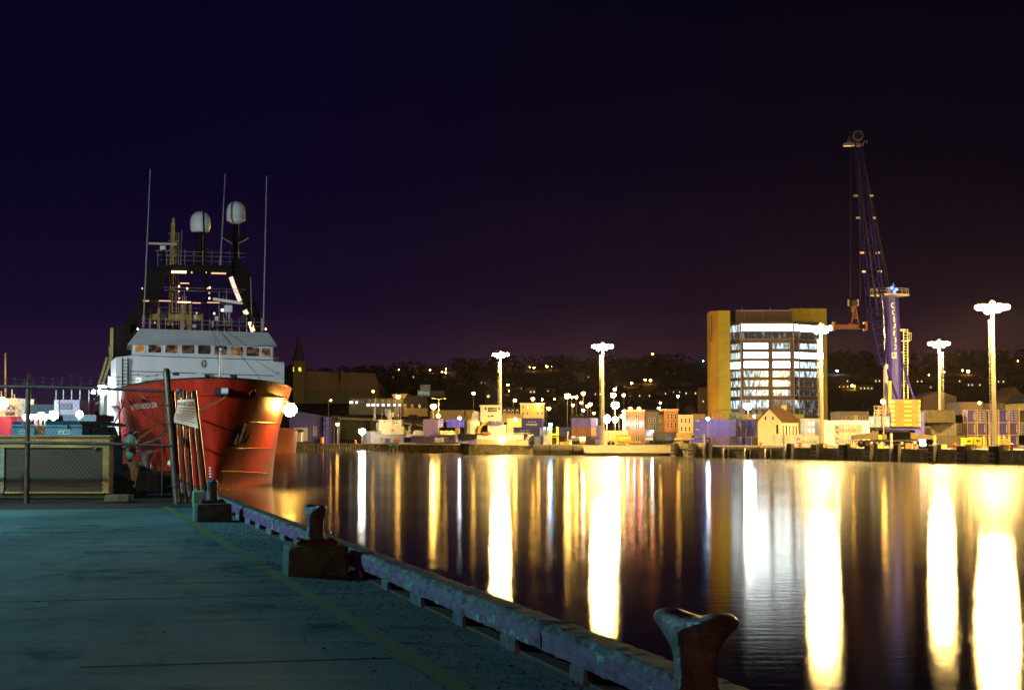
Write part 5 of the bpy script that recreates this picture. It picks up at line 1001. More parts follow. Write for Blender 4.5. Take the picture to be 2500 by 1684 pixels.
# white lettered containers by the transit shed
def star(t):
    m, Ln, Wd, H = NCON[t]; MB(m).box(-Ln*.93,-Ln*.80,-.018,-.011,H*.22,H*.80).build('logo_square', lblue, t)
    mb = MB(m); cx, cz, r = -Ln*.865, H*.51, H*.19; pts = [(cx+(r if i%2 == 0 else r*.42)*sin(pi*i/7), -.024, cz+(r if i%2 == 0 else r*.42)*cos(pi*i/7)) for i in range(14)]
    mb.add([(cx,-.024,cz)]+pts,[(0,1+(i+1)%14,1+i) for i in range(14)]).build('logo_star', logo, t)
for lab, y0, y1 in (('white reefer container lettered MAERSK on the upper level by the shed',1036,1063),('white reefer container lettered MAERSK on the lower level by the shed',1063.4,1090)): star(C(lab,2041,2094,2120,y0,y1,400,'white',end='door',rot=-22,text=[('MAERSK',.56,.30,1.35,lgrey)]))
star(C('white MAERSK container standing low in front of the white shed side',1944,1998,2004,1064,1090,402,'white',rot=-12,text=[('MAERSK',.56,.28,1.25,lgrey)]))
C('plain white container behind the rusty grey one near the porch',1888,1962,1967,1060,1090,415,'white',rot=-8)
# right-hand stacks
yb3 = 1092.5; hh = 30.6
def rowy(k): return yb3-hh*(k+1), yb3-hh*k-.3
names = ['bottom','middle','top']
for k, (col) in ((2,'olive'),(1,'grey'),(0,'grey')):
    y0, y1 = rowy(k); C('long weathered %s container of the %s level nearest the crane' % ({'olive':'olive','grey':'grey'}[col], names[k]), (2284,2262,2262)[k], (2357,2336,2333)[k], (2361,2361,2335)[k], y0, y1, 350, col, end='door' if k == 1 else 'plain', rot=-32 if k == 1 else -6, endcol='grey', group='shipping containers in the far yard')
C('bright violet container end with pale doors behind the counterweights, upper one',2248,2266,2283,1003.5,1031,352,'violet',end='door',endcol='white',rot=-45); C('bright violet container end behind the counterweights, lower one',2248,2257,2259,1032,1062,352,'violet',rot=-20)
xs = [(2361.5,2384),(2386,2410.5),(2415,2437),(2439,2463.5),(2464.5,2488),(2489,2513)]
ecol = [['violet','plum','violet','violet','blue','grey'],['plum','plum','violet','violet','plum','violet'],['blue','plum','plum','blue','violet','plum']]
pos = ['first','second','third','fourth','fifth','last']
for k in (2,1,0):
    y0, y1 = rowy(k)
    for i, (a, b) in enumerate(xs):
        if k == 0 and i > 4: continue
        C('yellow framed %s container end, %s from the crane side on the %s level' % (ecol[2-k][i], pos[i], names[k]), a, a+.3, b, y0, y1, 351, ecol[2-k][i], end='stripe' if (i+k) % 3 else 'door', rot=-80, fr=yframe)
# middle stacks
C('dark navy container with wave mark, topmost beside the blue lamp',1273,1324,1329,1020.5,1042,500,'navy',rot=-10,text=[('OCEANEX',.5,.18,.75,logo),('~ ~ ~',.5,.48,1.1,logo)])
C('dark navy container with wave mark under the topmost one',1253,1318,1326,1042.3,1063.5,498,'navy',rot=-10,text=[('OCEANEX',.42,.2,.75,logo),('~ ~ ~',.42,.5,1.1,logo)],end='door')
C('dark navy container at the bottom behind the tug stern',1253,1318,1326,1063.8,1085,498,'dark',rot=-10)
C('dark navy container between the yellow gantry legs and brown one',1364,1396,1397,1042.5,1063.5,500,'navy',rot=-4)
C('violet container with pale end, topmost on the middle stack',1396.5,1443,1461,1020.5,1042.2,490,'violet',rot=-36,end='stripe'); C('brown container with orange end in the middle stack',1396.5,1443,1461,1042.5,1064,490,'brown',rot=-36,endcol='orange')
C('dark plum container at the bottom of the middle stack',1396.5,1443,1461,1064.3,1086,490,'dark',rot=-36); C('tall violet container doors facing the water beside the bright lamps',1461.5,1462,1478,1038,1062,484,'violet',end='door',rot=-70); C('violet container doors below the tall ones by the bright lamps',1461.5,1462,1478,1062.3,1087,484,'violet',end='door',rot=-70)
C('slatted dark crate container standing in front of the middle stack',1434,1452,1470,1071,1086.5,470,'dark',end='door',endcol='plum',rot=-40)
# left yard
C('tall purple block of two containers, upper, beside the small mast light',1033,1066,1067,1022.5,1043.5,520,'plum',rot=-4); C('purple container, lower of the pair beside the doored violet end',1033,1066,1067,1043.8,1065,520,'plum',rot=-4)
C('violet container doors between the purple pair and the blue one',1068,1068.4,1083,1022.5,1043.5,522,'violet',end='door',rot=-75); C('deep blue container on the upper level by the tug bow',1090,1128,1133,1022.5,1043,520,'blue',rot=-10)
C('long plum container with faded numbers on the wharf before the tug',1052,1112,1116,1061,1080,500,'plum',rot=-6,text=[('OCX',.62,.5,.7,logo),('6 387',.62,.18,.6,logo)]); C('long dark container on the brown wharf behind the blue landing',1003,1050,1052,1065,1080,500,'plum',rot=-5)
C('plum container end beside the white notice board on the wharf',985,1002,1003,1067,1080,503,'navy',rot=-5)
C('long grey flatbed container below the brick building',1594,1650,1656,1054,1074,484,'grey',rot=-8)
# small yard things
def simple(name, lab, cat, px, py, Y, group=None): return thing(name, lab, cat, P(px,py,Y), 0, group)
wb = M('board_white',(.66,.62,.54),.6)
t = simple('notice_board','white notice board on the wharf edge beside the jetty','board',933,1082,575); MB().box(XP(927.5,575),XP(939,575),575,575.3,ZP(1079,575),ZP(1068,575)).build('panel', wb, t)
for x in (930,936): MB().tube((XP(x,575),575.15,ZD-.1),(XP(x,575),575.15,ZP(1076,575)),.1,5).build('leg', steel, t)
mb = MB(); 
for i, q in enumerate((1070.5,1073,1075.5)): mb.box(XP(930,575),XP(936-i,575),574.95,574.99,ZP(q+.8,575),ZP(q,575))
mb.build('printed_mark', lgrey, t)
def drum(lab, px, py, Y, col, r=.5, h=1.2, name='drum'):
    t = simple(name, lab, name, px, py, Y, 'drums and tubs along the wharf'); c = P(px,py,Y); MB().lathe(c,[(r*.96,0),(r,.06),(r*.95,.1),(r*.95,h*.48),(r,h*.5),(r*.95,h*.54),(r*.95,h-.08),(r,h-.03),(r*.93,h)],12).build('body', M('drum_'+col, {'red':(.5,.08,.03),'blue':(.08,.10,.30),'orange':(.6,.22,.03),'white':(.65,.62,.55)}[col], .5), t)
drum('red tub on the wharf right of the notice board',970,1082.5,573,'red',1,1.6); drum('blue tub on the wharf beside the red one',946,1082,574,'blue',.8,1.7); drum('white drum between the two blue and red tubs',957,1082,574,'white',.7,1.5); drum('orange drum beneath the white starry floodlight',868,1082,578,'orange'); drum('second orange drum by the blue drum near the warehouse',786,1081.5,582,'orange',.8,2.2)
# steel trestle beside the warehouse
t = thing('steel_trestle','dark open steel trestle beside the blue warehouse','trestle',(XP(810,583),583,ZD)); td = M('trestle_dark',(.06,.04,.03),.7)
for x in (793,803,815,826): MB().box(XP(x,583),XP(x+2,583),582,584,ZD,ZP(1016,583)).build('leg', td, t)
for y in (1016,1026,1040): MB().box(XP(789,583),XP(830,583),581.9,584.1,ZP(y+2,583),ZP(y,583)).build('beam', td, t)
for a,b in ((793,805),(805,817),(817,828)): MB().bar((XP(a,583),583,ZP(1042,583)),(XP(b,583),583,ZP(1070,583)),.15,.15).build('brace', td, t)
# elevated road deck with railing behind the grey ship
rdm = M('overpass_pale',(.50,.42,.30),.7,var=.15); t = thing('overpass','pale sloping overpass parapet passing behind the grey ship','overpass',(XP(930,655),655,ZD))
mb = MB(); q = [P(830,1018,655),P(905,1021,655),P(985,1029,652),P(1036,1037,648)]
for a,b in zip(q,q[1:]): mb.hexa([a+Vector((0,0,-.9)),b+Vector((0,0,-.9)),b+Vector((0,7,-.9)),a+Vector((0,7,-.9))],[a,b,b+Vector((0,7,0)),a+Vector((0,7,0))])
mb.build('deck', rdm, t)
for a,b in zip(q,q[1:]): MB().path([a+Vector((0,0,.7)),b+Vector((0,0,.7))],.08,4).build('railing', steel, t)
for i,p in enumerate(q): MB().box(p.x-.4,p.x+.4,p.y+1,p.y+5,ZD,p.z-.9).build('pier', od, t)
MB().box(XP(820,660),XP(1060,660),660,700,ZD-.1,ZP(1016,660)).build('grass_bank', M('bank_grass',(.10,.12,.035),.9,var=.4,scale=.4), kind='structure')
# ================================================================ VESSELS
def vessel_hull(t, pts_top, yw, Y, B, mat, zcut=-1.0, deck=None):
    """hull seen from the side: pts_top = picture points of the sheer from bow to stern"""
    top = [P(x,y,Y) for x,y in pts_top]; n = len(top); mb = MB(); vs = []
    for side in (-1,1):
        for i, p in enumerate(top):
            u = i/(n-1); hb = B*(sin(pi/2*min(1,u/.35+.02))**.7)*(1-.18*max(0,(u-.8)/.2)); rk = (1-min(1,u/.25)); dx = (top[-1].x-top[0].x)
            for k, q in enumerate((0,.35,.7,1)):
                z = lerp(zcut,p.z,q); x = p.x+dx*.06*rk*(1-q); w = hb*lerp(.72,1,q**.8)*(1-.5*rk*(1-q)); vs.append((x, Y+B+side*w, z))
    for sd in (0,1):
        for i in range(n-1):
            for k in range(3):
                a = sd*n*4+i*4+k; f = (a,a+4,a+5,a+1); mb.f.append(list(f) if sd == 0 else list(reversed(f))); mb.mi.append(0)
    for i in range(n-1): mb.f.append([i*4+3,(i+1)*4+3,n*4+(i+1)*4+3,n*4+i*4+3]); mb.mi.append(0)
    e = (n-1)*4; mb.f.append([e,n*4+e,n*4+e+1,n*4+e+2,n*4+e+3,e+3,e+2,e+1]); mb.mi.append(0)
    mb.v = [Vector(p) for p in vs]; return mb.build('hull', mat, t)
def pb(mb, x0, y0, x1, y1, Y, D): return mb.box(XP(x0,Y),XP(x1,Y),Y,Y+D,ZP(y1,Y),ZP(y0,Y))
tgd = M('tug_hull_olive',(.22,.19,.08),.7,var=.35,scale=.5,dirt=(.05,.04,.02),dscale=.4); tgb = M('tug_hull_blue',(.18,.16,.42),.6,var=.2); tw_ = M('tug_white',(.72,.68,.56),.6,var=.1,scale=.5,dirt=(.4,.32,.2),dscale=.5,damt=.33); rub = M('tyre_rubber',(.014,.013,.013),.8); bulw = M('bulwark_yellow_white',(.62,.52,.26),.6,var=.2,scale=1.2)
Y = 452; tug = thing('tug_boat','white and blue tug with tyre fenders at its bow by the brown wharf','tug',(XP(1210,Y),Y,0))
vessel_hull(tug,[(1119,1069),(1130,1076),(1145,1079),(1165,1082),(1200,1084),(1240,1086),(1280,1088),(1309,1090)],1106,Y,4.2,tgd)
for (a, b, c_, d) in ((1164,1071,1216,1084.5),(1216.5,1072,1262,1086),(1262.5,1074,1290,1087)): pb(MB(),a,b,c_,d,Y-.15,.25).build('bulwark', bulw, tug)
mb = MB()
for i in range(24): x = 1166+i*5.2; mb.box(XP(x,Y),XP(x+.9,Y),Y-.38,Y-.155,ZP(1085+i*.1,Y),ZP(1072+i*.1,Y))
mb.build('bulwark_stays', tw_, tug)
MB().hexa([P(1118,1081,Y-.3),P(1164,1085,Y-.3),P(1164,1085,Y+3),P(1118,1081,Y+3)],[P(1118,1069,Y-.3),P(1164,1070,Y-.3),P(1164,1070,Y+3),P(1118,1069,Y+3)]).build('bow_bulwark', tgb, tug); MB().hexa([P(1290,1088,Y-.2),P(1309,1089,Y-.2),P(1309,1089,Y+3),P(1290,1088,Y+3)],[P(1288,1076,Y-.2),P(1308,1074,Y-.2),P(1308,1074,Y+3),P(1288,1076,Y+3)]).build('stern_bulwark', tgb, tug)
def tyre(par, px, py, YY, r, name='tyre_fender'):
    c = P(px,py,YY); mb = MB(); n = 12
    for k in range(5): pass
    mb.lathe(c,[(r*.45,-.2),(r*.85,-.24),(r,-.1),(r,.1),(r*.85,.24),(r*.45,.2),(r*.45,-.2)],n,axis='Y'); return mb.build(name, rub, par)
for x, y, r in ((1124,1065,.85),(1132,1067,.9),(1143,1066,.9),(1150,1067,.8),(1156,1067,.7),(1299,1081,.8)): tyre(tug,x,y,Y-.6,r)
pb(MB(),1164,1061,1278,1073,Y+1.5,5).build('main_deckhouse', tw_, tug); pb(MB(),1191,1037,1236,1062,Y+2,5).build('deckhouse', tw_, tug)
pb(MB(),1173,991,1222,1030,Y+2.4,5).build('wheelhouse', tw_, tug); pb(MB(),1175.5,1029.8,1230,1037.3,Y+2.2,5).build('wheelhouse_base', tw_, tug); pb(MB(),1170,988.5,1225,991.2,Y+2.1,5.6).build('wheelhouse_roof', tw_, tug)
window(tug,1190,993.5,1214,1006,Y+2.36,GLOW('tug_glow',(.03,.02,.015),(.45,.32,.15),.45),tw_); 
for a in ((1183,994,1188,1001),(1216,994,1220.5,1001),(1191,1014,1197,1018.5),(1198,1012.5,1206,1018)): window(tug,*a,Y+2.36,gdark,tw_,False)
MB().lathe(P(1153,1059,Y+3),[(2.2,0),(2.2,3.0),(1.9,3.6),(1.1,4.0)],14).build('funnel_casing', tw_, tug); pb(MB(),1136,1031,1150,1058,Y+2.6,4).build('fore_house', tw_, tug)
MB().hexa([P(1150,1024,Y+3),P(1176,1030,Y+3),P(1176,1030,Y+5),P(1150,1024,Y+5)],[P(1156,1001,Y+3),P(1174,1007,Y+3),P(1174,1007,Y+5),P(1156,1001,Y+5)]).build('funnel_arm', M('tug_pale_violet',(.42,.38,.46),.6), tug)
MB().box(XP(1151,Y),XP(1162,Y),Y+.9,Y+1.1,ZP(1058,Y),ZP(1042,Y)).build('door', M('tug_pale_violet'), tug)
for x in (1192,1200,1210,1221): pb(MB(),x,1027.5,x+7,1036.5,Y+1.2,.7).build('deck_locker', tgb if x != 1192 else M('locker_brown',(.2,.1,.05),.7), tug)
yc = M('crane_yellow',(.50,.40,.04),.6); MB().bar(P(1168,1058,Y+1),P(1172,1040,Y+1),.8,.8).bar(P(1170,1045,Y+1),P(1186,1030,Y+1),.55,.55).bar(P(1171,1050,Y+1),P(1182,1034,Y+1),.18,.18).build('deck_crane', yc, tug)
rb = MB(); c = P(1188,1057.5,Y+1); rb.lathe(c,[(.1,-1.3),(.42,-.9),(.48,0),(.42,.8),(.05,1.3)],10,axis='X'); rb.build('rescue_boat', M('boat_orange',(.6,.10,.02),.5), tug)
mb = MB(); 
for x in range(1166,1280,9): mb.tube(P(x,1061,Y+1.4),P(x,1056,Y+1.4),.05,4)
mb.tube(P(1166,1056,Y+1.4),P(1279,1056.5,Y+1.4),.05,4).tube(P(1166,1058.5,Y+1.4),P(1279,1059,Y+1.4),.04,4); mb.build('railing', tw_, tug)
for x, y0, y1 in ((1186,988,928),(1194,988,918),(1199,988,935),(1205,988,940),(1209,988,930),(1135,1030,988)): MB().tube(P(x,y0,Y+4),P(x,y1,Y+4),.12,5,.05).build('mast', gm, tug)
mb = MB()
for x, y in ((1192,926),(1188,940),(1198,948),(1207,945),(1193,960),(1203,965),(1186,975),(1209,975)): mb.box(XP(x-2,Y),XP(x+2,Y),Y+3.8,Y+4.2,ZP(y+1,Y),ZP(y-.6,Y))
for x0,x1,y in ((1185,1211,955),(1186,1209,970),(1188,1205,938)): mb.tube(P(x0,y,Y+4),P(x1,y,Y+4),.07,4)
mb.build('mast_spreaders', gm, tug); MB().ball(P(1192,967,Y+4),.5,8,5).build('radar_dome', tw_, tug)
for x, y in ((1134,1007),(1136,1008)): MB().bar(P(1130,1030,Y+2),P(1134.5,1004,Y+2),.12,.12).bar(P(1144,1030,Y+2),P(1135.5,1004,Y+2),.12,.12).build('a_frame', gm, tug)
MB().bar(P(1284,1072,Y+1),P(1294,1061,Y+1),.2,.2).bar(P(1288,1073,Y+1),P(1297,1062,Y+1),.2,.2).bar(P(1288,1062,Y+1),P(1302,1061,Y+1),.2,.3).build('stern_frame', tw_, tug)
# pontoon with its yellow gantry
Y = 420; pg = M('pontoon_grey',(.30,.28,.19),.75,var=.3,scale=.6,dirt=(.12,.11,.07),dscale=.4); pon = thing('pontoon','pale grey floating pontoon barge with tyre-dark joints beside the slipway','barge',(XP(1365,Y),Y,0))
for i, (a, b) in enumerate(((1302,1341),(1343,1398),(1400,1430))): pb(MB(),a,1085,b,1098.5,Y,6).build('section', pg, pon); pb(MB(),a,1098.5,b,1112,Y+.5,5.6).build('lower_section', M('pontoon_dark',(.13,.11,.065),.8,var=.3,scale=.5), pon)
mb = MB()
for i in range(22): x = 1304+i*5.8; mb.box(XP(x,Y),XP(x+.8,Y),Y-.12,Y-.004,ZP(1098,Y),ZP(1086,Y))
mb.build('side_ribs', M('pontoon_rib',(.16,.14,.09),.8), pon)
for x in (1341,1398): pb(MB(),x,1086,x+2,1113,Y-.5,.4).build('dark_fender', rub, pon)
Y = 424; yg = M('gantry_yellow',(.55,.38,.02),.6); pf = M('pontoon_tower_grey',(.34,.32,.24),.7)
t = thing('lifting_frame','yellow and grey two legged lifting frame under the blue lamp on the pontoon','lifting frame',(XP(1345,Y),Y,ZP(1085,Y)))
for (a, b, y0, y1, mt) in ((1326,1333,1042,1063,pf),(1336,1343,1042,1063,pf),(1343.2,1348,1042,1063,yg),(1358,1364,1042,1063,yg),(1327,1334,1064.5,1084,pf),(1335,1342,1064.5,1084,pf),(1342.2,1347.5,1064.5,1084,yg),(1359,1364,1065,1084,yg)): pb(MB(),a,y0,b,y1,Y,2).build('leg', mt, t)
for (a, b, y0, y1) in ((1325,1349,1063.1,1064.4),(1348.2,1358,1058,1062),(1348,1359,1066,1068)): pb(MB(),a,y0,b,y1,Y,2).build('cross_beam', yg, t)
pb(MB(),1330.5,1047,1331.6,1058,Y-.1,.09).build('slot', gdark, t); pb(MB(),1339,1047,1340,1058,Y-.1,.09).build('slot', gdark, t)
def boxthing(name, lab, cat, x0, x1, y0, y1, Y, D, mat, extra=None):
    t = simple(name, lab, cat, (x0+x1)/2, y1, Y); a, b, z0, z1 = XP(x0,Y), XP(x1,Y), ZP(y1,Y), ZP(y0,Y); MB().cbox(a,b,Y,Y+D,z0,z1-.15,.08).build('body', mat, t); MB().box(a-.08,b+.08,Y-.08,Y+D+.08,z1-.14,z1).build('lid', mat, t); return t
boxthing('tool_locker','steel blue locker standing on the pontoon end by the tug','locker',1305,1318,1065,1085,424,2.4,cm('steel')); boxthing('pump_crate','tan crate on the pontoon beside the yellow legs','crate',1366,1378,1079,1085,424,1.6,M('crate_tan',(.45,.33,.12),.7)); boxthing('pump_crate','orange crate on the pontoon between tan crate and mast','crate',1380,1390,1077,1085,424,1.6,M('crate_orange',(.5,.2,.03),.7)); boxthing('winch_box','pale violet winch box on the pontoon beside the black roller','winch',1389,1396,1074,1085,424,2,M('tug_pale_violet'))
t = simple('hose_reel','black cylinder with pale end drum lying on the pontoon','reel',1409,1077,426); c = P(1405,1075,426); MB().lathe(c,[(.6,-1.1),(.75,-1),(.75,.9),(.6,1)],12,axis='X').build('roller', rub, t); MB().lathe(c+Vector((1.8,0,0)),[(.95,-.75),(1,-.7),(1,.65),(.95,.7)],14,axis='X').build('drum', M('drum_cream',(.6,.52,.34),.6), t); MB().box(c.x-1.2,c.x+2.6,425.4,426.6,c.z-1.15,c.z-.72).build('cradle', gm, t)
t = simple('work_boat','small blue work boat lying on the pontoon behind the roller','boat',1400,1070,428); vessel_hull(t,[(1418,1064),(1410,1066.5),(1400,1068),(1388,1069.5),(1380,1071)],1074,428,.9,M('boat_violet',(.2,.17,.5),.5),zcut=ZP(1073,428)); pb(MB(),1396,1064,1404,1068,428.5,1).build('cabin', M('tug_pale_violet'), t)
t = simple('pontoon_mast','thin pale mast with white cap standing on the pontoon','mast',1386,1077,424); MB().tube(P(1386,1077,424),P(1386.5,1056,424),.09,6).build('pole', wb, t); MB().cbox(XP(1385.4,424),XP(1388,424),423.8,424.2,ZP(1057,424),ZP(1053.5,424),.03).build('cap', wb, t)
# grey naval ship behind the left wharf
Y = 592; ns = thing('grey_ship','grey ship with cream lit superstructure and raked funnel behind the wharf','ship',(XP(950,Y),Y,0)); ng = M('naval_grey',(.24,.21,.19),.6,var=.15,scale=.4); nc = M('naval_cream',(.70,.60,.32),.6,var=.15,scale=.6)
vessel_hull(ns,[(880,1046),(893,1051),(905,1054),(920,1057),(940,1060),(960,1061),(980,1062),(1012,1063)],1080,Y,4.5,ng)
for (a,y0,b,y1,d,mt) in ((925,1026,957,1052,1.5,nc),(957.5,1027,980,1040,2,nc),(950,1040.2,986,1060,1,nc),(930,1045,950,1060,.8,nc),(918,1031,925,1050,2.5,ng),(993,1059,1009,1068,.4,nc),(922,1024.6,984,1026,1,nc)): pb(MB(),a,y0,b,y1,Y+d,5).build('deckhouse', mt, ns)
MB().hexa([P(947,1025,Y+3),P(957,1025,Y+3),P(957,1025,Y+6),P(947,1025,Y+6)],[P(944,999,Y+3),P(954,999,Y+3),P(954,999,Y+6),P(944,999,Y+6)]).build('funnel', nc, ns); MB().hexa([P(941,1016,Y+2.5),P(946,1018,Y+2.5),P(946,1018,Y+6),P(941,1016,Y+6)],[P(939,997,Y+2.5),P(950,998.6,Y+2.5),P(950,998.6,Y+6),P(939,997,Y+6)]).build('funnel_side', ng, ns)
MB().dome(P(960,1012,Y+3),.85,10).lathe(P(960,1018,Y+3),[(.3,0),(.3,.9)],8).build('radome', nc, ns)
for x, y in ((964,973),(969,968),(973,965),(978,972),(913,975),(916,966),(932,996)): MB().tube(P(x,1025,Y+3),P(x+1,y,Y+3),.10,5,.05).build('whip_antenna', tw_, ns)
for a in ((960,1030,964,1034),(967,1030,971,1034),(937,1028,940,1031)): window(ns,*a,Y+1.4 if a[0] < 950 else Y+1.95,gdark,nc,False)
mb = MB()
for x in range(905,1005,5): mb.tube(P(x,1058,Y+.6),P(x,1051,Y+.6),.06,4)
for y in (1051,1054.5): mb.tube(P(905,y,Y+.6),P(1004,y+2,Y+.6),.05,4)
mb.build('railing', nc, ns); mb = MB(); rg = random.Random(4)
for i in range(40): x = rg.uniform(928,1005); y = rg.uniform(1042,1060); mb.box(XP(x,Y),XP(x+rg.uniform(.8,3),Y),Y+.3,Y+.9,ZP(y,Y),ZP(y-rg.uniform(1,4),Y))
mb.build('deck_gear', nc, ns); MB().bar(P(995,1057,Y+1),P(1004,1037,Y+1),.3,.3).build('davit', nc, ns); MB().lathe(P(1022,1057,Y-6),[(.2,-2),(.9,-1.6),(1.1,0),(.9,1.6),(.2,2)],12,axis='X').build('lifeboat', M('boat_white',(.78,.74,.6),.5), ns)
pb(MB(),955,1047,962,1053,Y+.7,.2).build('red_locker', M('boat_orange'), ns)
# far orange hull beyond the ship's shoulder
s2m = mat_at((XP(665,470),470,0), atan(.1)); s2 = thing('orange_ship','second orange hulled ship lying beyond the red ship shoulder','ship',(XP(665,470),470,0)); 
hull_mesh(s2m, k=.78*1.0).build('hull', M('orange_hull',(.20,.045,.003),.5,var=.25,scale=.4), s2, smooth=True); pb(MB(),655,975,690,998,486,12).build('deckhouse', swhite, s2)
# red and cream ship at the far left behind the fence
Y = 150; ls = thing('red_cream_ship','small ship with red hull and cream wheelhouse beyond the dumpsters','ship',(XP(-20,Y),Y,0)); lc = M('cream_paint',(.60,.44,.22),.6,var=.2,scale=.6)
vessel_hull(ls,[(44,1019),(38,1019),(25,1019),(0,1018),(-40,1018),(-120,1016)],1185,Y,4,M('crimson_hull',(.45,.03,.05),.5,var=.3,scale=.4)); pb(MB(),-60,976,43,1017,Y+1,5).build('wheelhouse', lc, ls); pb(MB(),-60,972,40,976.2,Y+.8,5.4).build('wheelhouse_roof', lc, ls)
for a in ((16,992,25,1001),(28,992,38,1001)): window(ls,*a,Y+.96,GLOW('blue_pane',(.05,.12,.2),(.35,.5,.6),.5),lc,False)
pb(MB(),12,1005,33,1013,Y+.7,.3).build('rusty_grille', rust, ls); MB().tube(P(13,975,Y+3),P(13,862,Y+3),.10,6,.06).build('mast', M('mast_orange',(.5,.26,.08),.5), ls)
for x,y in ((29,950),(35,962),(3,955)): MB().tube(P(x,975,Y+2),P(x,y,Y+2),.06,5).build('antenna', lc, ls)
# teal quay shed with masts behind the dumpsters
Y = 135; ds = thing('white_deckhouse','small white deckhouse with name board and thin masts behind the fence','deckhouse',(XP(162,Y),Y,ZN)); dwm = M('deckhouse_lilac',(.50,.48,.60),.6,var=.12)
pb(MB(),131,976,193,1012,Y,5).build('wall', dwm, ds); pb(MB(),131,976,142,1012,Y-.2,.19).build('corner_panel', M('corner_white',(.75,.78,.78),.5), ds); pb(MB(),145,984,175,999,Y-.1,.09).build('name_board', M('board_dark',(.12,.12,.13),.6), ds)
mb = MB()
for i in range(4):
    for j in range(9): mb.box(XP(147+j*3,Y),XP(149+j*3-(i*j)%2,Y),Y-.13,Y-.101,ZP(987.5+i*3.2,Y),ZP(985.8+i*3.2,Y))
mb.build('board_lettering', dwm, ds)
for x in (137,155,175,195,217): MB().tube(P(x,976 if x < 190 else 1012,Y+2),P(x+.5,951,Y+2),.07,5).build('mast', steel, ds)
pb(MB(),70,987,130,1014,Y+12,4).build('teal_annex', M('teal_wall',(.10,.17,.19),.7,var=.2), ds); pb(MB(),153,1012.3,234,1028,Y-2,6).build('low_bulwark', M('teal_wall'), ds)
t = simple('pennant','small dark red pennant on a stay behind the fence','flag',56,985,140); MB().add([P(53,990,140),P(57,980,140),P(60,992,140),P(53,990,140.1),P(57,980,140.1),P(60,992,140.1)],[(0,2,1),(3,4,5),(0,1,4,3),(1,2,5,4),(2,0,3,5)]).build('cloth', M('pennant_red',(.3,.03,.03),.7), t); MB().tube(P(60,1014,140),P(56,978,140),.04,5).build('staff', steel, t)
# ================================================================ HARBOUR CRANE
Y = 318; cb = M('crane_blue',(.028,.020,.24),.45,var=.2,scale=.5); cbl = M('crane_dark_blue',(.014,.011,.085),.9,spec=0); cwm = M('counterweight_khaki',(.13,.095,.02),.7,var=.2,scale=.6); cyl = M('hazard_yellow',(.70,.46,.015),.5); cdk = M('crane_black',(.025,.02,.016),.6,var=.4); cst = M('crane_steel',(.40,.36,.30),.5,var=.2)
def q(x, y, d=0): return P(x,y,Y+d)
cr = thing('harbour_crane','blue mobile harbour crane with lettered tower and lattice boom','crane',(XP(2180,Y),Y,ZD))
mb = MB(); n = 16; lv = [(2182,985,20.5),(2181,900,20),(2177,800,20.5),(2172.5,725,21)]; vs = []
for x, y, r in lv:
    c = q(x,y,3); rr = r*Y/4000
    for i in range(n): a = 2*pi*i/n; vs.append((c.x+rr*cos(a),c.y+rr*sin(a),c.z))
mb.add(vs,[(k*n+i,k*n+(i+1)%n,(k+1)*n+(i+1)%n,(k+1)*n+i) for k in range(3) for i in range(n)]+[tuple(range(3*n,4*n))]).build('tower', cb, cr, smooth=False)
def tow(u, y):  # point on the camera side of the tower; u in pixels from its axis
    for (x0,y0,r0),(x1,y1,r1) in zip(lv,lv[1:]):
        if y1 <= y <= y0: k = (y-y0)/(y1-y0); x = lerp(x0,x1,k); r = lerp(r0,r1,k); break
    else: x, _, r = lv[-1]
    return P(x+u,y,Y+3-sqrt(max(0.1,r*r-u*u))*Y/4000-.12)
for i, ch in enumerate('OCEANEX'):
    mb = MB(); mb.text(ch, 1, lambda a, b: (a,0,b)); h = max(p.z for p in mb.v); yc = 752+i*16.9; mb.v = [tow(8.5+i*.45+p.x*19, yc-p.z*19) for p in mb.v]; mb.build('letter', logo, cr)
mb = MB(); x0, x1, y0, y1 = 1, 25, 861, 873.5
def strip2(a,b,w): 
    for k in range(6): 
        u0, v0 = lerp(a[0],b[0],k/6), lerp(a[1],b[1],k/6); u1, v1 = lerp(a[0],b[0],(k+1)/6), lerp(a[1],b[1],(k+1)/6); d = w if abs(a[1]-b[1]) < .1 else 0; e = w-d
        mb.quad(tow(u0-e/2,v0-d/2),tow(u1-e/2,v1-d/2) if d else tow(u0+e/2,v0),tow(u1+e/2,v1+d/2),tow(u0,v0+d/2) if d else tow(u1-e/2,v1))
x0, x1 = -2, 18
for a, b in (((x0,y0),(x1,y0)),((x0,y1),(x1,y1)),((x0,y0),(x0,y1)),((x1,y0),(x1,y1)),((2,865),(9,865)),((6,869),(13,869)),((9,863.6),(15,863.6)),((2,870.5),(6,870.5))): strip2(a,b,1.3)
mb.build('emblem', logo, cr)
# head platform
c = q(2172,722,3); MB().lathe(c,[(2.6,0),(2.6,.25)],14,1.5,1).build('head_platform', cst, cr)
mb = MB()
for i in range(18):
    a = 2*pi*i/18; p = c+Vector((3.75*cos(a),2.5*sin(a),.2)); b = c+Vector((3.75*cos(a+.35),2.5*sin(a+.35),.2)); mb.tube(p,p+Vector((0,0,1.1)),.05,4).tube(p+Vector((0,0,1.1)),b+Vector((0,0,1.1)),.05,4).tube(p+Vector((0,0,.6)),b+Vector((0,0,.6)),.03,3)
mb.build('head_railing', cst, cr)
pb(MB(),2174,700,2191,719,Y+2,2).build('head_sheave_house', cb, cr); MB().tube(q(2181,720,2),q(2181,691,2),.08,5).tube(q(2176,697,2),q(2186,697,2),.05,4).build('head_mast', cst, cr)
for x, y in ((2177,703),(2188,706),(2184,712)): MB().ball(q(x,y,1.3),.3,8,5).build('blue_lamp', EM('blue_signal',(.08,.25,1),5), cr)
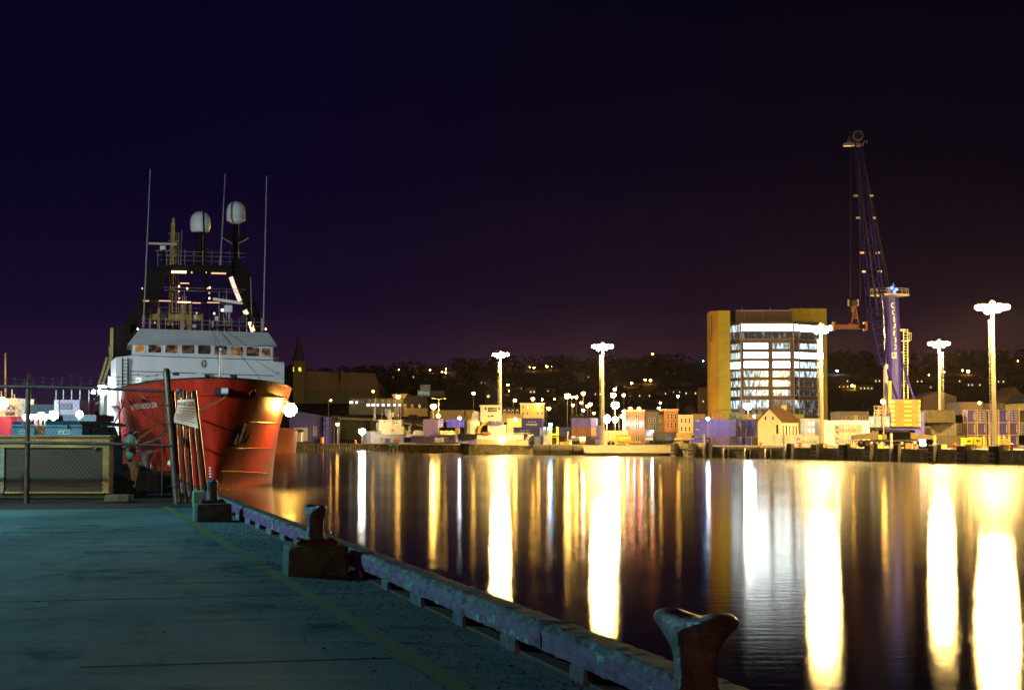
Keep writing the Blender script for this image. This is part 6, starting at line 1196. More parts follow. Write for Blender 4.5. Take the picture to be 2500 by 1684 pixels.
# boom
def lattice(name, A, B, mat, wa, wb_, da, db, nb, r):
    """A, B: picture points of the axis; half widths in metres"""
    a, b = q(*A), q(*B); ax = (b-a).normalized(); sx_ = Vector((ax.z,0,-ax.x)).normalized(); sy = ax.cross(sx_); mb = MB(); cor = []
    for k in range(nb+1):
        t = k/nb; c = a.lerp(b,t); w = lerp(wa,wb_,t); d = lerp(da,db,t); cor.append([c+sx_*w*i+sy*d*j for i,j in ((-1,-1),(1,-1),(1,1),(-1,1))])
    for j in range(4): mb.tube(cor[0][j],cor[-1][j],r,6)
    mb.build(name+'_chords', mat, cr); mb = MB()
    for k in range(nb):
        for j in range(4): mb.tube(cor[k][j],cor[k+1][(j+1)%4] if k%2 else cor[k+1][j-1],r*.42,4,caps=False)
        mb.path([cor[k][0],cor[k][1],cor[k][2],cor[k][3],cor[k][0]],r*.42,4)
    mb.build(name+'_lacing', mat, cr)
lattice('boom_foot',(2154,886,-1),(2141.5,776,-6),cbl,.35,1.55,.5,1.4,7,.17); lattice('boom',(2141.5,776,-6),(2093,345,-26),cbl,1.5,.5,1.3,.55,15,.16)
MB().path([q(2143,770,-5.9),q(2110,520,-17.5),q(2098,390,-23.6)],.22,5).build('boom_walkway', M('walkway_brown',(.035,.026,.05),.9,spec=0), cr)
for y in (478,532,617,663):
    k = (776-y)/(776-345); x = lerp(2141.5,2093,k); d = lerp(-6,-26,k)
    for sgn in (-1,1): MB().bar(q(x+sgn*14,y,d),q(x+sgn*24,y,d),.25,.35).build('boom_lamp_bracket', M('bracket_cream',(.62,.55,.38),.5), cr)
# boom tip
d = -26; pb(MB(),2070,349,2117,355,Y+d,1.6).build('tip_platform', cst, cr); pb(MB(),2082,332,2108,349,Y+d,1.2).build('tip_head', cdk, cr)
c = q(2094.5,332,d); sv = MB().lathe(c,[(.85,-.16),(.95,-.2),(.95,.2),(.85,.16)],16,axis='Y'); sv.build('tip_sheave', cst, cr); MB().lathe(c+Vector((0,-.25,0)),[(.75,-.02),(.75,.02)],12,axis='Y').build('sheave_web', cdk, cr)
for x in (2070,2076,2110,2116): MB().tube(q(x,349,d),q(x,343,d),.07,4).build('tip_rail', cst, cr)
wire = M('wire_rope',(.03,.025,.03),.8)
for a, b in (((2076,353),(2075.5,733)),((2078,353),(2077,733)),((2096,340),(2100,733)),((2097,345),(2101,733))): MB().tube(q(*a,d),q(*b,d),.022,4).build('hoist_rope', wire, cr)
for a, b in (((2098,338),(2168,712)),((2101,345),(2174,712))): MB().tube(q(*a,d),q(*b,1),.02,4).build('luffing_rope', wire, cr)
# hook, spreader
so = M('spreader_orange',(.14,.040,.004),.55,var=.25); sp = thing('container_spreader','orange hook block and container spreader hanging under the boom tip','spreader',q(2085,800,d)); Yd = Y+d
pb(MB(),2077,733,2099,747,Yd-.5,1).build('hook_block', so, sp); MB().lathe(q(2087,740,d-.6),[(.55,-.1),(.55,.1)],12,axis='Y').build('sheave', cdk, sp)
for x in (2075.5,2099): pb(MB(),x-1.5,731,x+1.5,746,Yd-.6,.3).build('rope_clevis', cst, sp)
MB().bar(q(2086,748,d),q(2079,790,d),.16,.16).bar(q(2089,748,d),q(2096,790,d),.16,.16).bar(q(2083,765,d),q(2092,765,d),.12,.12).bar(q(2081,777,d),q(2094,777,d),.12,.12).bar(q(2083,766,d),q(2094,778,d),.1,.1).bar(q(2092,766,d),q(2081,778,d),.1,.1).build('a_frame', so, sp)
pb(MB(),2084,749,2091,762,Yd-.2,.5).build('rotator', so, sp); pb(MB(),2038,792,2120,802,Yd-.8,1.6).build('spreader_beam', so, sp); 
for x in (2040,2117): pb(MB(),x-1,785,x+4,806,Yd-1.1,2.2).build('end_beam', so, sp)
pb(MB(),2078,789,2096,792.2,Yd-.4,.8).build('headframe', so, sp); 
# machinery
cw_ = 7
for k in range(6):
    y0 = 975+k*11.1; pb(MB(),2180,y0+.25,2248,y0+10.9,Y-5,4).build('counterweight_block', cwm, cr); pb(MB(),2209,y0+4.6,2226,y0+7.4,Y-5.05,.05).build('yellow_bar', cyl, cr)
    MB().prismy([(XP(2180.5,Y-5),ZP(y0+1,Y-5)),(XP(2187,Y-5),ZP(y0+5.5,Y-5)),(XP(2180.5,Y-5),ZP(y0+10,Y-5))][::-1],Y-5.05,Y-5.003).build('hazard_triangle', cyl, cr); MB().prismy([(XP(2247.6,Y-5),ZP(y0+1,Y-5)),(XP(2247.6,Y-5),ZP(y0+10,Y-5)),(XP(2242.5,Y-5),ZP(y0+5.5,Y-5))][::-1],Y-5.05,Y-5.003).build('hazard_triangle', cyl, cr)
    pb(MB(),2176,y0+1,2179.7,y0+10,Y-4.9,3.5).build('side_stowage', M('stow_violet',(.32,.30,.42),.5), cr)
pb(MB(),2164,1042.5,2247,1049,Y-4.6,9).build('slew_deck', cb, cr)
mh = M('machine_house_blue',(.16,.20,.30),.5,var=.2,scale=.7); MB().hexa([P(2123,1042,Y-4.5),P(2175,1042,Y-4.5),P(2175,1042,Y+3),P(2123,1042,Y+3)],[P(2121,1016,Y-4.5),P(2175,1016,Y-4.5),P(2175,1016,Y+3),P(2121,1016,Y+3)]).build('machine_house', mh, cr)
MB().hexa([P(2122,1046.5,Y-4.2),P(2174,1046.5,Y-4.2),P(2174,1046.5,Y+3),P(2122,1046.5,Y+3)],[P(2118.5,1042.2,Y-4.8),P(2175,1042.2,Y-4.8),P(2175,1042.2,Y+3),P(2118.5,1042.2,Y+3)]).build('machine_house_sill', M('sill_cream',(.6,.5,.36),.5), cr)
for x in (2137,2158): pb(MB(),x,1018,x+.8,1042,Y-4.56,.05).build('panel_joint', cdk, cr)
mb = MB(); c = P(2129.5,1029,Y-4.53); k = 16; mb.add([c]+[c+Vector((.30*cos(2*pi*i/k),0,.52*sin(2*pi*i/k))) for i in range(k)],[(0,1+i,1+(i+1)%k) for i in range(k)]).build('port_light', EM('port_white',(.9,1,.9),1.3,False), cr)
mb = MB(); mb.text('E',1,lambda a,b:(a,0,b)); mb.v = [P(2167,1034,Y-4.56)+Vector((p.x*1.2,0,p.z*1.2)) for p in mb.v]; mb.build('letter', M('letter_mint',(.5,.75,.6),.5), cr)
mb = MB()
for x in range(2134,2178,7): mb.tube(P(x,1016,Y-4),P(x,1001,Y-4),.06,4)
for y in (1001,1008): mb.tube(P(2134,y,Y-4),P(2176,y,Y-4),.05,4)
mb.build('house_railing', cst, cr); pb(MB(),2135,990,2146,1014,Y-3,.3).build('vent_frame', cst, cr); pb(MB(),2136.3,991.5,2144.8,1012.8,Y-3.1,.08).build('vent_grille', cdk, cr); pb(MB(),2147,990,2162,1015,Y-2,3).build('generator_hood', M('hood_maroon',(.08,.03,.06),.6), cr)
MB().tube(P(2163,1015,Y-2),P(2163,890,Y-1),.42,10).build('luffing_cylinder', M('cylinder_violet',(.32,.30,.45),.4,.3), cr); MB().tube(P(2172,1010,Y-3),P(2172,930,Y-3),.34,8).build('exhaust_stack', M('exhaust_yellow',(.55,.45,.08),.4,.3), cr)
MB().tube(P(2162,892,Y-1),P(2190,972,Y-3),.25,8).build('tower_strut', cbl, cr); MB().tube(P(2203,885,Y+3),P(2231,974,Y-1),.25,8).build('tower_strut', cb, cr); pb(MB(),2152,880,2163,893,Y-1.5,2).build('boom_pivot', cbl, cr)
mb = MB(); 
for x in (2207,2217): mb.tube(P(x,974,Y+5),P(x-1,803,Y+5),.10,5)
for i in range(24): y = 972-i*7; mb.tube(P(2206.6,y,Y+5),P(2216.6,y,Y+5),.05,4)
for y in (832,860,900,940): mb.tube(P(2198,y,Y+4),P(2207,y,Y+5),.08,4)
mb.build('access_ladder', M('ladder_yellow',(.55,.45,.22),.5), cr); pb(MB(),2197,803,2216,807,Y+4,2).build('ladder_platform', cst, cr); pb(MB(),2214,830,2225,833,Y+4,2).build('ladder_platform', cst, cr); mb = MB()
for x in (2215,2220,2224.5): mb.tube(P(x,831,Y+4),P(x,813,Y+4),.06,4)
mb.tube(P(2215,813,Y+4),P(2224.5,813,Y+4),.06,4).build('platform_rail', cst, cr)
# undercarriage
pb(MB(),2145,1050,2224,1074,Y-2,6).build('chassis', cdk, cr); MB().lathe(P(2184,1052,Y),[(3.1,-.2),(3.1,.5)],16).build('slew_ring', cst, cr)
om = M('outrigger_olive',(.085,.06,.025),.7,var=.3)
MB().prismy([(XP(a,Y-6),ZP(b,Y-6)) for a,b in ((2080,1072),(2143,1072),(2143,1054),(2080,1062))][::1],Y-6.5,Y-5.3).build('outrigger', om, cr); MB().prismy([(XP(a,Y-6),ZP(b,Y-6)) for a,b in ((2222,1072),(2283,1072),(2283,1064),(2222,1055))],Y-6.5,Y-5.3).build('outrigger', om, cr)
pb(MB(),2145,1061,2152,1072,Y-6.6,.5).build('hazard_plate', cyl, cr); pb(MB(),2280,1062,2285,1074,Y-6.6,.5).build('hazard_plate', cyl, cr); pb(MB(),2152.3,1060,2165,1072,Y-6.2,1).build('control_box', cwm, cr)
for x in (2083,2282): MB().tube(P(x,1072,Y-6),P(x,1087,Y-6),.22,8).build('outrigger_jack', cst, cr); pb(MB(),x-6,1087,x+6,1090.5,Y-6.6,1.4).build('jack_pad', cyl, cr); MB().bar(P(x,1075,Y-6),P(x-5,1087,Y-6),.1,.1).bar(P(x,1075,Y-6),P(x+5,1087,Y-6),.1,.1).build('jack_stay', cst, cr)
for i in range(9):
    x = 2103+i*12.5
    if 2165 < x < 2195: continue
    for y in (1082,): 
        w = tyre(cr,x,y,Y-3,.75,'wheel'); MB().lathe(P(x,y,Y-3.15),[(.33,-.05),(.3,-.12),(.1,-.16)],8,axis='Y').build('hub', cst, w)
pb(MB(),2098,1074,2240,1077.5,Y-2.6,4).build('axle_beam', cdk, cr)
MB().bar(P(2226,1094,Y-7),P(2244,1062,Y-5),.12,.6).build('stair', cst, cr); MB().bar(P(2222,1092,Y-7),P(2240,1059,Y-5),.06,.06).build('stair_rail', cst, cr)
MB().prismy([(XP(a,Y-7),ZP(b,Y-7)) for a,b in ((2208,1100),(2227,1100),(2222,1081),(2209,1081))],Y-7.5,Y-6.4).build('cable_reel_house', cwm, cr); pb(MB(),2174,1084,2180,1095,Y-7,1).build('yellow_post', cyl, cr)
for (x,y) in ((2252,1075),(2253,1084)): MB().ball(P(x,y,Y-5),.45,8,5,sx=1.6).build('work_lamp', EM('lit_white',(1,.9,.65),4,False), cr)
for x in (2248,2254,2264,2230): tyre(cr,x,1090,Y-4,.5,'wheel')
# yellow hatch cabins and yard machines by the tall light
ycab = M('cabin_yellow',(.80,.66,.02),.55,var=.12,scale=1.5)
for lab, a, b, y0, y1 in (('yellow generator cabin with small window nearer the crane',2356,2374,1069,1091),('yellow generator cabin with small window nearer the tallest light',2378,2396.5,1068,1087.5)):
    t = simple('generator_cabin',lab,'cabin',(a+b)/2,1092,340,'yellow cabins before the containers'); pb(MB(),a,y0,b,y1,340,3).build('body', ycab, t); pb(MB(),a-.7,y0-1,b+.7,y0,339.8,3.4).build('roof', ycab, t); window(t,a+4.5,y0+4.5,b-4.5,y0+10,339.95,GLOW('amber',(.2,.05,0),(.5,.15,0),.4),brk,False)
    for i in range(3): pb(MB(),a+1,y1-2-i*3,b-1,y1-1.2-i*3,339.93,.05).build('louvre', brk, t)
    pb(MB(),a,y1,b,1092.5,340.2,2.5).build('skid', brk, t)
t = simple('pallet_rack','yellow spreader rack with white zigzags beside the tallest light','rack',2452,1092,338)
for x in (2440,2452,2464): pb(MB(),x,1064,x+3,1092,338,1).build('post', cyl, t)
for y in (1071,1079,1087): pb(MB(),2440,y,2467,y+1.6,338.2,.6).build('shelf', cyl, t)
for y in (1072.8,1080.8):
    mb = MB()
    for i in range(8): x = 2444+i*2.6; mb.prismy([(XP(x,338),ZP(y+3,338)),(XP(x+1.3,338),ZP(y,338)),(XP(x+2.6,338),ZP(y+3,338))],338.1,338.18)
    mb.build('white_zigzag', logo, t)
for lab, x in (('yellow post beside the second yellow cabin',2403),('yellow post next to the tallest light foot',2416)): t = simple('bollard_post',lab,'post',x,1092,338); pb(MB(),x-1.5,1064,x+1.5,1092,338,.5).build('post', cyl, t); pb(MB(),x-3,1089,x+3,1092,337.8,.9).build('foot', cyl, t)
# tank and yellow crawler beside the bright lamps, flatbeds before the row houses
t = simple('storage_tank','white and yellow horizontal tank on legs before the brick building','tank',1523,1079,470); c = P(1522,1071,470); MB().lathe(c,[(.2,-2.2),(1.0,-2),(1.15,-1.5),(1.15,1.5),(1.0,2),(.2,2.2)],14,axis='X').build('vessel', M('tank_yellow',(.62,.50,.12),.5), t)
for x in (-1.4,0,1.4): MB().box(c.x+x-.12,c.x+x+.12,469.5,470.5,ZD,c.z-.9).build('saddle', cyl, t)
MB().box(XP(1470,476),XP(1534,476),476,480,ZD,ZP(1051,476)).build('white_trailer', whw, loc=(XP(1500,476),476,ZD), label='long white trailer box behind the yellow tank', cat='trailer')
t = simple('yellow_loader','yellow frame loader with slanted braces beside the violet container doors','loader',1492,1083,468)
for x in (1484,1496): pb(MB(),x,1056,x+2,1082,468,.5).build('mast', cyl, t)
pb(MB(),1483,1074,1500,1081,468.1,1.4).build('chassis', brk, t); MB().bar(P(1486,1058,468),P(1498,1074,468),.2,.2).build('brace', cyl, t); pb(MB(),1501,1060,1508,1081,468.6,.6).build('side_frame', cyl, t); tyre(t,1487,1082,467.9,.5,'wheel'); tyre(t,1497,1082,467.9,.5,'wheel')
t = simple('low_barrier','row of low yellow barriers on the bright apron before the brick front','barrier',1550,1080,462)
for x in (1540,1549,1558): pb(MB(),x,1076.5,x+6,1080,462,.4).build('board', cyl, t)
t = simple('flatbed_trailer','dark flatbed trailer with steel coils below the grey row house','trailer',1620,1080,470); pb(MB(),1575,1074,1690,1076,470,2.4).build('bed', cdk, t)
for x in (1590,1625,1632,1639,1672,1679): tyre(t,x,1079,469.9,.55,'wheel')
for x in (1585,1655): MB().lathe(P(x,1073,471),[(.3,-1),(.55,-.9),(.55,.9),(.3,1)],10,axis='X').build('coil', M('coil_cream',(.6,.5,.3),.5), t)
pb(MB(),1628,1067,1640,1074,470.4,1.6).build('blue_crate', cm('blue'), t)
t = simple('small_grey_hut','small violet hut with doorway under the brick building wall lamps','hut',1591,1070,478); pb(MB(),1576,1050,1594,1080,478,3).build('wall', M('hut_violet',(.14,.12,.22),.7), t); window(t,1580,1056,1588,1062,477.95)
t = simple('tan_crate','tan plywood crate beside the tug bow on the wharf','crate',1117,1062,494); pb(MB(),1111,1044,1122,1061,494,2).build('box', M('crate_tan'), t); pb(MB(),1110.5,1061,1122.5,1062,493.9,2.2).build('pallet', brk, t)
t = simple('pallet_pile','low pile of banded cream sacks on the left wharf','pile',1092,1060,515)
for i in range(9): pb(MB(),1075+i*4,1050+(i%3),1078.5+i*4,1061,515,1.5).build('sack', M('sack_cream',(.42,.33,.14),.8), t)
t = simple('folded_tarp','pale violet draped tarpaulin bundle on the brown wharf','tarpaulin',1072,1078,488); rg = random.Random(8); a, b = XP(1061,488), XP(1083,488); mb = MB(); n = 10
vs = [(lerp(a,b,i/n), 488+.8*j, lerp(ZP(1079,488),ZP(1068,488),(0,1,.9,0)[min(j,3)])+rg.uniform(-.12,.12)) for j in range(4) for i in range(n+1)]; mb.add(vs,[(j*(n+1)+i,j*(n+1)+i+1,(j+1)*(n+1)+i+1,(j+1)*(n+1)+i) for j in range(3) for i in range(n)]).build('cloth', M('tarp_lilac',(.40,.36,.48),.6), t)
# ================================================================ HIGH MAST LIGHTS
MASTS = [(1220,863,1222,500,7,2.0,'high mast yard light rising behind the white tug'),(1472,843,1472,416.8,8,2.2,'high mast yard light beside the brick building row'),(2008,798,2007,339,9,2.1,'high mast yard light in front of the office tower'),(2298,836,2296,425,9,2.3,'shorter high mast light behind the weathered containers by the crane'),(2428,746,2428,286,10,2.45,'tallest high mast yard light at the far end of the container yard')]
mpole = M('mast_galvanised',(.55,.50,.38),.5,.2,var=.15); MSTR = 2900
ml = EM('high_mast_lamp',(1,.63,.19),MSTR)
def sphere_lamp(par, c, r, mat, name='lamp_glass', n=8, k=5, sz=1): return MB().ball(c, r, n, k, sz=sz).build(name, mat, par, smooth=True)
for px, py, pb_, Y, n, R, lab in MASTS:
    c = P(px,py,Y); x = XP(pb_,Y); t = thing('high_mast_light', lab, 'light mast', (x,Y,ZD), 0, 'high mast lights over the far terminal')
    MB().tube((x,Y,ZD),(x,Y,c.z+.6),.48,12,.24).build('pole', mpole, t); mb = MB()
    for i in range(34): z = lerp(ZD+1.5,c.z-3,i/33); mb.box(x+(-.78 if px < 2298 or px > 2400 else .5),x+(-.45 if px < 2298 or px > 2400 else .95),Y-.32,Y-.28,z,z+.07)
    for dx in ((-.78,-.45) if px < 2298 or px > 2400 else (.55,.95)): mb.tube((x+dx,Y-.3,ZD+1.2),(x+dx,Y-.3,c.z-2.5),.04,4)
    mb.build('ladder', mpole, t); ring = [Vector((x+R*cos(2*pi*i/n),Y+R*.9*sin(2*pi*i/n),c.z)) for i in range(n)]
    mb = MB()
    for i in range(n): mb.tube(ring[i],ring[(i+1)%n],.10,5).tube((x,Y,c.z+.2),ring[i],.08,5)
    mb.build('crown_ring', mpole, t); MB().lathe((x,Y,c.z-.2),[(.35,0),(.6,.2),(.6,.7),(.2,1.1)],10).build('winch_head', mpole, t)
    for i in range(n):
        p = ring[i]+Vector((0,0,-.1)); lm = MB().lathe(p,[(.62,.0),(.66,.08),(.5,.34),(.18,.48)],8).build('luminaire', mpole, t); MB().lathe(p,[(.02,-.62),(.34,-.52),(.56,-.28),(.60,-.01)],8).build('lens', ml, lm, smooth=True)
    for i in range(n-3):  # inner lamps added so the head glows as a thicker ellipse
        a_ = 2*pi*(i+.35)/(n-3); p = Vector((x+R*.5*cos(a_),Y+R*.5*sin(a_),c.z-.62+.25*sin(i*2.3))); lm = MB().lathe(p,[(.5,.0),(.54,.08),(.4,.3),(.1,.6)],8).build('luminaire', mpole, t); MB().lathe(p,[(.02,-.52),(.30,-.42),(.47,-.2),(.50,-.01)],8).build('lens', ml, lm, smooth=True)
    MB().lathe((x,Y,ZD),[(.9,0),(.9,.25),(.6,.3),(.6,.8)],10).build('footing', cap, t)
# ================================================================ STREET AND YARD LAMPS
LM = {'s': EM('sodium_lamp',(1,.50,.08),75), 'S': EM('sodium_lamp_strong',(1,.56,.11),260), 'w': EM('white_lamp',(.85,.95,1),170), 'W': EM('white_lamp_strong',(1,.93,.78),300), 'b': EM('blue_lamp',(.06,.45,1),160), 'r': EM('red_orange_lamp',(1,.22,.03),60), 'v': EM('violet_white_lamp',(.9,.85,1),40), 'o': EM('orange_lamp',(1,.42,.06),45), 'c': EM('cool_floodlight',(.78,.90,1),500)}
lpole = M('lamp_pole',(.30,.26,.19),.6,.2)
def lamp(lab, px, py, Y, r, k, base=None, arm=0, group='street and yard lamps of the harbour'):
    r *= .62; p = P(px,py,Y); zb = base if base is not None else (ZD if Y < 640 else hz(p.x,Y)); t = thing('street_lamp', lab, 'lamp', (p.x-arm,Y,zb), 0, group)
    if zb < p.z-.5:
        MB().tube((p.x-arm,Y,zb),(p.x-arm,Y,p.z+r*.9),.11+.0001*Y,6,.08).build('pole', lpole, t)
        if arm: MB().path([(p.x-arm,Y,p.z+r*.8),(p.x-arm*.5,Y,p.z+r*1.5),(p.x,Y,p.z+r*1.2)],.08,5).build('arm', lpole, t)
    MB().lathe(p,[(r*.9,r*.55),(r*.95,r*.7),(r*.5,r*1.15),(.05,r*1.3)],8).build('hood', lpole, t); sphere_lamp(t,p,r,LM[k]); return t
def hl(lab, px, py, r, k):  # lamps up on the hill stand on the slope just under them
    q_ = hill_hit(px, min(py+10, 1000)); Y = q_.y; lamp(lab, px, py, Y, r, k, base=q_.z-.5, group='lamps up on the dark hillside')
for a in [('orange lamp on a tall pole over the harbour office roof',911,955,650,.75,'o',ZD,0),('bright orange lamp before the flared office roof corner',972,968,635,1.25,'s',ZD,0),('big orange lamp on a thick pole above the purple containers',1058,992,530,1.45,'S',ZD,0),('orange lamp beneath the twin armed pole behind the violet doors',1070,1015,528,1.0,'s',ZD,0),('small white lamp on the mast between purple container and tug',1122,1020,505,.65,'w',ZD,0),('dim small lamp on the lone pole before the dark office',808,977,640,.5,'s',ZD,.9),('orange lamp beside the steel trestle',824,1035,578,.9,'o',ZD,0),('white starry floodlight over the grey pile wharf',884,1052,580,1.9,'W',ZD,0),('orange lamp on a slim pole above the terminal shed',1156,960,640,.95,'s',ZD,0),('orange lamp just up from the yellow house',1257,977,640,1.0,'s',None,.6),('orange lamp standing over the yellow house roof',1301,973.5,640,1.1,'s',None,0),('orange lamp just past the yellow house corner',1340,996.5,600,1.1,'s',ZD,1),('large orange lamp, highest of the cluster by the lit wall',1385,965.6,640,1.7,'S',None,0),('small orange lamp on a pole next to the lit wall',1396,969,630,.8,'s',ZD,0),('orange lamp midway down the pole by the lit wall',1398.6,988.5,625,.9,'s',ZD,0),('tall bright lamp against the pale lit wall',1407,969,635,.9,'S',ZD,0),('orange lamp on the tall pole past the lit wall',1424,960,640,1.2,'s',None,0),('faint orange lamp beneath the tall pole lamp',1419,983,640,.8,'s',None,0),('white lamp low behind the violet container roof',1424,1001,610,.8,'w',ZD,0),('orange lamp paired close over the middle stack',1441,986.5,620,1.2,'s',ZD,0),('second lamp of the close pair over the middle stack',1434,991,622,.9,'s',ZD,0),('deep orange lamp by the second high mast ladder',1450,1008,600,.8,'o',ZD,0),('bright lamp high beside the second high mast pole',1497,964,600,1.6,'S',ZD,0),('orange lamp peeking above the bright one by the second mast',1501,950.5,640,.95,'s',None,0),('orange lamp over the dull red block edge',1523,964,640,1.05,'s',None,0),('very bright white lamp pair beside the brick building',1502,988.5,500,1.9,'W',ZD,0),('very bright white lamp right of the violet container end',1481,1023,500,1.9,'W',ZD,0),('bright white lamp under the very bright pair',1502,1024,498,1.4,'W',ZD,0),('orange lamp against the brick building flank',1519.5,1016.5,494,.9,'s',ZD,1),('blue signal lamp on the pontoon lifting frame',1344,1036,423,.75,'b',ZD,0),('small orange lamp on the curved arm beside the tan shed',1258.5,1024,505,.85,'s',ZD,1.2),('small white lamp on the violet hut',1592,1052,476,.55,'w',ZD,0),('orange lamp on the slope pole over the orange front',1655,967,640,.85,'s',None,0),('orange lamp upper of two over the grey front',1612,983,600,.65,'s',ZD,0),('orange lamp lower of two over the grey front',1608.5,995.6,598,.85,'s',ZD,0),('small white starry lamp atop the long violet containers',1728,1021.5,468,.75,'w',ZD,0),('bright white lamp on a pole at the foot of the office tower',1826,990,512,2.1,'W',ZD,0),('orange star lamp beside the crane machine house',2156,980,313,.75,'s',ZD,0),('small orange lamp above the long white shed',2391.6,983,515,.8,'s',ZD,0),('white lamp low in the window of the office tower base',1842,1016,515,.6,'w',ZD,0)]:
    lamp(*a[:8] if len(a) <= 8 else a)
for a in [('first small lamp along the ridge row',975,901.5,.75,'s'),('second small lamp along the ridge row',996,901,.7,'s'),('third lamp along the ridge row, bright',1024,900,1.15,'s'),('fourth lamp along the ridge row, bright',1050,903,1.2,'s'),('fifth lamp of the ridge row beside the close pair',1079,906,1.3,'s'),('upper lamp of the close pair ending the ridge row',1087,901,1.2,'s'),('lower lamp of the close pair ending the ridge row',1088,909,1.0,'s'),('small lamp starting the upper middle row',1293,896,.6,'s'),('yellow lamp in the upper middle row',1304,897,1.1,'s'),('largest star lamp of the upper middle row',1334.5,894,1.6,'s'),('small lamp ending the upper middle row',1346,894,.65,'s'),('greenish lamp on the slope above the mansard block',1240,939,1.1,'s'),('small lamp just below the greenish slope lamp',1242,954,.8,'s'),('small cool lamp on the middle slope',1324,975,.7,'w'),('small warm lamp on the middle slope',1353,974,.7,'s'),('orange lamp alone right of the second high mast',1542,935,1.1,'s'),('first of the twin lamps below the treeline',1575,927,1.0,'s'),('second of the twin lamps below the treeline',1588,928,1.05,'s'),('pale lamp on the slope right above the brown terrace',1664,949,.85,'s'),('tiny blue tower light at the treeline beside the office tower',1717,881,.6,'b'),('pale lamp between tower and boom, upper',2043,905,.8,'w'),('greenish lamp between tower and boom, lower',2080.6,941,1.1,'s'),('orange star lamp between the two last yard lights',2363.5,906,1.5,'s'),('small lamp beside the orange star lamp',2350,904,.9,'s'),('tiny lamp above the gabled shed',2268,915,.5,'s'),('tiny lamp near the far end of the ridge',2485,881,.6,'s'),('tiny lamp above the first house terrace',2306,908,.45,'w')]: hl(*a)
t = thing('beacon_mast','thin mast with a tiny red beacon on the skyline','beacon',(XP(1593,YR),YR,hz(XP(1593,YR),YR))); MB().tube((XP(1593,YR),YR,hz(XP(1593,YR),YR)-1),P(1593,865,YR),.25,5).build('mast', lpole, t); sphere_lamp(t,P(1593,864,YR),.7,LM['r'])
# lamps carried by buildings and ships
def wall_lamp(lab, px, py, Y, r, k):
    p = P(px,py,Y); t = thing('wall_lamp', lab, 'wall lamp', p, 0, 'lamps fixed to walls'); sphere_lamp(t,p,r,LM[k]); MB().box(p.x-r*.4,p.x+r*.4,Y+r*.5,Y+r*1.1+.15,p.z-.1,p.z+.25).build('bracket', lpole, t)
for i, (x, w) in enumerate(((1532,'nearest the storage tank'),(1548,'in the middle of the three'),(1566,'nearest the grey front'))): wall_lamp('white wall lamp on the brick front, '+w,x,1034,488.9,.42,'v')
for x, w in ((1539,'first'),(1560,'second')): wall_lamp(w+' red orange lamp on the brick building parapet',x,998,489,.55,'r')
wall_lamp('bright lamp on the yellow house front',1314,991,559,.5,'s')
wall_lamp('deck floodlight glowing on the tug side',1225,1069,451,.22,'W')
p = P(708,1000,148); t = thing('gangway_lamp','bright sodium lamp on a bracket off the red ship shoulder','lamp',p); sphere_lamp(t,p,.62,EM('sodium_flood_near',(1,.52,.08),420)); MB().lathe(p,[(.4,.3),(.45,.4),(.1,.7)],8).build('hood', lpole, t); MB().path([p+Vector((0,0,.6)),p+Vector((-1.2,.4,1.2)),p+Vector((-2.6,1,1.0))],.09,6).build('arm', lpole, t)
p = P(250,953,158); t = thing('quay_floodlight','bright white floodlight on a post beside the red ship','lamp',(p.x,158,ZN)); MB().tube((p.x,158,ZN),p+Vector((0,0,.4)),.14,8).build('pole', lpole, t); sphere_lamp(t,p,.5,LM['c']); MB().ball(p+Vector((-.85,0,-.15)),.2,8,5).build('side_lamp', LM['c'], t); MB().lathe(p,[(.45,.38),(.5,.5),(.1,.75)],8).build('hood', lpole, t)
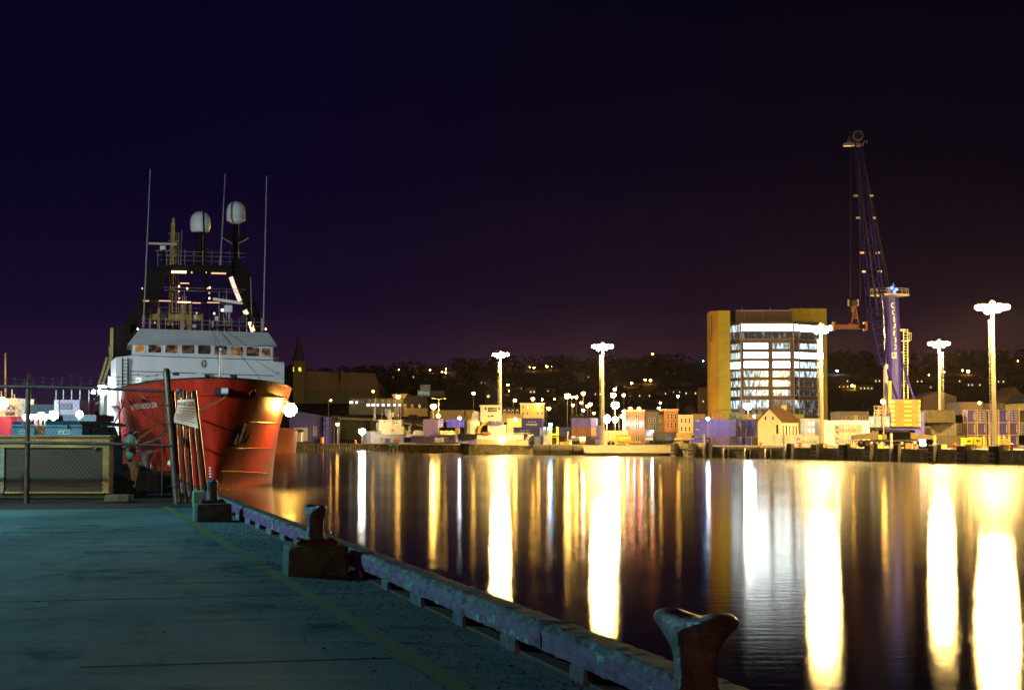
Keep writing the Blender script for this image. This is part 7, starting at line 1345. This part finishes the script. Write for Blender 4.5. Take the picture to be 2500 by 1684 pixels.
for i, (x, y, r, w) in enumerate(((62,1018,.34,'nearest the red cream ship'),(75,1017,.30,'second in the row'),(87,1017,.28,'third in the row'),(100,1015,.42,'middle of the row'),(111,1018,.3,'just before the deckhouse corner'),(130,1014,.55,'largest, at the deckhouse corner'))):
    p = P(x,y,128); t = thing('deck_floodlight','cool white floodlight behind the dumpsters, '+w,'floodlight',p,0,'row of cool floodlights behind the dumpsters'); r *= .62; sphere_lamp(t,p,r,EM('cool_row_lamp',(.75,.87,1),110)); MB().box(p.x-.1,p.x+.1,127.95,128.05,ZN,p.z-r*.9).build('post', lpole, t); MB().box(p.x-r,p.x+r,128+r*.3,128+r,p.z-r*.7,p.z+r*1.1).build('housing', lpole, t)
p = P(194,1011,130); t = thing('deck_floodlight','single cool floodlight beneath the thin masts','floodlight',p,0,'row of cool floodlights behind the dumpsters'); sphere_lamp(t,p,.28,MATS['cool_row_lamp']); MB().box(p.x-.08,p.x+.08,129.95,130.05,ZN,p.z-.2).build('post', lpole, t)
p = P(5,985,147); t = thing('ship_floodlight','white floodlight glaring on the cream wheelhouse','floodlight',p); sphere_lamp(t,p,.55,EM('cream_flood',(1,.9,.7),120)); MB().tube(p+Vector((0,.3,0)),p+Vector((0,3,-.2)),.08,5).build('bracket', lpole, t)
for x0, y0, x1 in ((1070,1012,None),): pass
t = simple('double_lamp_post','unlit twin armed lamp post behind the violet container doors','lamp post',1071,1020,532); c = P(1071,976,532); MB().tube((c.x,532,ZD),c+Vector((0,0,.4)),.16,8,.1).build('pole', mpole, t)
for sd in (-1,1): MB().path([c,c+Vector((sd*1.0,0,.45)),c+Vector((sd*1.9,0,.5))],.07,5).build('arm', mpole, t); MB().ball(c+Vector((sd*2.0,0,.45)),.32,8,4,sx=1.5,sz=.6).build('lamp_head', mpole, t)
# ================================================================ night air
HZ = .000013
hb = MB().box(-990,990,-90,1790,-9,88).build('haze', None, kind='stuff', label='thin lit night haze over the harbour'); hb.data.materials.clear()
m = bpy.data.materials.new('haze_air'); m.use_nodes = True; t = m.node_tree; t.nodes.clear()
v = t.nodes.new('ShaderNodeVolumePrincipled'); v.inputs['Density'].default_value = HZ; v.inputs['Color'].default_value = (1,.86,.88,1); v.inputs['Anisotropy'].default_value = .6
o = t.nodes.new('ShaderNodeOutputMaterial'); t.links.new(v.outputs[0], o.inputs['Volume']); hb.data.materials.append(m)
